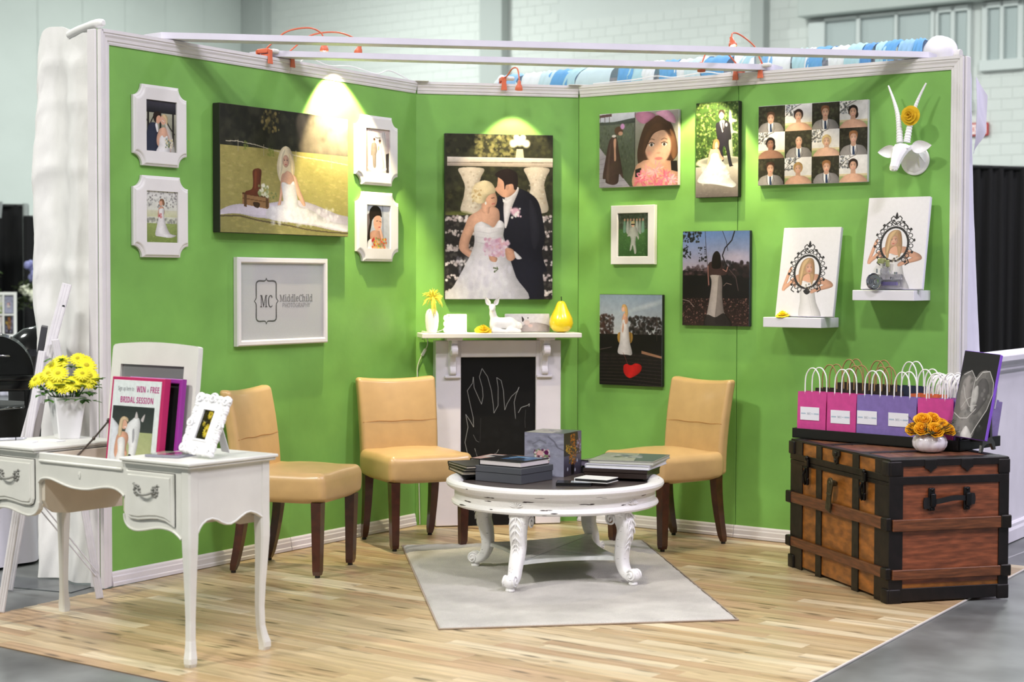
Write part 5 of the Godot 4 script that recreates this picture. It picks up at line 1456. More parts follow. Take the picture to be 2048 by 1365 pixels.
func left_wall_things():
	scalloped_frame(0.361, 2.047, 0.332, 0.362, pic_small("pavilion"), "white scalloped frame holding a couple kissing under a dark pavilion, top left")
	scalloped_frame(0.363, 1.639, 0.342, 0.366, pic_small("meadow"), "white scalloped frame holding a bride alone in a meadow, below the pavilion couple")
	scalloped_frame(1.945, 2.041, 0.362, 0.365, pic_small("doorway"), "white scalloped frame holding a couple in a white doorway, right of the large canvas")
	scalloped_frame(1.952, 1.638, 0.36, 0.366, pic_small("braid"), "white scalloped frame holding a dark-haired bride with a braid and orange bouquet")
	canvas("L", 0.711, 1.662, 1.578, 2.184, 0.045, pic_field(), Color(0.13, 0.13, 0.11), "large wide canvas of a bride sitting on grass beside boots and a suitcase")
	# framed company sign
	var t := thing("framed_sign", "white framed grey company sign with a black monogram in brackets", "sign", wall_at("L", 1.187, 1.25, 0.002))
	var g := G.new()
	rails(g, 0.672, 0.428, 0.028, 0.028, 0.0, 0.006)
	obj("frame", g, white, t)
	g = G.new()
	g.box(Vector3(0, 0, 0.006), Vector3(0.63, 0.386, 0.012))
	var pm := mat(Color(0.80, 0.80, 0.81), 0.45, {"vary": 0.16, "vs": 14.0, "vf": 0.03})
	obj("board", g, pm, t)
	var ink := mat(Color(0.2, 0.2, 0.21), 0.5)
	var z := 0.0128
	letters("MC", 0.082, t, Vector3(-0.118, 0.0, z), ink, "Droid Serif", 0.0006, "monogram", 0.72)
	letters("MiddleChild", 0.047, t, Vector3(0.105, 0.014, z), mat(Color(0.42, 0.42, 0.43), 0.5), "Droid Serif", 0.0006, "lettering", 0.92)
	letters("PHOTOGRAPHY", 0.031, t, Vector3(0.105, -0.02, z), mat(Color(0.55, 0.55, 0.56), 0.5), "Droid Sans", 0.0006, "lettering", 0.98)
	# curly brackets round the monogram
	g = G.new()
	for s in [-1.0, 1.0]:
		for q in [-1.0, 1.0]:
			var pts := curve([Vector3(s * 0.088, 0.0, 0), Vector3(s * 0.079, q * 0.007, 0), Vector3(s * 0.073, q * 0.02, 0), Vector3(s * 0.073, q * 0.07, 0), Vector3(s * 0.071, q * 0.088, 0), Vector3(s * 0.055, q * 0.098, 0), Vector3(s * 0.018, q * 0.098, 0), Vector3(s * 0.006, q * 0.101, 0), Vector3(0, q * 0.113, 0)])
			for i in pts.size() - 1:
				var a: Vector3 = pts[i]; var b: Vector3 = pts[i + 1]
				var wd := 0.0016 + 0.0022 * sin(PI * clampf(i / float(pts.size() - 1), 0, 1))
				var nn := (b - a).cross(Vector3(0, 0, 1)).normalized() * wd
				var o := Vector3(-0.118, 0.002, z + 0.0003)
				g.face([o + a + nn, o + b + nn, o + b - nn, o + a - nn], Vector3(0, 0, 1))
	obj("brackets", g, ink, t)
	g = G.new()
	g.quad(Vector3(-0.31, -0.19, 0.02), Vector3(0.31, -0.19, 0.02), Vector3(0.31, 0.19, 0.02), Vector3(-0.31, 0.19, 0.02))
	obj("glazing", g, glass_sheet(), t)

func glass_sheet() -> StandardMaterial3D:
	var m := StandardMaterial3D.new()
	m.transparency = BaseMaterial3D.TRANSPARENCY_ALPHA
	m.albedo_color = Color(1, 1, 1, 0.04)
	m.roughness = 0.05
	return m

# ---- a flower of curled felt strips
func rosette(t: Node3D, tf: Transform3D, r: float, m: Material, petals := [5, 5, 6, 7], open := 1.0):
	var g := G.new()
	g.x = tf
	var lay := petals.size()
	for k in lay:
		var f := (k + 1.0) / lay
		for i in petals[k]:
			var a: float = TAU * i / petals[k] + k * 0.7
			var wd: float = 1.25 * PI / petals[k] + 0.2
			g.grid(6, 4, func(u: float, v: float):
				var b: float = a + (u - 0.5) * 2.0 * wd
				var rr := r * f * (0.30 + 0.62 * v * open + 0.08 * cos((u - 0.5) * 3.0) + 0.14 * v * v * f)
				var hgt := r * (0.12 + (1.0 - f) * 0.35 + v * (0.62 - 0.45 * f * f)) - r * 0.12 * absf(u - 0.5) * 2.0 * v - (r * 0.12 * v * v * f)
				return Vector3(cos(b) * rr, hgt, -sin(b) * rr), 0.0012)
	g.ball(Vector3(0, r * 0.08, 0), Vector3(r * 0.55, r * 0.16, r * 0.55), 12, 6)
	g.tube(range(20).map(func(i): return Vector3(cos(i * 0.6) * r * 0.02 * (i * 0.5 + 1), r * 0.62 - i * r * 0.006, sin(i * 0.6) * r * 0.02 * (i * 0.5 + 1))), r * 0.035, 5)
	return obj("petals", g, m, t)

# ---- middle panel: portrait, mantelpiece and what stands on it
func center_things():
	canvas("C", 0.154, 0.762, 1.25, 2.162, 0.035, pic_portrait(), Color(0.19, 0.19, 0.2), "tall canvas of a bride and groom with a pink bouquet above the mantelpiece")
	var o := wall_at("C", 0, 0)
	var t := thing("fireplace", "white mantelpiece with scroll brackets round a black chalkboard hearth", "fireplace", o)
	var fm := mat(Color(0.9, 0.88, 0.92), 0.42, {"vary": 0.04})
	var g := G.new()
	for k in [[0.094, 0.234], [0.655, 0.797]]: g.box(Vector3((k[0] + k[1]) / 2, 0.515, 0.052), Vector3(k[1] - k[0], 1.02, 0.096), 0.003)
	g.box(Vector3(0.4445, 0.979, 0.052), Vector3(0.425, 0.092, 0.096), 0.003)
	obj("surround", g, fm, t)
	g = G.new()
	g.box(Vector3(0.4445, 1.055, 0.121), Vector3(0.885, 0.026, 0.197), 0.003)
	obj("shelf", g, white, t)
	g = G.new()
	g.box(Vector3(0.4445, 0.468, 0.08), Vector3(0.424, 0.93, 0.012))
	obj("chalkboard", g, mat(Color(0.05, 0.05, 0.055), 0.6), t)
	g = G.new()
	g.quad(Vector3(0.234, 0.004, 0.0866), Vector3(0.655, 0.004, 0.0866), Vector3(0.655, 0.933, 0.0866), Vector3(0.234, 0.933, 0.0866))
	obj("chalk_drawing", g, print_mat(pic_small("flames"), 0.75), t)
	for x in [0.186, 0.701]:
		g = G.new()
		g.x = Transform3D(Basis(Vector3.UP, -PI / 2), Vector3(x, 0, 0.1))
		# side outline of the scroll bracket: x out of the wall, y up
		var out := [Vector2(0, 0.835), Vector2(0.012, 0.835)] + arc(Vector2(0.012, 0.852), 0.017, -60, 60, 6) + [Vector2(0.014, 0.882), Vector2(0.016, 0.91), Vector2(0.028, 0.94)] + arc(Vector2(0.058, 0.972), 0.03, -130, 90, 12) + [Vector2(0.058, 1.012), Vector2(0.075, 1.014), Vector2(0.075, 1.03), Vector2(0, 1.03)]
		g.ext(out, 0.034, 0.003, -0.017)
		g.x = Transform3D.IDENTITY
		for s in [-1.0, 1.0]:
			var sp := []
			for i in 26: sp.append(Vector3(x + s * 0.0165, 0.972 + sin(i * 0.4) * (0.026 - i * 0.0009), 0.158 + cos(i * 0.4) * (0.026 - i * 0.0009)))
			g.tube(sp, 0.0028, 5)
		g.box(Vector3(x, 0.93, 0.104), Vector3(0.046, 0.2, 0.012), 0.003)
		g.box(Vector3(x, 1.035, 0.142), Vector3(0.088, 0.014, 0.084), 0.003)
		g.box(Vector3(x, 0.826, 0.108), Vector3(0.09, 0.016, 0.02), 0.004)
		obj("bracket", g, fm, t)
	var my := 1.0685
	# vase with a spider chrysanthemum
	t = thing("vase", "slim white fluted vase at the left end of the mantelshelf", "vase", o * Transform3D(Basis.IDENTITY, Vector3(0.068, my, 0.13)))
	g = G.new()
	g.lathe([Vector2(0.0, 0), Vector2(0.02, 0), Vector2(0.026, 0.004), Vector2(0.033, 0.03), Vector2(0.037, 0.065), Vector2(0.036, 0.1), Vector2(0.028, 0.122), Vector2(0.017, 0.13), Vector2(0.014, 0.132), Vector2(0.012, 0.126), Vector2(0.0, 0.118)], 36, Vector3.ZERO, 1.0, 0.0, 12, 0.07)
	obj("body", g, mat(Color(0.92, 0.91, 0.92), 0.35), t)
	t = thing("chrysanthemum", "yellow spider chrysanthemum leaning out of the slim white vase", "flower", o * Transform3D(Basis.IDENTITY, Vector3(0.068, my, 0.13)))
	var ym := mat(Color(0.96, 0.91, 0.36), 0.6, {"back": Color(0.5, 0.45, 0.1)})
	g = G.new()
	g.rod(Vector3(0, 0.03, 0), Vector3(0.002, 0.18, 0.01), 0.002, 6)
	obj("stem", g, mat(Color(0.35, 0.5, 0.18), 0.6), t)
	var c := Vector3(0.003, 0.187, 0.012)
	g = G.new()
	for i in 85:
		var el := rng.randf_range(-0.5, 1.3)
		var az := rng.randf() * TAU
		var dd := Vector3(cos(az) * cos(el), sin(el), sin(az) * cos(el))
		var ln := rng.randf_range(0.045, 0.066)
		var dip := 0.03 if el < 0.3 else 0.012
		g.tube([c, c + dd * ln * 0.4 + UP * 0.006, c + dd * ln * 0.75 + UP * 0.003, c + dd * ln - UP * dip * rng.randf()], [0.001, 0.002, 0.0019, 0.0012], 5)
	for i in 7: g.tube([c, c + Vector3(-0.01 + i * 0.003, -0.02, 0.03), c + Vector3(-0.012 + i * 0.004, -0.05, 0.036), c + Vector3(-0.012 + i * 0.0045, -0.07 - 0.012 * (i % 3), 0.034)], 0.0018, 5)
	obj("petals", g, ym, t)
	g = G.new()
	g.ball(c, Vector3(0.014, 0.012, 0.014))
	obj("flower_head", g, ym, t)
	# small lit white box with three round lamps down its side
	t = thing("lamp_box", "small glowing white box with three round bulbs on the mantelshelf", "lamp", o * Transform3D(Basis.IDENTITY, Vector3(0.206, my, 0.12)))
	var glow := mat(Color(0.97, 0.95, 0.93), 0.5, {"em": 0.4, "emc": Color(1, 0.97, 0.93)})
	g = G.new()
	g.box(Vector3(0, 0.052, 0.0), Vector3(0.108, 0.1, 0.035), 0.003)
	obj("shade", g, glow, t)
	g = G.new()
	g.box(Vector3(-0.061, 0.05, -0.004), Vector3(0.008, 0.095, 0.03), 0.002)
	g.box(Vector3(0, 0.0015, 0), Vector3(0.125, 0.003, 0.04))
	obj("frame", g, white, t)
	g = G.new()
	for i in 3: g.ball(Vector3(-0.066, 0.017 + i * 0.032, 0.012), Vector3(0.009, 0.0145, 0.012))
	obj("bulbs", g, glow, t)
	g = G.new()
	for q in [Vector3(-0.045, 0.093, 0.018), Vector3(0.044, 0.009, 0.018)]: g.ball(q, Vector3(0.005, 0.004, 0.003), 8, 5)
	obj("screws", g, mat(Color(0.5, 0.5, 0.52), 0.3, {"metal": 1.0}), t)
	var ol := OmniLight3D.new()
	ol.name = "lamp_glow"; ol.light_color = Color(1, 0.95, 0.85); ol.light_energy = 0.02; ol.omni_range = 3.0; ol.omni_attenuation = 2.0; ol.light_size = 0.03; ol.shadow_enabled = true
	ol.position = Vector3(0, 0.05, 0.05)
	t.add_child(ol)
	g = G.new(); g.x = Transform3D(Basis.IDENTITY, -Vector3(0.206, my, 0.12))
	g.tube(curve([Vector3(0.14, my + 0.02, 0.1), Vector3(0.10, my + 0.007, 0.12), Vector3(0.05, my + 0.004, 0.06), Vector3(0.03, my + 0.004, 0.018), Vector3(0.03, my - 0.02, 0.008)], 5), 0.0025, 6)
	g.tube(curve([Vector3(0.06, 1.04, 0.01), Vector3(0.062, 1.0, 0.012), Vector3(0.045, 0.965, 0.014), Vector3(0.025, 0.93, 0.012), Vector3(0.008, 0.88, 0.01), Vector3(0.006, 0.8, 0.01), Vector3(0.012, 0.4, 0.01), Vector3(0.02, 0.006, 0.012)]), 0.003, 6)
	var cab := obj("cord", g, white, t)
	g = G.new(); g.x = Transform3D(Basis.IDENTITY, -Vector3(0.206, my, 0.12)) * Transform3D(Basis(Vector3.BACK, -0.5), Vector3(0.041, 0.958, 0.014))
	g.rbox(Vector3.ZERO, Vector3(0.017, 0.044, 0.014), 0.005, 2)
	obj("switch", g, white, cab)
	# felt rose, deer, panel, pear
	t = thing("felt_rose", "yellow felt rose lying beside the white deer on the mantelshelf", "flower", o * Transform3D(Basis(Vector3.RIGHT, 0.5), Vector3(0.347, my + 0.006, 0.15)))
	rosette(t, Transform3D.IDENTITY, 0.042, mat(Color(0.93, 0.80, 0.13), 0.85, {"rim": 0.4}))
	deer(o * Transform3D(Basis.IDENTITY, Vector3(0.44, my, 0.12)))
	t = canvas_at(o * Transform3D(Basis(Vector3.RIGHT, -0.12), Vector3(0.612, my + 0.05, 0.055)), 0.25, 0.1, 0.022, pic_small("sleeping"), Color(0.86, 0.85, 0.86), "small wide pale print standing behind the white deer figurine")
	t = thing("pear", "large glossy yellow pear ornament at the right end of the mantelshelf", "ornament", o * Transform3D(Basis.IDENTITY, Vector3(0.79, my, 0.13)))
	g = G.new()
	g.lathe([Vector2(0, 0.004), Vector2(0.016, 0.0), Vector2(0.042, 0.008), Vector2(0.06, 0.028), Vector2(0.067, 0.052), Vector2(0.062, 0.08), Vector2(0.048, 0.108), Vector2(0.036, 0.132), Vector2(0.027, 0.155), Vector2(0.018, 0.17), Vector2(0.008, 0.174), Vector2(0, 0.171)], 40, Vector3.ZERO, 2.0)
	var pear := mat(Color(0.93, 0.73, 0.06), 0.3, {"coat": 0.6})
	pear = pear.duplicate()
	var gr := Gradient.new()
	gr.colors = PackedColorArray([Color(0.95, 0.78, 0.08), Color(0.96, 0.85, 0.12), Color(0.96, 0.85, 0.12), Color(0.95, 0.80, 0.10), Color(0.92, 0.55, 0.07), Color(0.95, 0.78, 0.08)])
	gr.offsets = PackedFloat32Array([0.0, 0.12, 0.7, 0.86, 0.94, 1.0])
	var gt := GradientTexture2D.new()
	gt.gradient = gr; gt.width = 256; gt.height = 16
	pear.uv1_triplanar = false
	pear.albedo_color = Color(1, 1, 1); pear.albedo_texture = gt
	obj("body", g, pear, t).rotation.y = 0.3
	g = G.new()
	g.tube([Vector3(0, 0.165, 0), Vector3(0.001, 0.18, 0), Vector3(0.0, 0.198, 0)], [0.003, 0.0025, 0.0032], 6)
	obj("stalk", g, black_m, t)

func deer(tf: Transform3D):
	var t := thing("deer_figurine", "white lying deer figurine in the middle of the mantelshelf", "figurine", tf)
	var m := mat(Color(0.93, 0.92, 0.92), 0.4, {"coat": 0.2})
	var g := G.new()
	g.nets([
		[Vector3(-0.015, 0.05, 0), Vector3(0.06, 0.048, 0), 0.034, 0.036], [Vector3(0.06, 0.048, 0), Vector3(0.1, 0.036, 0), 0.036, 0.026], [Vector3(-0.015, 0.045, 0), Vector3(-0.03, 0.03, 0.004), 0.03, 0.02],
		[Vector3(-0.02, 0.06, 0), Vector3(-0.034, 0.105, 0.006), 0.026, 0.016], [Vector3(-0.034, 0.105, 0.006), Vector3(-0.038, 0.138, 0.01), 0.016, 0.0145],
		[Vector3(-0.038, 0.142, 0.01), Vector3(-0.043, 0.132, 0.026), 0.0165, 0.011], [Vector3(-0.043, 0.132, 0.026), Vector3(-0.046, 0.124, 0.037), 0.0105, 0.0075],
		[Vector3(-0.03, 0.022, 0.02), Vector3(-0.035, 0.01, 0.03), 0.013, 0.009], [Vector3(-0.035, 0.01, 0.03), Vector3(0.03, 0.008, 0.042), 0.009, 0.007], [Vector3(-0.02, 0.012, 0.03), Vector3(0.05, 0.008, 0.035), 0.011, 0.007],
		[Vector3(0.075, 0.03, 0.02), Vector3(0.055, 0.016, 0.036), 0.022, 0.012], [Vector3(0.055, 0.014, 0.036), Vector3(0.11, 0.009, 0.034), 0.011, 0.008], [Vector3(0.11, 0.009, 0.034), Vector3(0.03, 0.007, 0.046), 0.007, 0.006],
		[Vector3(0.118, 0.045, 0), Vector3(0.126, 0.03, 0), 0.008, 0.006]], 0.0035, 0.012)
	obj("body", g, m, t)
	for s in [-1.0, 1.0]:
		g = G.new()
		g.x = Transform3D(Basis(Vector3.BACK, -s * 0.52) * Basis(Vector3.UP, s * 0.2), Vector3(-0.038 + s * 0.012, 0.15, 0.006))
		g.grid(8, 6, func(u: float, v: float):
			var wd := 0.0125 * sin(PI * pow(u, 0.7)) + 0.001
			return Vector3((v - 0.5) * 2.0 * wd, u * 0.052, -0.006 * cos((v - 0.5) * 3.0) + 0.004), 0.003)
		obj("ear", g, m, t)

# ---- right wall
func right_wall_things():
	canvas("R", 0.156, 0.661, 1.868, 2.274, 0.025, pic_girl(), Color(0.75, 0.72, 0.74), "double print of a little girl, on a pier and close up with pink flowers")
	canvas("R", 0.774, 1.030, 1.796, 2.296, 0.035, pic_fountain(), Color(0.1, 0.1, 0.08), "narrow tall canvas of a groom standing by a seated bride at a fountain")
	canvas("R", 1.138, 1.748, 1.851, 2.260, 0.022, pic_grid(), Color(0.82, 0.81, 0.84), "wide print of twelve funny wedding party portraits in a grid")
	canvas("R", 0.692, 1.096, 1.118, 1.620, 0.025, pic_woods(), Color(0.16, 0.17, 0.2), "dark canvas of a bride seen from behind in bare woods")
	canvas("R", 0.163, 0.568, 0.780, 1.280, 0.025, pic_heart(), Color(0.08, 0.07, 0.07), "dark canvas of a bride on a wooden deck with a big red heart")
	var t := thing("picture_frame", "plain white frame holding a small boy in a pale suit on green lawn", "picture frame", wall_at("R", 0.375, 1.6065, 0.002))
	var g := G.new()
	rails(g, 0.282, 0.323, 0.044, 0.026)
	obj("frame", g, white, t)
	g = G.new()
	g.box(Vector3(0, 0, 0.008), Vector3(0.2, 0.24, 0.012))
	obj("backing", g, mat(Color(0.4, 0.4, 0.4), 0.8), t)
	g = G.new()
	g.quad(Vector3(-0.098, -0.119, 0.0146), Vector3(0.098, -0.119, 0.0146), Vector3(0.098, 0.119, 0.0146), Vector3(-0.098, 0.119, 0.0146))
	obj("print", g, print_mat(pic_small("lawn"), 0.35), t)
	# floating shelves and what leans on them
	var sm := mat(Color(0.9, 0.89, 0.93), 0.4, {"vary": 0.03})
	var n := 0
	for k in [[1.269, 1.590, 1.148, "lower"], [1.756, 2.074, 1.288, "upper"]]:
		g = G.new()
		g.box(Vector3((k[0] + k[1]) / 2, k[2], 0.1015), Vector3(k[1] - k[0], 0.05, 0.203), 0.002)
		var m := obj("wall_shelf", g, sm)
		m.transform = wall_at("R", 0, 0, 0.001)
		tag(m, ["white floating shelf under the lower bride print, holding a yellow felt rose", "white floating shelf under the upper bride print, holding a clear glass camera"][n], "shelf", "white floating shelves")
		var tf := wall_at("R", [1.4755, 1.9395][n], k[2] + 0.026, 0.142) * Transform3D(Basis(Vector3.RIGHT, -0.20), Vector3.ZERO)
		canvas_at(tf * Transform3D(Basis.IDENTITY, Vector3(0, 0.229, 0)), 0.318, 0.458, 0.024, pic_oval(n), Color(0.87, 0.86, 0.92), ["white print of a bride holding a black oval frame, leaning on the lower shelf", "white print of a bride holding a black oval frame, leaning on the upper shelf"][n])
		n += 1
	t = thing("felt_rose", "yellow felt rose lying on the lower white wall shelf", "flower", wall_at("R", 1.366, 1.178, 0.178) * Transform3D(Basis(Vector3.RIGHT, 0.25), Vector3(0, 0, 0)))
	rosette(t, Transform3D.IDENTITY, 0.031, mat(Color(0.95, 0.84, 0.12), 0.85, {"rim": 0.4}), [4, 5, 6, 7], 1.1)
	glass_camera(wall_at("R", 1.905, 1.3135, 0.165))
	antelope()

func glass_camera(tf: Transform3D):
	var t := thing("glass_camera", "clear glass model camera standing on the upper white wall shelf", "ornament", tf * Transform3D(Basis(Vector3.UP, -0.1), Vector3.ZERO))
	var gm := StandardMaterial3D.new()
	gm.albedo_color = Color(0.97, 0.97, 1.0, 0.08); gm.roughness = 0.02
	gm.refraction_enabled = true; gm.refraction_scale = 0.05
	var sv := mat(Color(0.72, 0.72, 0.76), 0.12, {"metal": 1.0})
	var g := G.new()
	g.rbox(Vector3(0.03, 0.042, 0), Vector3(0.13, 0.072, 0.034), 0.008, 3)
	obj("body", g, gm, t)
	g = G.new()
	g.rbox(Vector3(0.005, 0.092, 0), Vector3(0.044, 0.03, 0.032), 0.006, 2)
	g.rbox(Vector3(0.005, 0.122, 0), Vector3(0.024, 0.03, 0.024), 0.003, 2)
	obj("prism_housing", g, gm, t)
	g = G.new()
	g.rbox(Vector3(-0.012, 0.142, 0.004), Vector3(0.034, 0.026, 0.03), 0.004, 2)
	g.rbox(Vector3(0.02, 0.13, 0.004), Vector3(0.016, 0.034, 0.016), 0.003, 2)
	obj("flash_shoe", g, mat(Color(0.70, 0.72, 0.52), 0.08, {"metal": 0.6}), t)
	g = G.new()
	g.x = Transform3D(Basis(Vector3.RIGHT, PI / 2), Vector3(-0.022, 0.042, 0.02))
	g.lathe([Vector2(0.02, -0.002), Vector2(0.027, 0.0), Vector2(0.027, 0.012), Vector2(0.031, 0.013), Vector2(0.031, 0.024), Vector2(0.036, 0.026), Vector2(0.041, 0.044), Vector2(0.039, 0.045), Vector2(0.033, 0.036), Vector2(0.028, 0.036), Vector2(0.027, 0.03), Vector2(0.022, 0.03), Vector2(0.021, 0.024), Vector2(0.016, 0.024), Vector2(0.014, 0.018), Vector2(0, 0.016)], 36)
	obj("lens", g, sv, t)
	g = G.new()
	g.rod(Vector3(0.062, 0.078, 0), Vector3(0.062, 0.088, 0), 0.009, 14); g.rod(Vector3(-0.024, 0.084, 0.03), Vector3(-0.024, 0.104, 0.03), 0.004, 8)
	g.box(Vector3(0.03, 0.05, 0.0), Vector3(0.1, 0.004, 0.028)); g.box(Vector3(0.045, 0.06, 0.002), Vector3(0.012, 0.012, 0.03), 0.002)
	obj("dials", g, sv, t)
	g = G.new()
	g.box(Vector3(0.03, 0.032, 0.0), Vector3(0.09, 0.018, 0.018), 0.003)
	obj("film_roll", g, mat(Color(0.42, 0.36, 0.68), 0.2), t)

func antelope():
	var o := wall_at("R", 1.978, 1.99, 0.0)
	var t := thing("antelope_head", "white antelope head trophy with long ringed horns on the right wall", "trophy", o)
	var m := mat(Color(0.93, 0.925, 0.935), 0.42, {"coat": 0.15})
	# neck and head: cross-sections from the wall to the muzzle, eight-sided so that facets show
	var g := G.new()
	var secs := [[Vector3(0.01, -0.035, 0.012), 0.062, 0.072, 0.02], [Vector3(0.008, -0.03, 0.022), 0.058, 0.066, 0.1], [Vector3(0.004, -0.012, 0.06), 0.045, 0.05, 0.8], [Vector3(0.0, 0.005, 0.1), 0.043, 0.045, 0.95], [Vector3(0, 0.012, 0.13), 0.046, 0.042, 1.05],
		[Vector3(-0.002, 0.0, 0.155), 0.043, 0.038, 1.15], [Vector3(-0.004, -0.028, 0.178), 0.033, 0.032, 1.2], [Vector3(-0.006, -0.06, 0.198), 0.024, 0.026, 1.2], [Vector3(-0.008, -0.086, 0.212), 0.0225, 0.022, 1.25], [Vector3(-0.009, -0.1, 0.216), 0.018, 0.015, 1.3]]
	var rings := []
	for s in secs:
		var ring := []
		for i in 10:
			var a := TAU * (i + 0.5) / 10
			var tilt: float = s[3]
			var up := Vector3(0, cos(tilt), sin(tilt))
			ring.append(s[0] + Vector3(cos(a) * s[1], 0, 0) + up * (sin(a) * s[2]))
		rings.append(ring)
	g.loft(rings, true, true, false)
	obj("head", g, m, t)
	g = G.new()
	g.x = Transform3D(Basis(Vector3.RIGHT, PI / 2), Vector3(0.012, -0.04, 0))
	g.lathe([Vector2(0, 0.002), Vector2(0.07, 0.002), Vector2(0.074, 0.004), Vector2(0.074, 0.009), Vector2(0.07, 0.012), Vector2(0, 0.012)], 36)
	obj("plaque", g, m, t)
	for s in [-1.0, 1.0]:
		# ears
		g = G.new()
		g.x = Transform3D(Basis(Vector3.BACK, s * (-PI / 2 + (0.08 if s > 0 else -0.02))), Vector3(s * 0.038, 0.012 - (0.012 if s < 0 else 0.0), 0.115))
		g.grid(10, 8, func(u: float, v: float):
			var wd := 0.0285 * pow(sin(PI * clampf(pow(u, 0.75), 0, 1)), 0.8) + 0.004 * (1 - u)
			return Vector3((v - 0.5) * 2.0 * wd, u * 0.1, -0.016 * pow(1.0 - pow((v - 0.5) * 2.0, 2), 0.7) * sin(PI * u) - 0.006 * u), 0.004)
		obj("ear", g, m, t)
		# ringed horns
		var path := curve([Vector3(s * 0.018, 0.04, 0.125), Vector3(s * 0.026, 0.11, 0.115), Vector3(s * 0.040, 0.18, 0.105), Vector3(s * 0.064, 0.25, 0.098), Vector3(s * 0.092 - (0.002 if s < 0 else -0.008), 0.322, 0.094)], 22)
		var rad := []
		for i in path.size():
			var q := float(i) / path.size()
			rad.append(lerpf(0.0165, 0.0035, pow(q, 1.15)) + (0.0016 * (1.0 - q) * (1.0 if i % 4 < 2 else -0.6) if q < 0.85 else 0.0))
		g = G.new()
		g.tube(path, rad, 14)
		obj("horn", g, m, t)
	for s in [-1.0, 1.0]:
		g = G.new()
		g.ball(Vector3(s * 0.036, 0.008, 0.165), Vector3(0.006, 0.007, 0.008), 8, 6)
		g.ball(Vector3(-0.009 + s * 0.008, -0.1, 0.226), Vector3(0.004, 0.003, 0.003), 8, 5)
		obj("eye_and_nostril", g, m, t)
	var f := thing("felt_rose", "yellow felt rose pinned to the right horn of the white antelope head", "flower", o * Transform3D(Basis(Vector3.RIGHT, PI / 2) * Basis(Vector3.UP, 0.4), Vector3(0.036, 0.166, 0.122)))
	rosette(f, Transform3D.IDENTITY, 0.043, mat(Color(0.86, 0.70, 0.1), 0.85, {"rim": 0.4}))

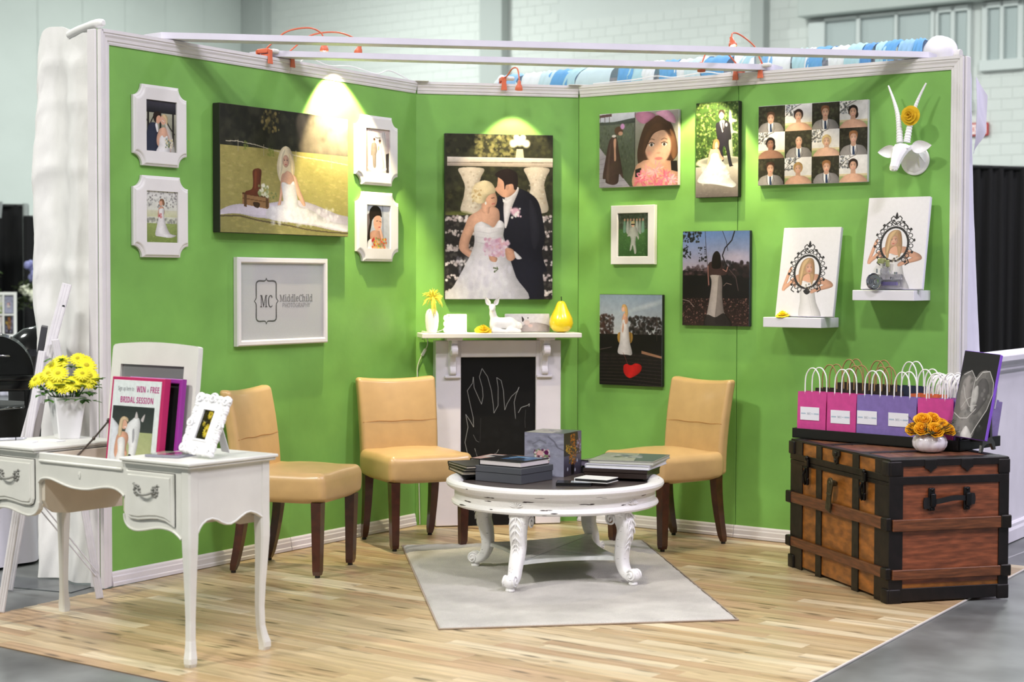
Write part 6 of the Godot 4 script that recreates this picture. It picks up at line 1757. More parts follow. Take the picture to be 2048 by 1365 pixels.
# ---- three upholstered chairs
func chairs():
	var lm := mat(Color(0.785, 0.645, 0.44), 0.36, {"vary": 0.06, "vs": 2.0, "bump": 0.025, "bf": 0.3, "coat": 0.15})
	var wm := mat(Color(0.30, 0.135, 0.085), 0.3, {"vary": 0.35, "vs": 3.0, "coat": 0.3})
	var spots := [
		[Vector3(-1.0, 0, -7.81), Vector3(0.95, 0, 0.31), "tan leather parsons chair nearest the white desk, facing right"],
		[Vector3(-0.497, 0, -8.575), Vector3(0.434, 0, 0.90), "tan leather parsons chair between the left wall and the mantelpiece, facing forward"],
		[Vector3(0.79, 0, -8.60), Vector3(-0.79, 0, 0.61), "tan leather parsons chair right of the coffee table, turned to the left"]]
	var first: Node3D
	for i in 3:
		var s: Array = spots[i]
		var z: Vector3 = s[1].normalized()
		var tf := Transform3D(Basis(UP.cross(z), UP, z), s[0])
		if i > 0:
			dup(first, tf, s[2], "tan leather chairs in the booth")
			continue
		first = thing("dining_chair", s[2], "chair", tf, "tan leather chairs in the booth")
		var g := G.new()
		# seat: domed top, sides pulled in underneath
		g.rbox(Vector3(0, 0.405, 0.012), Vector3(0.46, 0.135, 0.45), 0.034, 4, 6, func(v):
			var o: Vector3 = v
			var fx := 1.0 - pow(absf(v.x) / 0.23, 2.4)
			var fz := 1.0 - pow(absf(v.z) / 0.225, 2.4)
			if v.y > 0: o.y += 0.028 * maxf(0, fx) * maxf(0, fz)
			var low := smoothstep(0.0, -0.07, v.y)
			o.x *= 1.0 - 0.035 * low
			o.z *= 1.0 - 0.03 * low
			var cx := absf(v.x) / 0.23; var cz := absf(v.z) / 0.225
			if cx > 0.8 and cz > 0.8: o.y -= 0.006 * sin(absf(v.y) * 70.0)
			return o)
		obj("seat", g, lm, first)
		g = G.new()
		g.rbox(Vector3(0, 0.605, -0.20), Vector3(0.44, 0.49, 0.062), 0.022, 4, 8, func(v):
			var o: Vector3 = v
			var up: float = (v.y + 0.245) / 0.49
			o.z -= 0.012 + 0.058 * up * up - 0.02 * (1.0 - pow(v.x / 0.22, 2)) * -1.0 * smoothstep(0.2, 1.0, up)
			o.y -= 0.014 * (1.0 - pow(v.x / 0.22, 2)) * smoothstep(0.6, 1.0, up)
			o.x *= lerpf(0.965, 1.0, up)
			return o)
		obj("backrest", g, lm, first)
		# stitched seam across the back
		g = G.new()
		var seam := []
		for k in 21:
			var x := -0.207 + k * 0.0207
			seam.append(Vector3(x, 0.62 + 0.002 * sin(x * 40.0), -0.20 + 0.031 - (0.012 + 0.058 * 0.275) - 0.02 * (1.0 - pow(x / 0.22, 2)) * 0.15 - 0.0025))
		g.tube(seam, 0.0016, 5)
		obj("seam", g, mat(Color(0.62, 0.43, 0.22), 0.6), first)
		for sx in [-1.0, 1.0]:
			var leg := func(c: Array, hw: Array) -> Array:
				var rings := []
				for k in c.size():
					var q: Vector3 = c[k]
					var h: float = hw[k]
					rings.append([q + Vector3(-h, 0, h), q + Vector3(h, 0, h), q + Vector3(h, 0, -h), q + Vector3(-h, 0, -h)])
				return rings
			g = G.new()
			g.loft(leg.call([Vector3(sx * 0.185, 0.012, 0.185), Vector3(sx * 0.187, 0.03, 0.187), Vector3(sx * 0.19, 0.345, 0.19)], [0.0155, 0.0185, 0.0245]), true, true, false)
			obj("leg", g, wm, first)
			var c := []
			var hw := []
			for k in 13:
				var f := k / 12.0
				c.append(Vector3(sx * 0.186, lerpf(0.012, 0.36, f), -0.185 - 0.055 * pow(1.0 - f, 1.7)))
				hw.append(lerpf(0.016, 0.0235, f) if k > 0 else 0.012)
			g = G.new()
			g.loft(leg.call(c, hw), true, true, false)
			obj("leg", g, wm, first)
			for z2 in [0.185, -0.24]:
				g = G.new()
				g.lathe([Vector2(0.0, 0.0), Vector2(0.011, 0.0), Vector2(0.012, 0.003), Vector2(0.012, 0.013), Vector2(0, 0.013)], 12, Vector3(sx * (0.185 if z2 > 0 else 0.186), 0, z2))
				obj("foot_pad", g, black_m, first)

# worn white paint that lets dark wood through in short streaks
func worn_tex(sd: int, n: int, w := 1024, h := 256) -> ImageTexture:
	var p := Pic.new(w, h, Color(0.93, 0.925, 0.93), sd)
	p.grain = 0.01
	var hh := 100.0 * h / w
	for i in n:
		var x := p.r.randf() * 100; var y := p.r.randf() * hh
		var ln := p.r.randf_range(0.25, 1.3)
		for k in p.r.randi_range(1, 4):
			p.ell(x + p.r.randf_range(-0.6, 0.6) * ln, y + p.r.randf_range(-0.15, 0.15), ln * p.r.randf_range(0.3, 0.7), p.r.randf_range(0.08, 0.26), Color(0.14, 0.11, 0.12), 0.95, 0.35)
	for i in n * 2: p.ell(p.r.randf() * 100, p.r.randf() * hh, p.r.randf_range(0.4, 2.0), p.r.randf_range(0.1, 0.3), Color(0.78, 0.78, 0.8), 0.4, 0.8)
	return p.tex()

func coffee_table():
	var t := thing("coffee_table", "round white distressed coffee table with carved scroll legs on the grey rug", "table", at(0.2, 0.012, 7.68))
	var wm := StandardMaterial3D.new()
	wm.albedo_texture = worn_tex(3, 75); wm.roughness = 0.38
	var g := G.new()
	g.lathe([Vector2(0.40, 0.322), Vector2(0.462, 0.322), Vector2(0.472, 0.327), Vector2(0.476, 0.334), Vector2(0.473, 0.342), Vector2(0.465, 0.347), Vector2(0.462, 0.352), Vector2(0.462, 0.384), Vector2(0.465, 0.392), Vector2(0.474, 0.398), Vector2(0.486, 0.402), Vector2(0.496, 0.41), Vector2(0.501, 0.421), Vector2(0.499, 0.431), Vector2(0.49, 0.438), Vector2(0.475, 0.440), Vector2(0.455, 0.438), Vector2(0.44, 0.433), Vector2(0.43, 0.425), Vector2(0.425, 0.415)], 96, Vector3.ZERO, 0.5)
	obj("rim_and_apron", g, wm, t)
	g = G.new()
	g.lathe([Vector2(0, 0.400), Vector2(0.428, 0.400), Vector2(0.428, 0.417), Vector2(0, 0.417)], 64)
	obj("tabletop", g, mat(Color(0.36, 0.325, 0.315), 0.28, {"vary": 0.2}), t)
	var lm := StandardMaterial3D.new()
	lm.albedo_texture = worn_tex(8, 170, 512, 512); lm.roughness = 0.4
	lm.uv1_triplanar = true; lm.uv1_scale = Vector3.ONE * 2.2
	# legs: [angle in degrees (x, towards the back), foot radius]
	var feet := [[-113.0, 0.58], [156.0, 0.46], [-43.0, 0.52], [66.0, 0.60]]
	for f in feet:
		var a := deg_to_rad(f[0])
		var rf: float = f[1]
		var b := Basis(UP, -0.0) * Basis(Vector3(cos(a), 0, -sin(a)), UP, Vector3(cos(a), 0, -sin(a)).cross(UP))
		g = G.new()
		g.x = Transform3D(b, Vector3.ZERO)
		var k := rf - 0.07
		var pth := curve([Vector3(minf(k - 0.09, 0.40), 0.328, 0), Vector3(minf(k - 0.045, 0.425), 0.29, 0), Vector3(minf(k - 0.03, 0.435), 0.24, 0), Vector3(minf(k - 0.045, 0.43), 0.175, 0), Vector3(k - 0.05, 0.105, 0), Vector3(k - 0.03, 0.055, 0), Vector3(k + 0.01, 0.03, 0)], 7)
		var rings := []
		for i in pth.size():
			var q := float(i) / (pth.size() - 1)
			var tg: Vector3 = (pth[mini(i + 1, pth.size() - 1)] - pth[maxi(i - 1, 0)]).normalized()
			var nn := Vector3(0, 0, 1).cross(tg).normalized()
			var wd := lerpf(0.046, 0.026, pow(q, 0.7)); var dp := lerpf(0.046, 0.02, pow(q, 0.6))
			var ring := []
			for j in 14:
				var an := TAU * j / 14
				var sx := signf(cos(an)) * pow(absf(cos(an)), 0.55); var sy := signf(sin(an)) * pow(absf(sin(an)), 0.55)
				ring.append(pth[i] + nn * sx * dp + Vector3(0, 0, 1) * -sy * wd)
			rings.append(ring)
		g.loft(rings)
		# knee block, foot scroll and glide
		g.rbox(Vector3(minf(k - 0.075, 0.405), 0.312, 0), Vector3(0.09, 0.024, 0.085), 0.01, 2)
		g.ball(Vector3(k + 0.018, 0.042, 0), Vector3(0.03, 0.03, 0.031), 16, 12)
		g.lathe([Vector2(0, 0), Vector2(0.019, 0), Vector2(0.021, 0.004), Vector2(0.018, 0.016), Vector2(0, 0.018)], 16, Vector3(k + 0.014, 0, 0))
		obj("leg", g, lm, t)
		var lg: MeshInstance3D = t.get_child(t.get_child_count() - 1)
		g = G.new()
		g.x = Transform3D(b, Vector3.ZERO)
		for s in [-1.0, 1.0]:
			var v1 := []; var v2 := []
			for i in 30:
				var an := i * 0.42
				v1.append(Vector3(minf(k - 0.08, 0.395) + cos(an + 0.6) * (0.033 - i * 0.0010), 0.288 + sin(an + 0.6) * (0.033 - i * 0.0010), s * (0.042 + i * 0.00022)))
				v2.append(Vector3(k + 0.018 - cos(an) * (0.027 - i * 0.0008), 0.042 + sin(an) * (0.027 - i * 0.0008), s * (0.021 + i * 0.0004)))
			g.tube(v1, 0.005, 6); g.tube(v2, 0.0045, 6)
		obj("scroll", g, lm, lg)
		# carved acanthus: paired leaves down the front of the knee
		g = G.new()
		g.x = Transform3D(b, Vector3.ZERO)
		for i in 6:
			var at_i := 7 + i * 3
			var pc: Vector3 = pth[at_i]
			var tg: Vector3 = (pth[at_i + 1] - pth[at_i - 1]).normalized()
			var nn := Vector3(0, 0, 1).cross(tg).normalized()
			var q := float(at_i) / (pth.size() - 1)
			var c: Vector3 = pc + nn * (lerpf(0.046, 0.02, pow(q, 0.6)) - 0.001)
			var sz := 1.0 - i * 0.1
			for s in [-1.0, 1.0]:
				g.tube([c - tg * 0.012 * sz, c + Vector3(0, 0, s * 0.012 * sz) + nn * 0.004, c + Vector3(0, 0, s * 0.024 * sz) + tg * 0.012 + nn * 0.002, c + Vector3(0, 0, s * 0.03 * sz) + tg * 0.026], [0.002, 0.0055 * sz, 0.005 * sz, 0.0015], 6)
			g.tube([c - tg * 0.016, c + nn * 0.005, c + tg * 0.016], [0.001, 0.004 * sz, 0.001], 6)
		obj("carved_leaves", g, lm, lg)
	# carved fan on the apron over each leg
	for f in [-113.0, -43.0, 156.0]:
		g = G.new()
		var a := deg_to_rad(f)
		var b := Basis(Vector3(sin(a), 0, cos(a)), UP, Vector3(cos(a), 0, -sin(a)))
		g.x = Transform3D(b, Vector3(cos(a) * 0.462, 0.356, -sin(a) * 0.462))
		for i in 7:
			var an := deg_to_rad(20 + i * 23.3)
			g.tube([Vector3(0, 0, 0.001), Vector3(cos(an) * 0.016, sin(an) * 0.012, 0.004), Vector3(cos(an) * 0.036, sin(an) * 0.024, 0.001)], [0.001, 0.0034, 0.001], 5)
		obj("carved_fan", g, lm, t)
	# lower shelf: a four-pointed board with hollow sides, two raised cross bands
	var pts := []
	for k in [2, 3, 1, 0]:
		pass
	var cor := []
	for f in [feet[1], feet[0], feet[2], feet[3]]:
		var a := deg_to_rad(f[0])
		cor.append(Vector2(cos(a), sin(a)) * (f[1] - 0.115))
	for i in 4:
		var p0: Vector2 = cor[i]; var p1: Vector2 = cor[(i + 1) % 4]
		var mid := (p0 + p1) / 2 * 0.62
		pts.append(p0 + (p1 - p0).normalized() * 0.02)
		for j in range(1, 12):
			var u := j / 12.0
			pts.append(p0.lerp(mid, u).lerp(mid.lerp(p1, u), u))
		pts.append(p1 - (p1 - p0).normalized() * 0.02)
	g = G.new()
	g.x = Transform3D(Basis(Vector3.RIGHT, -PI / 2), Vector3(0, 0.10, 0))
	g.ext(pts, 0.017, 0.003)
	obj("lower_shelf", g, mat(Color(0.92, 0.935, 0.925), 0.4, {"vary": 0.12, "vs": 3.0}), t)
	g = G.new()
	g.x = Transform3D(Basis(Vector3.RIGHT, -PI / 2), Vector3(0, 0.117, 0))
	for k in [[0, 2], [1, 3]]:
		var d: Vector2 = (cor[k[1]] - cor[k[0]]).normalized() * 0.02
		var n := d.orthogonal() * 0.9
		var e: float = 0.0015 if k[0] == 0 else 0.0022
		g.ext([cor[k[0]] + d + n, cor[k[0]] + d - n, cor[k[1]] - d - n, cor[k[1]] - d + n], e, 0.0006)
	obj("cross_band", g, lm, t)

func book(cx: float, ahead: float, y: float, w: float, d: float, h: float, dir: Vector2, label: String, cover: Color, pages: Color, top: Texture2D = null, cat := "book", called := "photo_book", group := "", two_tone := true) -> Node3D:
	var b := frame(dir.x, dir.y)
	var t := thing(called, label, cat, Transform3D(b, Vector3(cx, y, -ahead)), group)
	var g := G.new()
	var th := minf(0.0035, h * 0.25)
	if two_tone:
		g.box(Vector3(0, th / 2, 0), Vector3(w, th, d), 0.0008)
		g.box(Vector3(0, h - th / 2, 0), Vector3(w, th, d), 0.0008)
		g.box(Vector3(-w / 2 + th / 2, h / 2, 0), Vector3(th, h, d), 0.0008)
	else:
		g.box(Vector3(0, h * 0.3, 0), Vector3(w, h * 0.6, d), 0.002)
		g.box(Vector3(0, h * 0.8, 0), Vector3(w + 0.005, h * 0.4, d + 0.005), 0.002)
	obj("cover", g, mat(cover, 0.4), t)
	if two_tone:
		g = G.new()
		g.box(Vector3(0.001, h / 2, 0), Vector3(w - 0.007, h - th * 2 + 0.0002, d - 0.008))
		obj("pages", g, mat(pages, 0.7), t)
	if top:
		g = G.new()
		var x := w / 2 - 0.004; var z := d / 2 - 0.004
		g.quad(Vector3(-x, h + 0.0005, z), Vector3(x, h + 0.0005, z), Vector3(x, h + 0.0005, -z), Vector3(-x, h + 0.0005, -z))
		obj("cover_picture", g, print_mat(top, 0.25), t)
	return t

func cover_pic(k: int) -> ImageTexture:
	var p := Pic.new(120, 120, Color(0.85, 0.84, 0.83), 60 + k)
	if k == 0:  # pale pink with a strip of small pictures
		p.grad(0, 0, 100, 100, Color(0.85, 0.66, 0.62), Color(0.9, 0.76, 0.72)); p.poly([6, 10, 94, 10, 94, 60, 6, 60], Color(0.93, 0.92, 0.91)); p.poly([14, 20, 50, 20, 50, 46, 14, 46], Color(0.25, 0.22, 0.24)); p.poly([60, 20, 86, 20, 86, 46, 60, 46], Color(0.45, 0.3, 0.3))
	elif k == 1:  # blue night picture on black
		p.grad(0, 0, 100, 100, Color(0.1, 0.11, 0.15), Color(0.08, 0.08, 0.1)); p.poly([30, 6, 94, 6, 94, 70, 30, 70], Color(0.25, 0.42, 0.6)); p.spray(32, 8, 92, 40, 30, 4, 12, [Color(0.6, 0.75, 0.85), Color(0.8, 0.87, 0.92), Color(0.3, 0.5, 0.66)], 0.6, 0.4); p.poly([50, 40, 76, 36, 78, 66, 48, 68], Color(0.13, 0.16, 0.2))
	elif k == 2:  # black and white zebra page
		p.grad(0, 0, 100, 100, Color(0.82, 0.81, 0.78), Color(0.6, 0.58, 0.54)); p.poly([0, 0, 100, 0, 100, 26, 0, 26], Color(0.9, 0.91, 0.93))
		for i in 9: p.poly([8 + i * 10, 6, 13 + i * 10, 6, 12 + i * 10, 22, 7 + i * 10, 22], Color(0.15, 0.15, 0.16))
		for i in 6: p.line([0, 40 + i * 10, 20, 34 + i * 11, 44, 44 + i * 9, 70, 38 + i * 11, 100, 46 + i * 9], 3.0, Color(0.27, 0.25, 0.23), 0.8)
	elif k == 3:  # grey with a soft portrait
		p.grad(0, 0, 100, 100, Color(0.62, 0.62, 0.59), Color(0.74, 0.74, 0.7)); p.poly([52, 0, 100, 0, 100, 100, 70, 100], Color(0.4, 0.42, 0.46)); p.spray(24, 20, 70, 60, 30, 4, 10, [Color(0.3, 0.28, 0.3), Color(0.8, 0.79, 0.8), Color(0.4, 0.4, 0.5)], 0.6)
	elif k == 4:  # small black album with a pale picture
		p.grad(0, 0, 100, 100, Color(0.1, 0.1, 0.13), Color(0.1, 0.1, 0.12)); p.poly([40, 10, 96, 10, 96, 84, 40, 84], Color(0.72, 0.76, 0.82)); p.spray(42, 14, 94, 60, 12, 5, 12, [Color(0.9, 0.91, 0.93), Color(0.45, 0.5, 0.56)], 0.6)
	else:  # disc case insert
		p.grad(0, 0, 100, 100, Color(0.66, 0.68, 0.62), Color(0.6, 0.6, 0.6)); p.poly([42, 8, 76, 8, 76, 92, 42, 92], Color(0.72, 0.3, 0.5)); p.spray(44, 30, 74, 70, 18, 4, 10, [Color(0.16, 0.12, 0.2), Color(0.85, 0.7, 0.7), Color(0.3, 0.17, 0.3)], 0.7); p.spray(0, 0, 40, 100, 18, 6, 14, [Color(0.55, 0.62, 0.45), Color(0.8, 0.8, 0.78)], 0.5)
	return p.tex()

func table_things():
	var y := 0.4295
	var blk := Color(0.07, 0.07, 0.075)
	var da := Vector2(0.335, -0.942)
	for i in 3:
		var ht := [0.018, 0.012, 0.014]
		var yy: float = [0.0, 0.0185, 0.031][i] + 0.024
		book(-0.175 + 0.006 * i, 7.862 - 0.004 * i, y + yy, 0.25, 0.185 + 0.008 * i, ht[i], da.rotated(0.05 * (i - 1)), ["black album, bottom of the three at the left rim of the coffee table", "thin black album, middle of the three at the left rim of the coffee table", "thin black album, topmost of the three at the left rim of the coffee table"][i], blk, Color(0.7, 0.66, 0.6), null, "album", "photo_album", "black albums at the left of the coffee table")
	book(0.0, 8.06, y, 0.2, 0.2, 0.05, Vector2(0.85, -0.52), "dark closed box under the pink picture book at the back of the coffee table", Color(0.09, 0.08, 0.085), blk, null, "box", "album_box", "", false)
	book(-0.03, 8.05, y + 0.0515, 0.27, 0.22, 0.022, Vector2(0.9, -0.43), "picture book with a pink and white cover behind the grey box", blk, Color(0.87, 0.86, 0.86), cover_pic(0))
	var dg := Vector2(0.805, -0.593)
	book(0.012, 7.748, y, 0.262, 0.25, 0.072, dg, "flat grey keepsake box at the front left of the coffee table", Color(0.30, 0.31, 0.34), blk, null, "box", "keepsake_box", "", false)
	book(0.012, 7.752, y + 0.073, 0.24, 0.225, 0.027, dg, "black book with white pages and a blue picture lying on the grey box", Color(0.06, 0.07, 0.1), Color(0.85, 0.82, 0.83), cover_pic(1))
	# photo cube
	var b := frame(0.898, -0.44)
	var t := thing("photo_cube", "tall photo cube printed with bouquets standing in the middle of the coffee table", "cube", Transform3D(b, Vector3(0.246, y, -7.86)))
	var s := 0.205
	var g := G.new()
	g.box(Vector3(-s / 2, s / 2, -s / 2), Vector3(s - 0.001, s, s - 0.001), 0.0015)
	obj("block", g, mat(Color(0.36, 0.36, 0.37), 0.3), t)
	g = G.new()
	g.quad(Vector3(-s, 0, 0), Vector3(0, 0, 0), Vector3(0, s, 0), Vector3(-s, s, 0))
	obj("front_print", g, print_mat(pic_small("bouquet"), 0.3), t)
	g = G.new()
	g.quad(Vector3(0, 0, 0), Vector3(0, 0, -s), Vector3(0, s, -s), Vector3(0, s, 0))
	obj("side_print", g, print_mat(pic_small("wildflowers"), 0.3), t)
	g = G.new()
	g.quad(Vector3(-s, s + 0.0006, 0), Vector3(0, s + 0.0006, 0), Vector3(0, s + 0.0006, -s), Vector3(-s, s + 0.0006, -s))
	obj("top_print", g, print_mat(cover_pic(3), 0.3), t)
	var dz := Vector2(0.75, -0.66)
	book(0.46, 8.06, y, 0.2, 0.15, 0.032, dz.rotated(0.2), "black closed book at the bottom of the pile behind the photo cube", blk, Color(0.2, 0.2, 0.2))
	book(0.435, 8.05, y + 0.033, 0.17, 0.14, 0.03, dz, "black and white picture book on top of the pile behind the photo cube", Color(0.13, 0.13, 0.15), Color(0.6, 0.56, 0.66), cover_pic(2))
	var dr := Vector2(0.95, -0.31)
	book(0.52, 7.845, y + 0.012, 0.30, 0.26, 0.042, dr, "dark brown album box under the two large books at the right rim", Color(0.15, 0.095, 0.085), blk, null, "box", "album_box", "", false)
	book(0.54, 7.86, y + 0.055, 0.31, 0.30, 0.02, Vector2(0.93, -0.36), "large white book, under the grey book at the right rim", Color(0.78, 0.78, 0.84), Color(0.88, 0.88, 0.9))
	book(0.56, 7.895, y + 0.0755, 0.31, 0.34, 0.018, Vector2(0.949, -0.315), "large grey book with a portrait cover, topmost at the right rim of the coffee table", Color(0.6, 0.6, 0.56), Color(0.75, 0.75, 0.72), cover_pic(3))
	book(0.285, 7.57, y, 0.16, 0.10, 0.014, Vector2(0.98, -0.1), "small black album with a pale picture, half under the small white one", Color(0.06, 0.06, 0.08), blk, cover_pic(4), "album", "photo_album")
	book(0.385, 7.585, y + 0.0145, 0.165, 0.12, 0.018, Vector2(0.88, -0.47), "small white album with black edges at the front of the coffee table", Color(0.9, 0.9, 0.9), Color(0.07, 0.07, 0.07), null, "album", "photo_album")

# ---- the trunk and the bags
func trunk_and_bags():
	var b := frame(0.259, -0.931)
	var o := Transform3D(b, Vector3(1.327, 0, -7.927))
	var t := thing("steamer_trunk", "old wooden steamer trunk with dark metal bands at the right of the booth", "trunk", o)
	var L := 0.966; var D := 0.563; var HH := 0.605
	var grain := func(c: Color, sc: Vector3, r := 0.38) -> StandardMaterial3D:
		var m := mat(c, r, {"vary": 0.42, "vs": 1.0, "vf": 0.014, "coat": 0.12}).duplicate()
		m.uv1_scale = sc
		return m
	var front: StandardMaterial3D = grain.call(Color(0.70, 0.43, 0.17), Vector3(1.2, 3, 1.2))
	var side: StandardMaterial3D = grain.call(Color(0.60, 0.33, 0.21), Vector3(1, 7, 1))  # redder copy of the front wood, lilac right-hand light put into its colour
	var slat: StandardMaterial3D = grain.call(Color(0.50, 0.29, 0.17), Vector3(1, 10, 1))
	var iron := mat(Color(0.135, 0.105, 0.085), 0.42, {"vary": 0.5, "vs": 4.0, "metal": 0.35})
	var iron2 := mat(Color(0.19, 0.165, 0.13), 0.45, {"vary": 0.5, "vs": 4.0, "metal": 0.3})
	var edge2 := mat(Color(0.15, 0.11, 0.085), 0.45, {"vary": 0.45, "vs": 5.0, "metal": 0.2})  # browner copy of the edge metal, warmer left-hand light put into its colour
	var edge := mat(Color(0.095, 0.06, 0.065), 0.45, {"vary": 0.4, "vs": 5.0, "metal": 0.2})
	var g := G.new()
	g.box(Vector3(L / 2, 0.265, -D / 2), Vector3(L - 0.01, 0.505, D - 0.01), 0.004)
	obj("box", g, front, t)
	g = G.new()
	g.box(Vector3(L / 2, 0.561, -D / 2), Vector3(L - 0.01, 0.084, D - 0.01), 0.004)
	obj("lid", g, front, t)
	var lid: Node3D = t.get_child(1)
	g = G.new()
	for k in [[0.08, 0.515], [0.525, 0.585]]: g.box(Vector3(L - 0.003, (k[0] + k[1]) / 2, -D / 2), Vector3(0.004, k[1] - k[0], D - 0.09), 0.001)
	obj("end_panel", g, side, t)
	g = G.new()
	for i in 4: g.box(Vector3(L / 2, 0.604, -0.085 - i * 0.132), Vector3(L - 0.1, 0.004, 0.125), 0.001)
	obj("top_boards", g, grain.call(Color(0.56, 0.36, 0.26), Vector3(1, 1, 6)), t)
	# long side: upright iron bands
	for k in [[0.0, 0.125, edge2], [0.271, 0.325, iron2], [0.63, 0.689, iron2], [0.838, 0.966, edge2]]:
		g = G.new()
		for q in [[0.0, 0.512], [0.522, 0.603]]: g.box(Vector3((k[0] + k[1]) / 2, (q[0] + q[1]) / 2, -0.002), Vector3(k[1] - k[0], q[1] - q[0], 0.008), 0.0015)
		obj("metal_band", g, k[2], t)
	g = G.new()
	g.box(Vector3(L / 2, 0.528, 0.0), Vector3(L, 0.028, 0.009), 0.0015); g.box(Vector3(L / 2, 0.503, -0.001), Vector3(L, 0.018, 0.008), 0.0015)
	obj("metal_band", g, iron, t)
	# end: bands round its edges and at the lid seam
	g = G.new()
	g.box(Vector3(L + 0.001, 0.3, -0.0285), Vector3(0.008, 0.598, 0.065), 0.0015); g.box(Vector3(L + 0.001, 0.3, -D + 0.0215), Vector3(0.008, 0.598, 0.047), 0.0015)
	g.box(Vector3(L, 0.593, -D / 2), Vector3(0.012, 0.03, D), 0.0015); g.box(Vector3(L + 0.001, 0.518, -D / 2), Vector3(0.009, 0.034, D), 0.0015); g.box(Vector3(L, 0.035, -D / 2), Vector3(0.009, 0.055, D), 0.0015)
	obj("metal_band", g, edge, t)
	# trefoil straps dropping from the top edge
	for s in [0.188, 0.36]:
		g = G.new()
		g.x = Transform3D(Basis(UP, PI / 2), Vector3(L + 0.004, 0, -s))
		g.ext([Vector2(-0.028, 0.57), Vector2(-0.012, 0.563), Vector2(0.0, 0.55), Vector2(0.012, 0.563), Vector2(0.028, 0.57), Vector2(0.028, 0.605), Vector2(-0.028, 0.605)], 0.005, 0.001)
		obj("strap_end", g, edge, t)
	# top edges
	g = G.new()
	for z in [-0.022, -D + 0.022]: g.box(Vector3(L / 2, 0.604, z), Vector3(L, 0.01, 0.044), 0.002)
	for x in [0.03, L - 0.04]: g.box(Vector3(x, 0.605, -D / 2), Vector3(0.08 if x > 0.5 else 0.06, 0.01, D), 0.002)
	for x in [0.3, 0.66]: g.box(Vector3(x, 0.6055, -D / 2), Vector3(0.05, 0.008, D), 0.0015)
	obj("top_band", g, edge, t)
	# wooden battens with iron corner clamps
	for y in [0.336, 0.127]:
		var h := 0.05 if y > 0.2 else 0.043
		g = G.new()
		g.box(Vector3(L / 2, y, 0.008), Vector3(L - 0.02, h, 0.018), 0.003)
		obj("batten", g, slat, t)
		g = G.new()
		g.box(Vector3(L + 0.008, y - 0.005, -D / 2), Vector3(0.018, h, D - 0.02), 0.003)
		obj("batten", g, slat, t)
		for q in [Vector3(0.012, y, 0.009), Vector3(L - 0.012, y, 0.009), Vector3(L + 0.008, y - 0.004, -D + 0.018)]:
			g = G.new()
			g.box(q, Vector3(0.052, h + 0.006, 0.026) if q.x < L else Vector3(0.028, h + 0.006, 0.05), 0.004)
			obj("corner_clamp", g, iron, t)
	for y in [0.03, 0.57]:
		for q in [Vector3(0.02, y, 0.002), Vector3(L - 0.022, y, 0.004), Vector3(L + 0.002, y, -0.026), Vector3(L + 0.002, y, -D + 0.024)]:
			g = G.new()
			g.rbox(q, Vector3(0.058, 0.062, 0.016) if q.x < L else Vector3(0.016, 0.062, 0.056), 0.006, 2)
			obj("corner_cap", g, edge, t)
	# latches on the long side
	for x in [0.197, 0.757]:
		g = G.new()
		g.rbox(Vector3(x, 0.512, 0.01), Vector3(0.034, 0.04, 0.012), 0.004, 2); g.rbox(Vector3(x, 0.468, 0.012), Vector3(0.026, 0.05, 0.016), 0.006, 2); g.rbox(Vector3(x - 0.003, 0.428, 0.011), Vector3(0.034, 0.034, 0.014), 0.006, 2)
		g.rod(Vector3(x - 0.02, 0.492, 0.016), Vector3(x + 0.02, 0.492, 0.016), 0.006, 10); g.tube([Vector3(x, 0.49, 0.02), Vector3(x, 0.46, 0.03), Vector3(x - 0.002, 0.43, 0.026), Vector3(x - 0.003, 0.412, 0.02)], [0.004, 0.007, 0.006, 0.004], 8)
		g.ball(Vector3(x, 0.536, 0.012), Vector3(0.013, 0.013, 0.01))
		obj("latch", g, mat(Color(0.1, 0.09, 0.09), 0.3, {"metal": 0.7}), t)
	# lock plate on the lid and the hanging hasp
	g = G.new()
	g.ext([Vector2(0.447, 0.60), Vector2(0.447, 0.578), Vector2(0.462, 0.566), Vector2(0.465, 0.545), Vector2(0.479, 0.536), Vector2(0.493, 0.545), Vector2(0.497, 0.566), Vector2(0.513, 0.578), Vector2(0.513, 0.60)], 0.008, 0.002, 0.001)
	g.rbox(Vector3(0.481, 0.585, 0.012), Vector3(0.03, 0.018, 0.012), 0.004, 2)
	g.ball(Vector3(0.479, 0.556, 0.01), Vector3(0.008, 0.01, 0.005))
	obj("lock_plate", g, iron2, t)
	g = G.new()
	g.x = Transform3D(Basis(Vector3.BACK, -0.16), Vector3(0.47, 0.452, 0.0))
	g.ext(arc(Vector2(0, 0), 0.026, 0, 180, 10) + [Vector2(-0.019, -0.06), Vector2(-0.025, -0.125), Vector2(0.022, -0.13), Vector2(0.018, -0.06)], 0.008, 0.002, 0.024)
	g.ball(Vector3(0, 0, 0.032), Vector3(0.011, 0.011, 0.004)); g.rod(Vector3(-0.018, -0.05, 0.03), Vector3(0.018, -0.05, 0.03), 0.005)
	g.rbox(Vector3(0, 0.0, 0.012), Vector3(0.024, 0.024, 0.026), 0.004, 2)
	obj("hasp", g, mat(Color(0.34, 0.31, 0.22), 0.4, {"vary": 0.4, "vs": 6.0, "metal": 0.6}), t)
	# leather handle on the end
	g = G.new()
	var hp := curve([Vector3(L + 0.006, 0.42, -0.155), Vector3(L + 0.012, 0.424, -0.19), Vector3(L + 0.03, 0.434, -0.23), Vector3(L + 0.034, 0.443, -0.276), Vector3(L + 0.03, 0.443, -0.322), Vector3(L + 0.012, 0.437, -0.36), Vector3(L + 0.006, 0.434, -0.40)])
	var rings := []
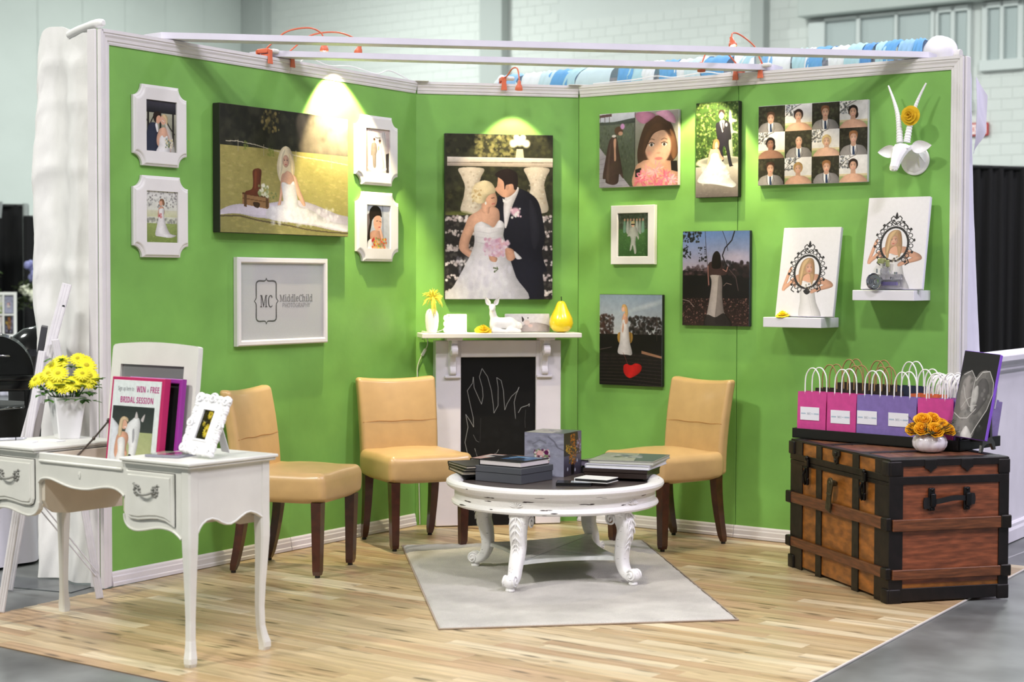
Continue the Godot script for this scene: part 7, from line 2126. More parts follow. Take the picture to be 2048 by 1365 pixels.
	for i in hp.size():
		var e := minf(i, hp.size() - 1 - i) / 6.0
		var hh := 0.024 if e < 0.7 else lerpf(0.024, 0.011, clampf((e - 0.7) / 0.6, 0, 1))
		if i == 0 or i == hp.size() - 1: hh = 0.008
		rings.append([hp[i] + Vector3(-0.004, -hh, 0), hp[i] + Vector3(-0.004, hh, 0), hp[i] + Vector3(0.004, hh, 0), hp[i] + Vector3(0.004, -hh, 0)])
	g.loft(rings, true, true, false)
	obj("handle", g, mat(Color(0.065, 0.055, 0.07), 0.5), t)
	for s in [0.193, 0.36]:
		g = G.new()
		g.rbox(Vector3(L + 0.006, 0.437, -s), Vector3(0.012, 0.098, 0.03), 0.005, 2); g.rbox(Vector3(L + 0.022, 0.435, -s), Vector3(0.012, 0.056, 0.024), 0.005, 2)
		g.ball(Vector3(L + 0.012, 0.478, -s), Vector3(0.007, 0.007, 0.007)); g.ball(Vector3(L + 0.012, 0.397, -s), Vector3(0.007, 0.007, 0.007))
		obj("handle_bracket", g, mat(Color(0.13, 0.13, 0.14), 0.35, {"metal": 0.7}), t)
	bags()
	roses_and_easel()

func paper_bag(c: Color, hc: Color, w: float, h: float, d: float) -> Node3D:
	var t := thing("gift_bag", "bag", "bag")
	var pm := mat(c, 0.7, {"vary": 0.08, "vs": 6.0, "bump": 0.02, "bf": 0.2})
	var g := G.new()
	# open-topped paper box with pinched gussets
	var out := [Vector3(-w / 2, 0, d / 2), Vector3(w / 2, 0, d / 2), Vector3(w / 2, 0, 0), Vector3(w / 2, 0, -d / 2), Vector3(-w / 2, 0, -d / 2), Vector3(-w / 2, 0, 0)]
	var r0 := []; var r1 := []; var r2 := []; var r3 := []
	for v in out:
		var pinch := 0.0 if v.z != 0 else 1.0
		r0.append(v); r1.append(v + UP * h * 0.3 - Vector3(signf(v.x) * 0.002 * pinch, 0, 0))
		r2.append(v * Vector3(1, 1, 0.85) + UP * h - Vector3(signf(v.x) * 0.022 * pinch, 0, 0))
		r3.append(v * Vector3(0.985, 1, 0.78) + UP * (h - 0.0) - Vector3(signf(v.x) * 0.022 * pinch, 0, 0))
	g.loft([r0, r1, r2], true, false, false)
	var q2 := r3.duplicate()
	var q0 := []
	for v in r3: q0.append(v - UP * h * 0.85)
	g.loft([q0, q2].map(func(r): var e: Array = r.duplicate(); e.reverse(); return e), true, false, false)
	for i in 6: g.quad(r2[i], r2[(i + 1) % 6], r3[(i + 1) % 6], r3[i])
	g.box(Vector3(0, 0.004, 0), Vector3(w - 0.002, 0.006, d - 0.002))
	obj("paper", g, pm, t)
	var hm := mat(hc, 0.75)
	for s in [-1.0, 1.0]:
		g = G.new()
		var z: float = s * d * 0.39
		g.tube(curve([Vector3(-0.04, h - 0.03, z), Vector3(-0.041, h + 0.02, z), Vector3(-0.037, h + 0.073, z), Vector3(-0.019, h + 0.105, z), Vector3(0, h + 0.113, z), Vector3(0.019, h + 0.105, z), Vector3(0.037, h + 0.073, z), Vector3(0.041, h + 0.02, z), Vector3(0.04, h - 0.03, z)], 3), 0.0031, 6)
		obj("handle", g, hm, t)
	return t

func bags():
	var b := frame(0.707, -0.707)
	var o := Transform3D(b, Vector3(1.352, 0.6105, -7.965))
	var tr := thing("tray", "long black open tray of gift bags on top of the trunk", "tray", o)
	var g := G.new()
	g.box(Vector3(0.435, 0.003, -0.17), Vector3(0.89, 0.006, 0.36), 0.001)
	for z in [0.007, -0.347]: g.box(Vector3(0.435, 0.024, z), Vector3(0.89, 0.045, 0.006), 0.001)
	for x in [-0.007, 0.877]: g.box(Vector3(x, 0.024, -0.17), Vector3(0.006, 0.045, 0.36), 0.001)
	obj("walls", g, mat(Color(0.02, 0.02, 0.022), 0.5), tr)
	var pink := Color(0.80, 0.26, 0.57); var lil := Color(0.50, 0.42, 0.70)
	var kraft := Color(0.60, 0.48, 0.31); var wht := Color(0.93, 0.93, 0.93)
	var protos := {}
	for k in [["pink", pink, wht], ["purple", lil, wht], ["brown", Color(0.13, 0.075, 0.06), kraft], ["navy", Color(0.1, 0.13, 0.24), wht], ["orange", Color(0.85, 0.42, 0.24), wht]]:
		protos[k[0]] = [paper_bag(k[1], k[2], 0.158, 0.215, 0.075), false]
	var put := func(kind: String, tf: Transform3D, label: String, group: String) -> Node3D:
		var p: Array = protos[kind]
		if not p[1]:
			p[1] = true
			p[0].transform = tf
			tag(p[0], label, "bag", group)
			return p[0]
		return dup(p[0], tf, label, group)
	var row := "gift bags with white handles in the front row"
	var labs := []
	for k in [["pink", 0.085, "pink gift bag with a white label, leftmost in the front row on the trunk"], ["pink", 0.252, "pink gift bag with a white label, second from the left on the trunk"], ["purple", 0.416, "purple gift bag with a white label beside the second pink bag"], ["purple", 0.572, "purple gift bag with a white label just left of the roses"], ["pink", 0.722, "pink gift bag partly hidden behind the yellow roses"], ["purple", 0.775, "purple gift bag at the right end of the front row, beside the veiled couple canvas"]]:
		var i := labs.size()
		var tf := o * Transform3D(Basis(UP, [0.03, 0.02, 0.01, 0.0, 0.35, -0.1][i]), Vector3(k[1], 0.0065, -0.045 - (0.02 if i == 4 else 0.0) - (0.075 if i == 5 else 0.0)))
		labs.append([put.call(k[0], tf, k[2], row), i])
	# bags behind
	var n := 0
	for k in [[0.1, -0.165, "brown"], [0.245, -0.16, "brown"], [0.39, -0.165, "brown"], [0.15, -0.255, "brown"], [0.31, -0.25, "brown"], [0.475, -0.262, "navy"], [0.64, -0.13, "orange"]]:
		var tf := o * Transform3D(Basis(UP, 0.05 * sin(n * 2.0)), Vector3(k[0], 0.0065 + (0.036 if k[1] < -0.2 else 0.012), k[1]))
		put.call(k[2], tf, ["dark brown gift bag with kraft handles standing behind the front row", "dark blue gift bag with white handles behind the purple bags", "orange gift bag with white handles behind the front row"][["brown", "navy", "orange"].find(k[2])], "" if k[2] != "brown" else "dark brown bags behind the front row")
		n += 1
	# flat-folded bags stood on edge, a thicket of white handles
	var flat := paper_bag(Color(0.62, 0.55, 0.78), wht, 0.155, 0.2, 0.008)
	for i in 22:
		var tf := o * Transform3D(Basis(UP, 1.15 + 0.03 * sin(i * 1.7)) * Basis(Vector3.RIGHT, 0.22), Vector3(0.565 + i * 0.0128, 0.008 + 0.004 * (i % 3), -0.255 - 0.006 * (i % 2)))
		if i == 0:
			flat.transform = tf
			tag(flat, "folded lilac bag in the tight row of white handles behind the roses", "bag", "folded lilac bags packed at the right of the tray")
		else: dup(flat, tf, "folded lilac bag in the tight row of white handles behind the roses", "folded lilac bags packed at the right of the tray")
	# labels on the front four
	for k in labs:
		if k[1] > 3: continue
		var m := obj("label", lab_mesh(), mat(Color(0.9, 0.9, 0.95), 0.5), k[0])
		m.position = Vector3([-0.008, -0.004, -0.022, -0.012][k[1]], [0.112, 0.106, 0.112, 0.112][k[1]], 0.0385)
		var ink := mat(Color(0.5, 0.55, 0.62), 0.6)
		letters("MC", 0.014, m, Vector3(-0.004, 0, 0.001), ink, "Droid Serif", 0.0004, "monogram")
		var gg := G.new()
		for s in [-0.035, 0.037]: gg.box(Vector3(s, 0, 0.0011), Vector3(0.026, 0.006, 0.0004))
		gg.box(Vector3(0.014, 0, 0.0011), Vector3(0.014, 0.002, 0.0004))
		obj("bar", gg, mat(Color(0.66, 0.73, 0.82), 0.6), m)

func lab_mesh() -> ArrayMesh:
	var g := G.new()
	g.box(Vector3.ZERO, Vector3(0.105, 0.062, 0.0016), 0.0003)
	return g.done()

func leaf(g: G, a: Vector3, dir: Vector3, ln: float, wd: float, droop := 0.2):
	var s := dir.cross(UP).normalized()
	if s.length() < 0.5: s = Vector3.RIGHT
	var up := s.cross(dir).normalized()
	g.grid(4, 2, func(u: float, v: float):
		return a + dir * ln * u + s * (v - 0.5) * 2.0 * wd * sin(PI * clampf(u * 0.94 + 0.05, 0, 1)) + up * (absf(v - 0.5) * wd * 0.6 - droop * ln * u * u))

func rose_head(t: Node3D, r: float, m: Material):
	var g := G.new()
	var lay := [[0.30, 3], [0.52, 4], [0.74, 5], [0.95, 6]]
	for k in 4:
		var f: float = lay[k][0]
		var n: int = lay[k][1]
		for i in n:
			var a := TAU * i / n + k * 0.9
			var wd := PI / n * 1.3
			g.grid(6, 5, func(u: float, v: float):
				var e := (u - 0.5) * 2.0
				var b := a + e * wd
				var rr := r * f * (0.5 + 0.5 * sin(minf(v * 1.15, 1.0) * PI * 0.5)) + r * 0.16 * f * smoothstep(0.72, 1.0, v) + r * 0.05 * e
				var y := r * (-0.55 + v * (1.5 - 0.62 * f) - 0.22 * e * e * v) - r * 0.12 * f * smoothstep(0.85, 1.0, v)
				return Vector3(cos(b) * rr, y, -sin(b) * rr), 0.001)
	g.ball(Vector3(0, -r * 0.1, 0), Vector3(r * 0.26, r * 0.85, r * 0.26), 10, 8)
	g.ball(Vector3(0, -r * 0.35, 0), Vector3(r * 0.62, r * 0.4, r * 0.62), 12, 6)
	obj("petals", g, m, t)

func roses_and_easel():
	var o := Transform3D(Basis.IDENTITY, Vector3(1.835, 0.6105, -7.33))
	var t := thing("pumpkin_vase", "round white ribbed pumpkin vase on the trunk holding yellow roses", "vase", o)
	var g := G.new()
	g.lathe([Vector2(0, 0), Vector2(0.044, 0), Vector2(0.062, 0.008), Vector2(0.074, 0.026), Vector2(0.0765, 0.045), Vector2(0.071, 0.062), Vector2(0.06, 0.073), Vector2(0.05, 0.077), Vector2(0.046, 0.072), Vector2(0.05, 0.05), Vector2(0, 0.05)], 72, Vector3.ZERO, 1.4, 0.2, 11, 0.06)
	obj("body", g, mat(Color(0.92, 0.9, 0.94), 0.18, {"coat": 0.6}), t)
	var ym := mat(Color(0.95, 0.70, 0.07), 0.6, {"back": Color(0.4, 0.25, 0.02)})
	var spots := [[-0.05, 0.105, 0.05], [0.015, 0.1, 0.07], [0.065, 0.115, 0.04], [-0.085, 0.1, 0.02], [-0.035, 0.14, 0.02], [0.022, 0.148, 0.0], [0.075, 0.12, -0.01], [-0.02, 0.135, -0.05], [0.04, 0.14, -0.045], [0.098, 0.1, 0.02]]
	var rl := ["yellow rose low at the front left of the bunch, above the vase rim", "yellow rose low in the front middle, facing out over the vase rim", "yellow rose low at the front right, above the vase rim", "yellow rose furthest to the left in the pumpkin vase",
		"yellow rose in the upper row, second from the left", "topmost yellow rose in the middle of the bunch", "yellow rose in the upper row towards the right", "yellow rose at the back left, half hidden by the upper row", "yellow rose at the back right, half hidden by the upper row", "yellow rose furthest to the right, next to the veiled couple canvas"]
	var first: Node3D
	for i in spots.size():
		var s: Array = spots[i]
		var d := Vector3(s[0] * 6.0, 0.8, s[2] * 5.0 + 0.75).normalized()
		var tf := o * Transform3D(Basis(Quaternion(UP, d)) * Basis(UP, i * 1.3).scaled(Vector3.ONE * (0.92 + 0.1 * sin(i * 2.1))), Vector3(s[0] * 0.84 - 0.006, s[1] - 0.002, s[2]))
		if i > 0:
			dup(first, tf, rl[i], "yellow roses in the pumpkin vase")
			continue
		first = thing("rose", rl[0], "flower", tf, "yellow roses in the pumpkin vase")
		rose_head(first, 0.034, ym)
		g = G.new()
		g.rod(Vector3(0, 0.0, 0), Vector3(0, -0.055, 0), 0.0025, 6)
		obj("stem", g, mat(Color(0.2, 0.3, 0.12), 0.6), first)
	t = thing("greenery", "feathery dark green sprigs tucked round the yellow roses", "foliage", o)
	g = G.new()
	for i in 44:
		var az := rng.randf() * TAU
		var el := rng.randf_range(0.05, 0.7)
		var d := Vector3(cos(az) * cos(el), sin(el), sin(az) * cos(el))
		if i < 6: d = Vector3(-0.85, 0.25 + 0.12 * i, 0.3).normalized()
		var a := Vector3(d.x * 0.03, 0.075, d.z * 0.03)
		var ln := rng.randf_range(0.07, 0.12)
		g.tube([a, a + d * ln], [0.0012, 0.0006], 4)
		for k in 8:
			for s in [-1.0, 1.0]:
				var q := a + d * ln * (0.3 + k * 0.09)
				var sd: Vector3 = (d * 0.7 + d.cross(UP).normalized() * s).normalized()
				g.tube([q, q + sd * 0.016], [0.0011, 0.0004], 4)
	obj("sprigs", g, mat(Color(0.16, 0.22, 0.13), 0.7), t)
	# black and white canvas with violet sides on a dark wooden stand
	var b := frame(0.94, 0.02)
	b = frame(0.80, -0.60) * Basis(Vector3.RIGHT, -0.22) * Basis(Vector3.BACK, -0.09)
	canvas_at(Transform3D(b, Vector3(2.05, 0.852, -7.36)), 0.165, 0.385, 0.03, pic_small("veil"), Color(0.55, 0.34, 0.85), "black and white kissing couple canvas with violet edges on the trunk")
	t = thing("display_stand", "dark wooden stand holding up the black and white canvas", "stand", Transform3D(frame(0.80, -0.60), Vector3(2.055, 0.6105, -7.395)))
	var dm := mat(Color(0.06, 0.03, 0.03), 0.3, {"coat": 0.3})
	g = G.new()
	for s in [-1.0, 1.0]:
		g.x = Transform3D(Basis(UP, PI / 2) , Vector3(s * 0.055 - 0.006, 0, 0))
		g.ext([Vector2(-0.09, 0), Vector2(-0.07, 0), Vector2(-0.055, 0.022), Vector2(-0.02, 0.032), Vector2(0.03, 0.03), Vector2(0.06, 0.0), Vector2(0.085, 0.0), Vector2(0.07, 0.035), Vector2(0.04, 0.055), Vector2(0.03, 0.2), Vector2(0.015, 0.2), Vector2(0.012, 0.06), Vector2(-0.05, 0.048), Vector2(-0.06, 0.07), Vector2(-0.075, 0.07), Vector2(-0.08, 0.03)], 0.012, 0.002)
	g.x = Transform3D.IDENTITY
	g.box(Vector3(0, 0.045, 0.0), Vector3(0.11, 0.016, 0.016), 0.002); g.box(Vector3(0, 0.18, -0.022), Vector3(0.11, 0.014, 0.012), 0.002)
	obj("frame", g, dm, t)

# ---- the writing desk in front on the left: x along its front (0 at the right corner), z out of its front
func desk():
	var o := Transform3D(frame(0.7986, -0.6018), Vector3(-1.118, 0, -5.80))
	var wm := mat(Color(0.87, 0.87, 0.845), 0.4, {"vary": 0.05, "vs": 1.2, "bump": 0.015, "bf": 0.15})
	var gap := mat(Color(0.1, 0.1, 0.09), 0.8)
	var t := thing("writing_desk", "cream painted writing desk with curved legs and a raised middle lid", "desk", o)
	var yt := 0.72
	var g := G.new()
	# tops of the two side sections, moulded edge
	for k in [[-0.347, 0.022], [-1.206, -0.837]]:
		g.box(Vector3((k[0] + k[1]) / 2, yt - 0.006, -0.194), Vector3(k[1] - k[0], 0.012, 0.436), 0.003)
		g.box(Vector3((k[0] + k[1]) / 2, yt - 0.017, -0.194), Vector3(k[1] - k[0] - 0.012, 0.011, 0.424), 0.004)
	obj("desktop", g, wm, t)
	# case fronts with shaped lower edges
	for m in [0, 1]:
		g = G.new()
		var sh := [Vector2(-0.347, 0.698), Vector2(-0.347, 0.51), Vector2(-0.343, 0.485), Vector2(-0.325, 0.466), Vector2(-0.30, 0.457), Vector2(-0.271, 0.456), Vector2(-0.23, 0.462), Vector2(-0.18, 0.472), Vector2(-0.142, 0.475), Vector2(-0.10, 0.471), Vector2(-0.07, 0.46), Vector2(-0.045, 0.444), Vector2(-0.045, 0.698)]
		if m:
			for i in sh.size(): sh[i].x = -1.184 - sh[i].x
			sh.reverse()
		g.ext(sh, 0.02, 0.0, -0.022)
		# applied bead along the lower edge
		var bd := []
		for v in (sh.slice(1, 12) if m == 0 else sh.slice(1, 12)): bd.append(Vector3(v.x, v.y + 0.004, 0.0))
		g.tube(curve(bd, 3), 0.0045, 6)
		obj("case_front", g, wm, t)
		# drawer front
		var dr := [Vector2(-0.326, 0.674), Vector2(-0.326, 0.525), Vector2(-0.318, 0.506), Vector2(-0.302, 0.499), Vector2(-0.26, 0.498), Vector2(-0.2, 0.506), Vector2(-0.16, 0.509), Vector2(-0.12, 0.505), Vector2(-0.076, 0.488), Vector2(-0.076, 0.674)]
		if m:
			for i in dr.size(): dr[i].x = -1.184 - dr[i].x
			dr.reverse()
		g = G.new()
		g.ext(dr, 0.012, 0.004, -0.002)
		g.ext(G.inset(dr, 0.013), 0.006, 0.003, 0.009)
		var dn := obj("drawer", g, wm, t)
		g = G.new()
		var edge := []
		for v in dr: edge.append(Vector3(v.x, v.y, -0.0005))
		edge.append(edge[0])
		g.tube(edge, 0.0022, 4)
		obj("drawer_gap", g, gap, t)
		# rococo pull
		var cx := -0.211 if m == 0 else -0.998
		g = G.new()
		for s in [-1.0, 1.0]:
			for i in 9:
				var a := i * 0.7
				g.ball(Vector3(cx + s * (0.047 + 0.014 * cos(a)), 0.608 + 0.017 * sin(a), 0.017), Vector3(0.0065, 0.005, 0.004), 8, 6)
			var sp := []
			for i in 16: sp.append(Vector3(cx + s * (0.047 + cos(i * 0.5) * (0.012 - i * 0.0005)), 0.608 + sin(i * 0.5) * (0.012 - i * 0.0005), 0.02))
			g.tube(sp, 0.003, 6)
			g.tube([Vector3(cx + s * 0.055, 0.622, 0.017), Vector3(cx + s * 0.062, 0.632, 0.018), Vector3(cx + s * 0.07, 0.628, 0.017)], [0.003, 0.004, 0.001], 6)
		g.tube(curve([Vector3(cx - 0.045, 0.607, 0.02), Vector3(cx - 0.022, 0.598, 0.03), Vector3(cx, 0.595, 0.032), Vector3(cx + 0.022, 0.598, 0.03), Vector3(cx + 0.045, 0.607, 0.02)]), 0.0045, 8)
		obj("handle", g, mat(Color(0.86, 0.86, 0.83), 0.35, {"vary": 0.75, "vs": 30.0, "vf": 0.03}), dn)
	# middle section: rail, shaped apron, keyhole plate
	g = G.new()
	g.box(Vector3(-0.592, 0.6905, -0.012), Vector3(0.49, 0.025, 0.022), 0.003)
	var ap := [Vector2(-0.837, 0.684), Vector2(-0.837, 0.585), Vector2(-0.822, 0.598), Vector2(-0.796, 0.604), Vector2(-0.76, 0.603), Vector2(-0.7, 0.59), Vector2(-0.65, 0.581), Vector2(-0.594, 0.578), Vector2(-0.54, 0.581), Vector2(-0.48, 0.592), Vector2(-0.432, 0.597), Vector2(-0.395, 0.594), Vector2(-0.365, 0.584), Vector2(-0.347, 0.572), Vector2(-0.347, 0.684)]
	g.ext(ap, 0.02, 0.0, -0.022)
	var bd2 := []
	for v in ap.slice(1, 14): bd2.append(Vector3(v.x, v.y + 0.005, 0.0))
	g.tube(curve(bd2, 3), 0.0045, 6)
	g.box(Vector3(-0.592, 0.673, 0.002), Vector3(0.478, 0.012, 0.012), 0.004)
	obj("apron", g, wm, t)
	g = G.new()
	g.ball(Vector3(-0.598, 0.633, -0.001), Vector3(0.008, 0.015, 0.004), 14, 8); g.ball(Vector3(-0.598, 0.636, 0.003), Vector3(0.003, 0.003, 0.002), 8, 5)
	obj("keyhole_plate", g, wm, t)
	# sides of the two cabinets, well floor, back
	g = G.new()
	for x in [-0.367, -0.837]:
		g.x = Transform3D(Basis(UP, PI / 2), Vector3(x, 0, 0))
		g.ext([Vector2(0.014, 0.698), Vector2(0.014, 0.52), Vector2(0.03, 0.49), Vector2(0.06, 0.47), Vector2(0.12, 0.462), Vector2(0.386, 0.462), Vector2(0.386, 0.698)], 0.02)
	g.x = Transform3D.IDENTITY
	for k in [[-0.352, -0.04], [-1.144, -0.832]]: g.box(Vector3((k[0] + k[1]) / 2, 0.5, -0.2), Vector3(k[1] - k[0], 0.012, 0.37))
	g.box(Vector3(-0.592, 0.613, -0.2), Vector3(0.452, 0.012, 0.372))
	g.ext([Vector2(-1.15, 0.698), Vector2(-1.15, 0.47), Vector2(-1.05, 0.45), Vector2(-0.86, 0.46), Vector2(-0.8, 0.52), Vector2(-0.7, 0.56), Vector2(-0.48, 0.56), Vector2(-0.4, 0.52), Vector2(-0.34, 0.46), Vector2(-0.14, 0.45), Vector2(-0.04, 0.47), Vector2(-0.04, 0.698)], 0.016, 0.0, -0.388)
	obj("carcass", g, mat(Color(0.84, 0.80, 0.74), 0.6, {"vary": 0.08}), t)
	# shaped end panels
	var ep := [Vector2(0.038, 0.698), Vector2(0.038, 0.466), Vector2(0.047, 0.482), Vector2(0.06, 0.496), Vector2(0.08, 0.507), Vector2(0.105, 0.51), Vector2(0.13, 0.503), Vector2(0.15, 0.492), Vector2(0.173, 0.483), Vector2(0.195, 0.481), Vector2(0.22, 0.489), Vector2(0.245, 0.502), Vector2(0.27, 0.513), Vector2(0.292, 0.515), Vector2(0.32, 0.506), Vector2(0.348, 0.49), Vector2(0.348, 0.698)]
	for x in [-0.014, -1.184]:
		g = G.new()
		g.x = Transform3D(Basis(UP, PI / 2), Vector3(x, 0, 0))
		g.ext(ep, 0.012, 0.0, 0.0)
		var eb := []
		for v in ep.slice(1, 16): eb.append(Vector3(v.x, v.y + 0.004, 0.012 if x > -0.5 else 0.0))
		g.tube(eb, 0.004, 6)
		obj("end_panel", g, wm, t)
	# legs: square post above, cabriole below
	for k in [[-0.022, -0.02, 1.0, 1.0], [-0.022, -0.368, 1.0, -1.0], [-1.162, -0.02, -1.0, 1.0], [-1.162, -0.368, -1.0, -1.0]]:
		var prof := [[0.698, 0.0, 0.023], [0.5, 0.0, 0.023], [0.46, 0.0005, 0.0235], [0.42, 0.001, 0.0225], [0.34, -0.001, 0.0195], [0.25, -0.004, 0.0165], [0.16, -0.006, 0.0145], [0.09, -0.004, 0.0145], [0.055, 0.001, 0.0165], [0.03, 0.006, 0.019], [0.012, 0.007, 0.0185], [0.0, 0.005, 0.016]]
		var rings := []
		for q in prof:
			var c := Vector3(k[0] + k[2] * q[1], q[0], k[1] + k[3] * q[1])
			var h: float = q[2]
			var e := h * 0.72
			rings.append([c + Vector3(-h, 0, e), c + Vector3(-e, 0, h), c + Vector3(e, 0, h), c + Vector3(h, 0, e), c + Vector3(h, 0, -e), c + Vector3(e, 0, -h), c + Vector3(-e, 0, -h), c + Vector3(-h, 0, -e)])
		rings.reverse()
		g = G.new()
		g.loft(rings, true, true, false)
		obj("leg", g, wm, t)
	# raised lid with a mirror let into it
	var lt := Transform3D(Basis(Vector3.RIGHT, -0.105), Vector3(-0.5935, 0.735, -0.335))
	g = G.new()
	g.x = lt
	var w2 := 0.246
	var mir := [Vector2(-0.192, 0.02), Vector2(0.172, 0.02), Vector2(0.172, 0.292), Vector2(-0.192, 0.292)]
	var bar := [[-w2, -0.192, -0.005, 0.345], [0.172, w2, -0.005, 0.345], [-0.192, 0.172, -0.005, 0.02]]
	for q in bar: g.box(Vector3((q[0] + q[1]) / 2, (q[2] + q[3]) / 2, 0), Vector3(q[1] - q[0], q[3] - q[2], 0.022))
	var cr := [Vector2(-0.192, 0.292), Vector2(0.172, 0.292), Vector2(0.172, 0.345), Vector2(w2, 0.345), Vector2(w2 - 0.002, 0.366), Vector2(w2 - 0.012, 0.37)]
	for i in 9:
		var u := i / 8.0
		cr.append(Vector2(lerpf(w2 - 0.04, -w2 + 0.04, u), 0.372 + 0.009 * sin(PI * u)))
	cr += [Vector2(-w2 + 0.012, 0.368), Vector2(-w2 + 0.002, 0.36), Vector2(-w2, 0.345), Vector2(-0.192, 0.345)]
	g.ext(cr, 0.022, 0.0, -0.011)
	g.box(Vector3(0, 0.18, -0.009), Vector3(0.42, 0.32, 0.004))
	var ld := obj("lid", g, wm, t)
	g = G.new()
	g.x = lt
	g.box(Vector3(-0.01, 0.156, -0.001), Vector3(0.366, 0.274, 0.003))
	obj("mirror", g, mat(Color(0.56, 0.565, 0.57), 0.25, {"metal": 0.4}), ld)
	g = G.new()
	g.tube(curve([Vector3(-0.832, 0.80, -0.33), Vector3(-0.826, 0.77, -0.29), Vector3(-0.822, 0.735, -0.245), Vector3(-0.815, 0.69, -0.18), Vector3(-0.814, 0.665, -0.15)], 3), 0.0042, 6)
	g.ball(Vector3(-0.813, 0.663, -0.147), Vector3(0.006, 0.012, 0.012), 8, 6); g.ball(Vector3(-0.83, 0.802, -0.328), Vector3(0.006, 0.01, 0.008), 8, 6); g.ball(Vector3(-0.823, 0.738, -0.25), Vector3(0.007, 0.008, 0.007), 8, 6)
	obj("lid_stay", g, mat(Color(0.35, 0.32, 0.29), 0.35, {"metal": 0.8}), t)
	g = G.new()
	g.box(Vector3(-0.42, 0.718, -0.335), Vector3(0.06, 0.02, 0.02), 0.003); g.box(Vector3(-0.76, 0.718, -0.335), Vector3(0.06, 0.02, 0.02), 0.003)
	obj("hinge", g, mat(Color(0.5, 0.47, 0.4), 0.4, {"metal": 0.7}), t)
	desk_things(o)

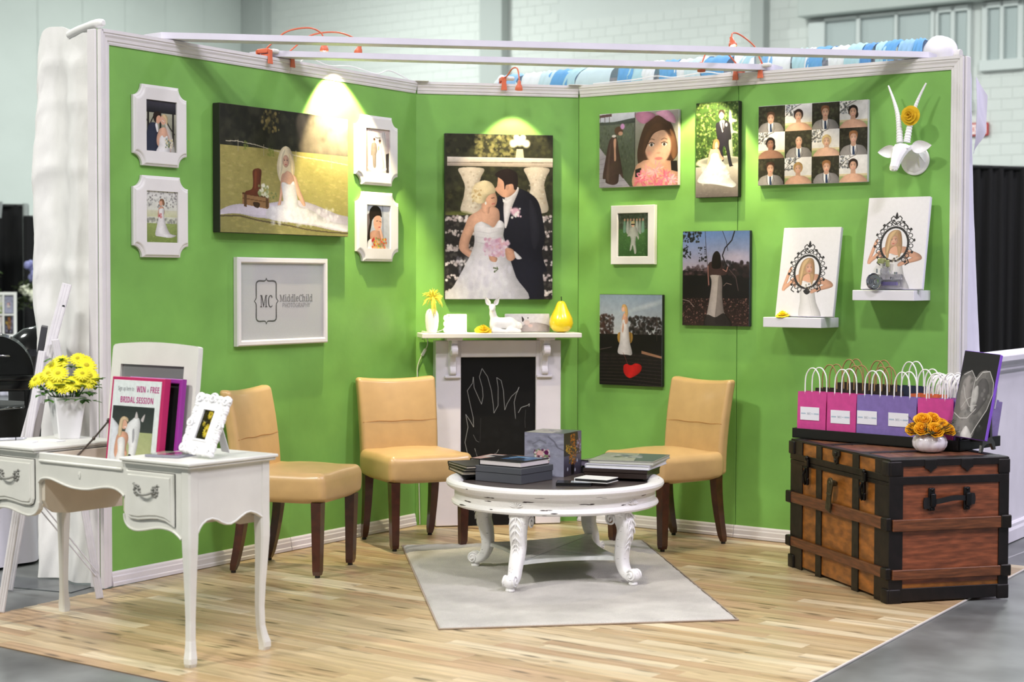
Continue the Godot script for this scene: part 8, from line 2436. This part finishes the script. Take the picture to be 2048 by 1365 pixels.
func desk_things(o: Transform3D):
	# sign-up poster and the plain canvas behind it
	var pt := o * Transform3D(Basis(Vector3.RIGHT, -0.12), Vector3(-0.566, 0.6245, -0.212))
	var t := thing("poster_canvas", "pink edged sign-up poster for a bridal session leaning in the desk well", "poster", pt)
	var g := G.new()
	var pk := mat(Color(0.70, 0.13, 0.36), 0.5)
	g.box(Vector3(0, 0.1815, -0.0165), Vector3(0.298, 0.363, 0.031), 0.0015)
	obj("wrapped_edge", g, pk, t)
	g = G.new()
	g.box(Vector3(-0.001, 0.177, 0.0), Vector3(0.272, 0.348, 0.002), 0.0004)
	obj("sheet", g, mat(Color(0.86, 0.89, 0.89), 0.5, {"vary": 0.07, "vs": 8.0}), t)
	g = G.new()
	g.quad(Vector3(-0.128, 0.022, 0.0017), Vector3(0.108, 0.022, 0.0017), Vector3(0.108, 0.252, 0.0017), Vector3(-0.128, 0.252, 0.0017))
	obj("print", g, print_mat(pic_small("horse"), 0.4), t)
	var ink := mat(Color(0.66, 0.2, 0.47), 0.5)
	var gi := mat(Color(0.52, 0.53, 0.55), 0.5)
	letters("Sign up here to", 0.022, t, Vector3(-0.063, 0.318, 0.0014), gi, "Droid Sans", 0.0005, "lettering", 0.62)
	letters("WIN", 0.032, t, Vector3(0.024, 0.318, 0.0014), ink, "Droid Sans", 0.0006, "lettering", 0.8, 700)
	letters("a", 0.02, t, Vector3(0.062, 0.316, 0.0014), gi, "Droid Sans")
	letters("FREE", 0.032, t, Vector3(0.1, 0.318, 0.0014), ink, "Droid Sans", 0.0006, "lettering", 0.72, 700)
	letters("BRIDAL SESSION", 0.032, t, Vector3(0.004, 0.276, 0.0014), ink, "Droid Sans", 0.0006, "lettering", 0.76, 700)
	t = thing("plain_canvas", "black backed canvas with violet sides standing behind the pink poster", "canvas", o * Transform3D(Basis(Vector3.RIGHT, -0.12), Vector3(-0.525, 0.6245, -0.272)))
	g = G.new()
	g.box(Vector3(0, 0.178, -0.006), Vector3(0.29, 0.356, 0.003))
	obj("back_board", g, mat(Color(0.04, 0.03, 0.05), 0.8), t)
	g = G.new()
	rails(g, 0.3, 0.36, 0.018, 0.022, -0.012)
	var fr := obj("wrapped_edge", g, mat(Color(0.55, 0.16, 0.55), 0.5), t)
	fr.position.y = 0.18
	# small baroque frame on an easel back
	var n := Vector3(-sin(0.62), 0, cos(0.62))
	var fb := Basis(UP.cross(n), UP, n)
	var w := o.origin + o.basis.x * -0.105 + o.basis.z * -0.13
	var ft := Transform3D(fb * Basis(Vector3.BACK, -0.07) * Basis(Vector3.RIGHT, -0.40), Vector3(w.x, 0.7285, w.z))
	t = thing("baroque_frame", "small ornate white frame with a picture of yellow flowers on the desk", "picture frame", ft)
	g = G.new()
	rails(g, 0.155, 0.215, 0.05, 0.014, 0.0, 0.004)
	var keep := g
	for k in [[1, 0.155, 0.215], [0, 0.155, 0.215]]: pass
	var outl := []
	for i in 20: outl.append(Vector3(-0.0775 + 0.155 * i / 19.0, -0.1075, 0))
	for i in 26: outl.append(Vector3(0.0775, -0.1075 + 0.215 * i / 25.0, 0))
	for i in 20: outl.append(Vector3(0.0775 - 0.155 * i / 19.0, 0.1075, 0))
	for i in 26: outl.append(Vector3(-0.0775, 0.1075 - 0.215 * i / 25.0, 0))
	for i in outl.size():
		var q: Vector3 = outl[i]
		var big := 1.0 + 0.5 * absf(sin(i * 0.75))
		g.ball(q * 0.96 + Vector3(0, 0, 0.009), Vector3(0.0075, 0.0075, 0.008) * big, 8, 6)
		if i % 3 == 0: g.ball(q * 0.86 + Vector3(0, 0, 0.013), Vector3(0.009, 0.009, 0.006), 8, 6)
	for c in [Vector3(-0.066, -0.095, 0), Vector3(0.066, -0.095, 0), Vector3(0.066, 0.095, 0), Vector3(-0.066, 0.095, 0), Vector3(0, 0.1, 0), Vector3(0, -0.1, 0), Vector3(-0.07, 0, 0), Vector3(0.07, 0, 0)]:
		var sp := []
		for i in 22: sp.append(c + Vector3(cos(i * 0.5) * (0.02 - i * 0.0008), sin(i * 0.5) * (0.02 - i * 0.0008), 0.014 + i * 0.0003))
		g.tube(sp, 0.0045, 6)
	rails(g, 0.07, 0.125, 0.008, 0.004, 0.013, 0.001)
	for f in [0]: g.x = Transform3D.IDENTITY
	var om := obj("moulding", g, mat(Color(0.94, 0.94, 0.95), 0.35, {"coat": 0.3}), t)
	om.position = Vector3(0, 0.1125, 0)
	g = G.new()
	g.quad(Vector3(-0.028, 0.056, 0.008), Vector3(0.028, 0.056, 0.008), Vector3(0.028, 0.169, 0.008), Vector3(-0.028, 0.169, 0.008))
	g.box(Vector3(0, 0.1125, 0.002), Vector3(0.12, 0.18, 0.004))
	obj("print", g, print_mat(pic_small("daisies"), 0.2), t)
	g = G.new()
	g.x = Transform3D(Basis(Vector3.RIGHT, 0.78), Vector3(0.02, 0.16, 0))
	g.ext([Vector2(-0.02, -0.154), Vector2(0.02, -0.154), Vector2(0.012, 0.0), Vector2(-0.012, 0.0)], 0.003, 0.0, -0.004)
	obj("easel_back", g, white, t)
	# flower pot, daisies, leaves
	var po := o * Transform3D(Basis(UP, -0.42), Vector3(-1.062, 0.7205, -0.31))
	t = thing("flower_pot", "tapered square white pot of yellow daisies on the left of the desk", "pot", po)
	g = G.new()
	var rr := []
	for k in [[0.0, 0.0405], [0.004, 0.042], [0.165, 0.062], [0.168, 0.0615], [0.168, 0.058], [0.14, 0.055]]:
		var h: float = k[1]
		var e := h - 0.004
		rr.append([Vector3(-e, k[0], h), Vector3(e, k[0], h), Vector3(h, k[0], e), Vector3(h, k[0], -e), Vector3(e, k[0], -h), Vector3(-e, k[0], -h), Vector3(-h, k[0], -e), Vector3(-h, k[0], e)])
	g.loft(rr, true, true, false)
	obj("body", g, mat(Color(0.9, 0.9, 0.91), 0.25, {"coat": 0.3}), t)
	g = G.new()
	g.box(Vector3(0, 0.139, 0), Vector3(0.11, 0.004, 0.11))
	obj("soil", g, mat(Color(0.16, 0.2, 0.1), 0.9), t)
	var ym := mat(Color(0.93, 0.90, 0.13), 0.55, {"back": Color(0.55, 0.5, 0.08)})
	var gm := mat(Color(0.25, 0.42, 0.14), 0.55, {"back": Color(0.12, 0.25, 0.05)})
	# heads: x, height, z, tilt direction
	var fo := Transform3D(Basis.IDENTITY, po.origin)
	var heads := [[-0.118, 0.235, 0.02, -0.9], [-0.088, 0.247, 0.03, -0.7], [-0.06, 0.262, 0.045, -0.4], [-0.017, 0.262, 0.06, 0.0], [-0.03, 0.228, 0.075, -0.1], [0.043, 0.226, 0.075, 0.25], [0.012, 0.212, 0.08, 0.0], [0.1, 0.252, 0.03, 0.8], [0.098, 0.228, 0.045, 0.6], [-0.035, 0.302, -0.02, -0.3], [0.037, 0.318, -0.03, 0.1], [0.078, 0.291, -0.005, 0.6], [0.06, 0.308, -0.045, 0.3], [-0.06, 0.285, 0.0, -0.6], [0.075, 0.262, 0.05, 0.4]]
	var dl := ["yellow daisy furthest to the left in the white pot", "yellow daisy next to the leftmost one in the white pot", "yellow daisy at the left of the bunch, above the two outermost ones", "large open yellow daisy in the middle of the bunch facing forward",
		"yellow daisy low in the middle, just above the left half of the pot rim", "yellow daisy low in front, just above the right half of the pot rim", "lowest yellow daisy, hanging over the middle of the pot rim", "yellow daisy furthest to the right in the white pot",
		"yellow daisy just below the rightmost one in the white pot", "yellow daisy at the upper left of the bunch", "topmost yellow daisy of the bunch", "yellow daisy at the upper right of the bunch, facing right",
		"yellow daisy behind the topmost one in the white pot", "yellow daisy at the left behind the large open one", "yellow daisy between the rightmost and the middle ones"]
	var first: Node3D
	for i in heads.size():
		var q: Array = heads[i]
		var d := Vector3(q[3] * 0.7, 0.75, 0.75).normalized()
		var tf := fo * Transform3D(Basis(Quaternion(UP, d)) * Basis(UP, i * 0.9).scaled(Vector3.ONE * (0.95 + 0.12 * sin(i * 3.0))), Vector3(q[0], q[1], q[2]))
		if i > 0:
			dup(first, tf, dl[i], "yellow daisies in the white pot")
			continue
		first = thing("daisy", dl[0], "flower", tf, "yellow daisies in the white pot")
		g = G.new()
		for ly in 2:
			for k in 15:
				var a := TAU * k / 15 + ly * 0.2
				var dd := Vector3(cos(a), 0, sin(a))
				g.grid(4, 2, func(u: float, v: float):
					return dd * (0.008 + 0.037 * u * (1.0 - 0.12 * ly)) + Vector3(-dd.z, 0, dd.x) * (v - 0.5) * 0.012 * sin(PI * clampf(u * 0.8 + 0.2, 0, 1)) + UP * (0.004 * ly + 0.006 * u - 0.012 * u * u - 0.003 * absf(v - 0.5)), 0.0006)
		obj("petals", g, ym, first)
		g = G.new()
		g.ball(Vector3(0, 0.003, 0), Vector3(0.0105, 0.006, 0.0105), 12, 8)
		obj("eye", g, mat(Color(0.72, 0.66, 0.08), 0.8, {"bump": 0.2, "bf": 0.6}), first)
	t = thing("daisy_leaves", "green stems and lobed leaves of the daisies in the white pot", "foliage", fo)
	g = G.new()
	for q in heads: g.tube(curve([Vector3(q[0] * 0.25, 0.135, q[2] * 0.2), Vector3(q[0] * 0.6, 0.18, q[2] * 0.5), Vector3(q[0], q[1] - 0.004, q[2] - 0.002)], 4), 0.0022, 6)
	obj("stems", g, gm, t)
	g = G.new()
	for i in 75:
		var az := rng.randf() * TAU
		var r := rng.randf_range(0.03, 0.12)
		var q := Vector3(cos(az) * r, rng.randf_range(0.16, 0.26) - r * 0.15, sin(az) * r * 0.7 + 0.01)
		if i < 10: q = [Vector3(0.128, 0.214, 0.03), Vector3(0.148, 0.239, 0.02), Vector3(0.125, 0.205, 0.03), Vector3(-0.078, 0.184, 0.05), Vector3(-0.088, 0.175, 0.06), Vector3(-0.065, 0.315, 0.0), Vector3(0.02, 0.29, 0.03), Vector3(-0.02, 0.315, -0.02), Vector3(0.085, 0.185, 0.06), Vector3(0.05, 0.285, 0.02)][i]
		for k in 3:
			var d := Vector3(cos(az + k * 1.3 - 1.3), rng.randf_range(-0.3, 0.4), sin(az + k * 1.3 - 1.3)).normalized()
			leaf(g, q, d, rng.randf_range(0.022, 0.034), 0.009)
	obj("leaves", g, gm, t)
	# pen, cards, disc case
	g = G.new()
	g.x = o * Transform3D(Basis(UP, -0.4), Vector3(-1.16, 0.7205, -0.10))
	g.tube([Vector3(0, 0.006, 0.08), Vector3(0, 0.006, 0.072), Vector3(0, 0.006, 0.0), Vector3(0, 0.006, -0.05), Vector3(0, 0.006, -0.066), Vector3(0, 0.006, -0.074)], [0.003, 0.0058, 0.006, 0.0058, 0.0045, 0.001], 10)
	var pen := obj("pen", g, mat(Color(0.80, 0.81, 0.84), 0.2, {"metal": 0.4}))
	tag(pen, "silver white ballpoint pen lying at the left end of the desk", "pen")
	g = G.new()
	g.x = o * Transform3D(Basis(UP, -0.4), Vector3(-1.16, 0.7205, -0.10))
	g.box(Vector3(0.0, 0.0125, -0.02), Vector3(0.003, 0.001, 0.04)); g.rod(Vector3(0, 0.006, -0.028), Vector3(0, 0.006, -0.032), 0.0066, 10)
	obj("clip", g, mat(Color(0.3, 0.3, 0.32), 0.25, {"metal": 0.9}), pen)
	for k in [[-1.055, -0.10, 0.5, "white card lying flat on the desk in front of the flower pot"], [-1.01, -0.20, 0.15, "white card beside the foot of the flower pot"]]:
		g = G.new()
		g.box(Vector3(0, 0.002, 0), Vector3(0.088, 0.004, 0.052), 0.0003)
		var c := obj("business_card", g, mat(Color(0.93, 0.93, 0.95), 0.5))
		c.transform = o * Transform3D(Basis(UP, k[2]), Vector3(k[0], 0.7202, k[1]))
		tag(c, k[3], "card", "white cards on the desk")
	t = thing("disc_case", "flat disc case with a pink and grey cover lying on the right of the desk", "case", Transform3D(frame(0.93, -0.36), Vector3(-1.228, 0.7203, -6.02)))
	g = G.new()
	g.box(Vector3(0, 0.005, 0), Vector3(0.14, 0.01, 0.125), 0.0015)
	obj("case", g, mat(Color(0.55, 0.55, 0.6), 0.15), t)
	g = G.new()
	g.quad(Vector3(-0.066, 0.0106, 0.058), Vector3(0.066, 0.0106, 0.058), Vector3(0.066, 0.0106, -0.058), Vector3(-0.066, 0.0106, -0.058))
	obj("cover_picture", g, print_mat(cover_pic(5), 0.12), t)

# ---- the aisle and the booths far off on the left
func left_background():
	# white folding easel with a dark board, behind the desk
	var t := thing("easel", "white wooden tripod easel standing behind the desk", "easel")
	var em := mat(Color(0.86, 0.85, 0.87), 0.45, {"vary": 0.08, "vs": 3.0})
	var apex := Vector3(-1.975, 1.05, -7.13)
	var strut := func(a: Vector3, b: Vector3, w: float, d: float, nm: String):
		var y := (b - a).normalized()
		var x := y.cross(Vector3(0.25, 0, 1)).normalized()
		var g := G.new()
		g.x = Transform3D(Basis(x, y, x.cross(y)), (a + b) / 2)
		g.box(Vector3.ZERO, Vector3(w, a.distance_to(b), d), 0.003)
		for s in [-0.28, 0.0, 0.28]: g.box(Vector3(s * w, 0, d / 2), Vector3(w * 0.18, a.distance_to(b) - 0.01, 0.002), 0.0005)
		obj(nm, g, em, t)
	strut.call(Vector3(-2.075, 0.0, -6.76), apex + Vector3(-0.02, 0.0, 0.02), 0.032, 0.018, "leg")
	strut.call(Vector3(-1.746, 0.0, -7.068), apex + Vector3(0.03, 0.05, 0), 0.032, 0.018, "leg")
	strut.call(Vector3(-2.189, 0.0, -7.26), apex + Vector3(0.0, 0.02, -0.04), 0.032, 0.018, "leg")
	strut.call(Vector3(-2.045, 0.68, -7.02), Vector3(-1.925, 1.335, -7.25), 0.042, 0.02, "mast")
	var g := G.new()
	g.rod(Vector3(-2.03, 0.46, -6.98), Vector3(-1.762, 0.1, -7.06), 0.003, 6); g.rod(Vector3(-2.02, 0.49, -6.97), Vector3(-1.758, 0.12, -7.06), 0.003, 6)
	obj("stay", g, em, t)
	g = G.new()
	g.rod(Vector3(-1.93, 1.24, -7.23), Vector3(-1.93, 1.24, -7.208), 0.006, 8)
	obj("wing_nut", g, mat(Color(0.3, 0.3, 0.32), 0.4, {"metal": 0.8}), t)
	var bb := Basis(Vector3.BACK, -0.165)
	g = G.new()
	g.box(Vector3.ZERO, Vector3(0.028, 0.48, 0.24), 0.002)
	var bd := obj("display_board", g, mat(Color(0.25, 0.25, 0.27), 0.5))
	bd.transform = Transform3D(Basis(Vector3(0.965, 0, -0.262), UP, Vector3(0.262, 0, 0.965)) * bb, Vector3(-2.072, 0.915, -7.28))
	tag(bd, "dark grey display board seen edge on, resting on the white easel", "board")
	g = G.new()
	g.box(Vector3.ZERO, Vector3(0.03, 0.46, 0.22), 0.002)
	bd = obj("display_board", g, mat(Color(0.6, 0.58, 0.58), 0.5))
	bd.transform = Transform3D(Basis(Vector3(0.965, 0, -0.262), UP, Vector3(0.262, 0, 0.965)) * bb, Vector3(-2.04, 0.885, -7.29))
	tag(bd, "pale grey display board stacked behind the dark one on the easel", "board")
	g = G.new()
	g.x = Transform3D(frame(0.85, -0.35), Vector3(-2.1, -0.004, -7.42))
	g.box(Vector3(0, 0, 0), Vector3(0.5, 0.004, 0.22), 0.001)
	tag(obj("floor_sheet", g, mat(Color(0.34, 0.36, 0.37), 0.3)), "thin dark sheet lying on the concrete under the white drape", "sheet")
	# covered round table with a black overcloth and chafing dish
	var cx := Vector3(-2.72, 0, -8.1)
	t = thing("round_table", "round table with a white skirt and black overcloth at the left edge", "table", Transform3D(Basis.IDENTITY, cx))
	var dr := func(r0: float, r1: float, top: float, low: float, n: int, amp: float) -> G:
		var q := G.new()
		q.grid(120, 10, func(u: float, v: float):
			var a := u * TAU
			var rr := lerpf(r1, r0, v) + amp * sin(a * n) * (1.0 - v)
			return Vector3(cos(a) * rr, lerpf(low, top, v), -sin(a) * rr))
		q.lathe([Vector2(r0, top), Vector2(0, top + 0.001)], 60)
		return q
	obj("skirt", dr.call(0.40, 0.455, 0.725, 0.008, 15, 0.012), mat(Color(0.88, 0.87, 0.94), 0.8, {"rim": 0.2}), t)
	obj("overcloth", dr.call(0.42, 0.44, 0.74, 0.46, 13, 0.015), mat(Color(0.025, 0.027, 0.032), 0.8, {"rim": 0.15}), t)
	t = thing("chafing_dish", "black roll top chafing dish on the black covered table at the left edge", "chafing dish", Transform3D(Basis(UP, 0.28), Vector3(-2.475, 0.742, -8.02)))
	var cm := mat(Color(0.012, 0.012, 0.014), 0.12, {"coat": 0.5})
	g = G.new()
	g.x = Transform3D(Basis(Vector3.RIGHT, -PI / 2), Vector3(0, 0.165, 0.2))
	var half := arc(Vector2.ZERO, 0.175, 0, 180, 28)
	var rA := []; var rB := []
	for v in half:
		rA.append(Vector3(v.x, v.y * 1.05 + 0.165, 0.2)); rB.append(Vector3(v.x, v.y * 1.05 + 0.165, -0.2))
	g.x = Transform3D.IDENTITY
	g.loft([rA, rB], true, true, true)
	obj("roll_lid", g, cm, t)
	g = G.new()
	g.rbox(Vector3(0, 0.15, 0), Vector3(0.40, 0.03, 0.44), 0.008, 2); g.rbox(Vector3(0, 0.115, 0), Vector3(0.35, 0.06, 0.38), 0.012, 2)
	obj("pan", g, cm, t)
	for s in [-1.0, 1.0]:
		for z in [-0.17, 0.17]:
			g = G.new()
			g.box(Vector3(s * 0.15, 0.05, z), Vector3(0.035, 0.1, 0.035), 0.004); g.ball(Vector3(s * 0.15, 0.009, z), Vector3(0.012, 0.009, 0.012))
			obj("leg", g, cm, t)
	g = G.new()
	g.tube(curve([Vector3(-0.07, 0.25, 0.2), Vector3(-0.06, 0.255, 0.235), Vector3(0, 0.257, 0.245), Vector3(0.06, 0.255, 0.235), Vector3(0.07, 0.25, 0.2)]), 0.006, 8)
	g.ball(Vector3(0.02, 0.347, 0.02), Vector3(0.012, 0.007, 0.012)); g.ball(Vector3(0.07, 0.335, 0.03), Vector3(0.01, 0.007, 0.01))
	obj("handle", g, mat(Color(0.75, 0.75, 0.78), 0.15, {"metal": 1.0}), t)
	for i in 2:
		g = G.new()
		g.x = Transform3D(Basis(UP, 1.2 + 0.15 * i), Vector3(-2.36 - 0.03 * i, 0.748, -7.83 - 0.02 * i))
		g.rod(Vector3(-0.08, 0, 0), Vector3(0.05, 0, 0), 0.0035, 6)
		g.ball(Vector3(0.07, 0, 0), Vector3(0.028, 0.005, 0.018))
		tag(obj("serving_spoon", g, mat(Color(0.8, 0.8, 0.82), 0.2, {"metal": 1.0})), ["steel serving spoon lying on the black cloth, nearer the chafing dish", "steel serving spoon on the black cloth, the one further to the front"][i], "spoon", "spoons on the black cloth")
	# far stands
	var far := mat(Color(0.025, 0.027, 0.035), 0.85)
	pleats("black_drape", "black pipe and drape backdrop at the far left behind the window frame display", Vector3(-9.0, 0, -20.2), Vector3(-6.08, 0, -21.1), 2.28, 14, far)
	pleats("black_drape", "narrow black drape just left of the white booth drape, far behind", Vector3(-6.0, 0, -20.6), Vector3(-5.1, 0, -20.9), 2.12, 5, far)
	g = G.new()
	g.rod(Vector3(-6.06, 0, -20.9), Vector3(-6.06, 2.29, -20.9), 0.035, 12)
	tag(obj("drape_pole", g, mat(Color(0.66, 0.69, 0.68), 0.4)), "pale upright pole between the far black drapes", "pole")
	g = G.new()
	g.rod(Vector3(-6.29, 2.1, -20.6), Vector3(-6.27, 2.3, -20.6), 0.02, 8)
	tag(obj("drape_bracket", g, mat(Color(0.6, 0.62, 0.62), 0.4)), "small pale bracket on top of the far left drape", "bracket")
	t = thing("window_shutter", "cream shutter with louvres hanging at the left edge by the far black drape", "shutter", Transform3D(Basis.IDENTITY, Vector3(-6.42, 1.72, -20.2)))
	var cm2 := mat(Color(0.80, 0.78, 0.72), 0.6)
	g = G.new()
	rails(g, 0.44, 0.5, 0.1, 0.04)
	obj("frame", g, cm2, t)
	for i in 9:
		g = G.new()
		g.box(Vector3(0, -0.14 + i * 0.035, 0.016), Vector3(0.25, 0.026, 0.01), 0.002)
		obj("slat", g, mat(Color(0.42, 0.38, 0.44), 0.7), t)
	t = thing("lilac_curtain", "pale lilac curtain edge hanging from the far left drape", "curtain")
	g = G.new()
	g.grid(12, 8, func(u: float, v: float): return Vector3(-6.62 + u * 0.26 * (0.6 + 0.4 * v), 1.75 + v * 0.4, -20.35 + 0.02 * sin(u * 20)), 0.004)
	obj("cloth", g, mat(Color(0.6, 0.56, 0.66), 0.8), t)
	# old window used as a picture frame
	var wt := Transform3D(Basis(UP, 0.25) * Basis(Vector3.RIGHT, -0.12), Vector3(-5.93, 0.93, -19.6))
	t = thing("window_frame_display", "white old window sash filled with photos leaning on the far table", "picture frame", wt)
	g = G.new()
	rails(g, 0.26, 0.53, 0.035, 0.03)
	g.box(Vector3(-0.02, 0, 0.015), Vector3(0.02, 0.48, 0.024), 0.003); g.box(Vector3(0, 0.0, 0.015), Vector3(0.22, 0.02, 0.024), 0.003)
	obj("sash", g, mat(Color(0.88, 0.88, 0.86), 0.5), t)
	for k in [[-0.07, 0.12, 0.075, 0.2, "meadow"], [0.045, 0.12, 0.1, 0.2, "bouquet"], [-0.07, -0.12, 0.075, 0.2, "doorway"], [0.045, -0.12, 0.1, 0.2, "wildflowers"]]:
		g = G.new()
		var a: float = k[2] / 2; var c: float = k[3] / 2
		g.quad(Vector3(k[0] - a, k[1] - c, 0.01), Vector3(k[0] + a, k[1] - c, 0.01), Vector3(k[0] + a, k[1] + c, 0.01), Vector3(k[0] - a, k[1] + c, 0.01))
		g.box(Vector3(k[0], k[1], 0.004), Vector3(k[2], k[3], 0.008))
		obj("photo", g, print_mat(pic_small(k[4]), 0.5), t)
	# far white table, ivy, bouquet
	t = thing("far_table", "white skirted table under the window frame display in the far booth", "table", Transform3D(Basis.IDENTITY, Vector3(-5.65, 0, -19.7)))
	g = G.new()
	g.grid(60, 6, func(u: float, v: float): return Vector3(-0.45 + u * 0.9, 0.64 * v, 0.3 + 0.025 * sin(u * 70.0) * (1.0 - 0.6 * v)), 0.01)
	g.box(Vector3(0, 0.645, 0), Vector3(0.94, 0.012, 0.62), 0.004)
	obj("cloth", g, mat(Color(0.86, 0.86, 0.92), 0.8), t)
	t = thing("ivy_garland", "green ivy garland trailing down left of the window frame display", "foliage", Transform3D(Basis.IDENTITY, Vector3(-6.22, 0.5, -20.0)))
	g = G.new()
	g.tube([Vector3(0, 0.95, 0), Vector3(0.02, 0.5, 0.02), Vector3(0.07, 0.0, 0.0)], 0.01, 6)
	for i in 150:
		var u := rng.randf()
		var a := rng.randf() * TAU
		var q := Vector3(0.07 * u * u, 0.95 - u * 0.95, 0) + Vector3(cos(a), 0, sin(a)) * rng.randf() * 0.09
		leaf(g, q, Vector3(cos(a), rng.randf_range(-0.6, 0.2), sin(a)).normalized(), 0.07, 0.025)
	obj("leaves", g, mat(Color(0.33, 0.42, 0.22), 0.6), t)
	t = thing("far_bouquet", "cream and lilac bouquet at the far booth beside the white drape", "flowers", Transform3D(Basis.IDENTITY, Vector3(-5.78, 1.18, -20.0)))
	g = G.new()
	for i in 12: g.ball(Vector3(rng.randf_range(-0.08, 0.1), rng.randf_range(-0.08, 0.08), rng.randf_range(-0.06, 0.06)), Vector3(0.05, 0.045, 0.05), 10, 7)
	obj("cream_roses", g, mat(Color(0.88, 0.89, 0.80), 0.8), t)
	g = G.new()
	for i in 12: g.ball(Vector3(rng.randf_range(-0.02, 0.14), rng.randf_range(0.12, 0.36), rng.randf_range(-0.05, 0.05)), Vector3(0.04, 0.05, 0.04), 10, 7)
	obj("lilac_blooms", g, mat(Color(0.55, 0.56, 0.75), 0.8), t)
	g = G.new()
	for i in 40: leaf(g, Vector3(rng.randf_range(-0.1, 0.1), rng.randf_range(-0.2, 0.1), 0.02), Vector3(rng.randf_range(-1, 1), rng.randf_range(-0.4, 0.6), 0.3).normalized(), 0.12, 0.03)
	obj("leaves", g, mat(Color(0.25, 0.3, 0.16), 0.7), t)
	t = thing("black_tub", "black rounded tub behind the table, at the edge of the white drape", "tub", Transform3D(Basis.IDENTITY, Vector3(-2.72, 0.62, -9.6)))
	g = G.new()
	g.lathe([Vector2(0, 0.3), Vector2(0.17, 0.3), Vector2(0.18, 0.34), Vector2(0.15, 0.4), Vector2(0.08, 0.45), Vector2(0, 0.47)], 32, Vector3.ZERO, 0.5)
	obj("lid", g, cm, t)
	g = G.new()
	g.lathe([Vector2(0, -0.62), Vector2(0.16, -0.62), Vector2(0.165, 0.25), Vector2(0.17, 0.3), Vector2(0, 0.3)], 32, Vector3.ZERO, 0.5)
	obj("stand", g, mat(Color(0.05, 0.052, 0.06), 0.7), t)
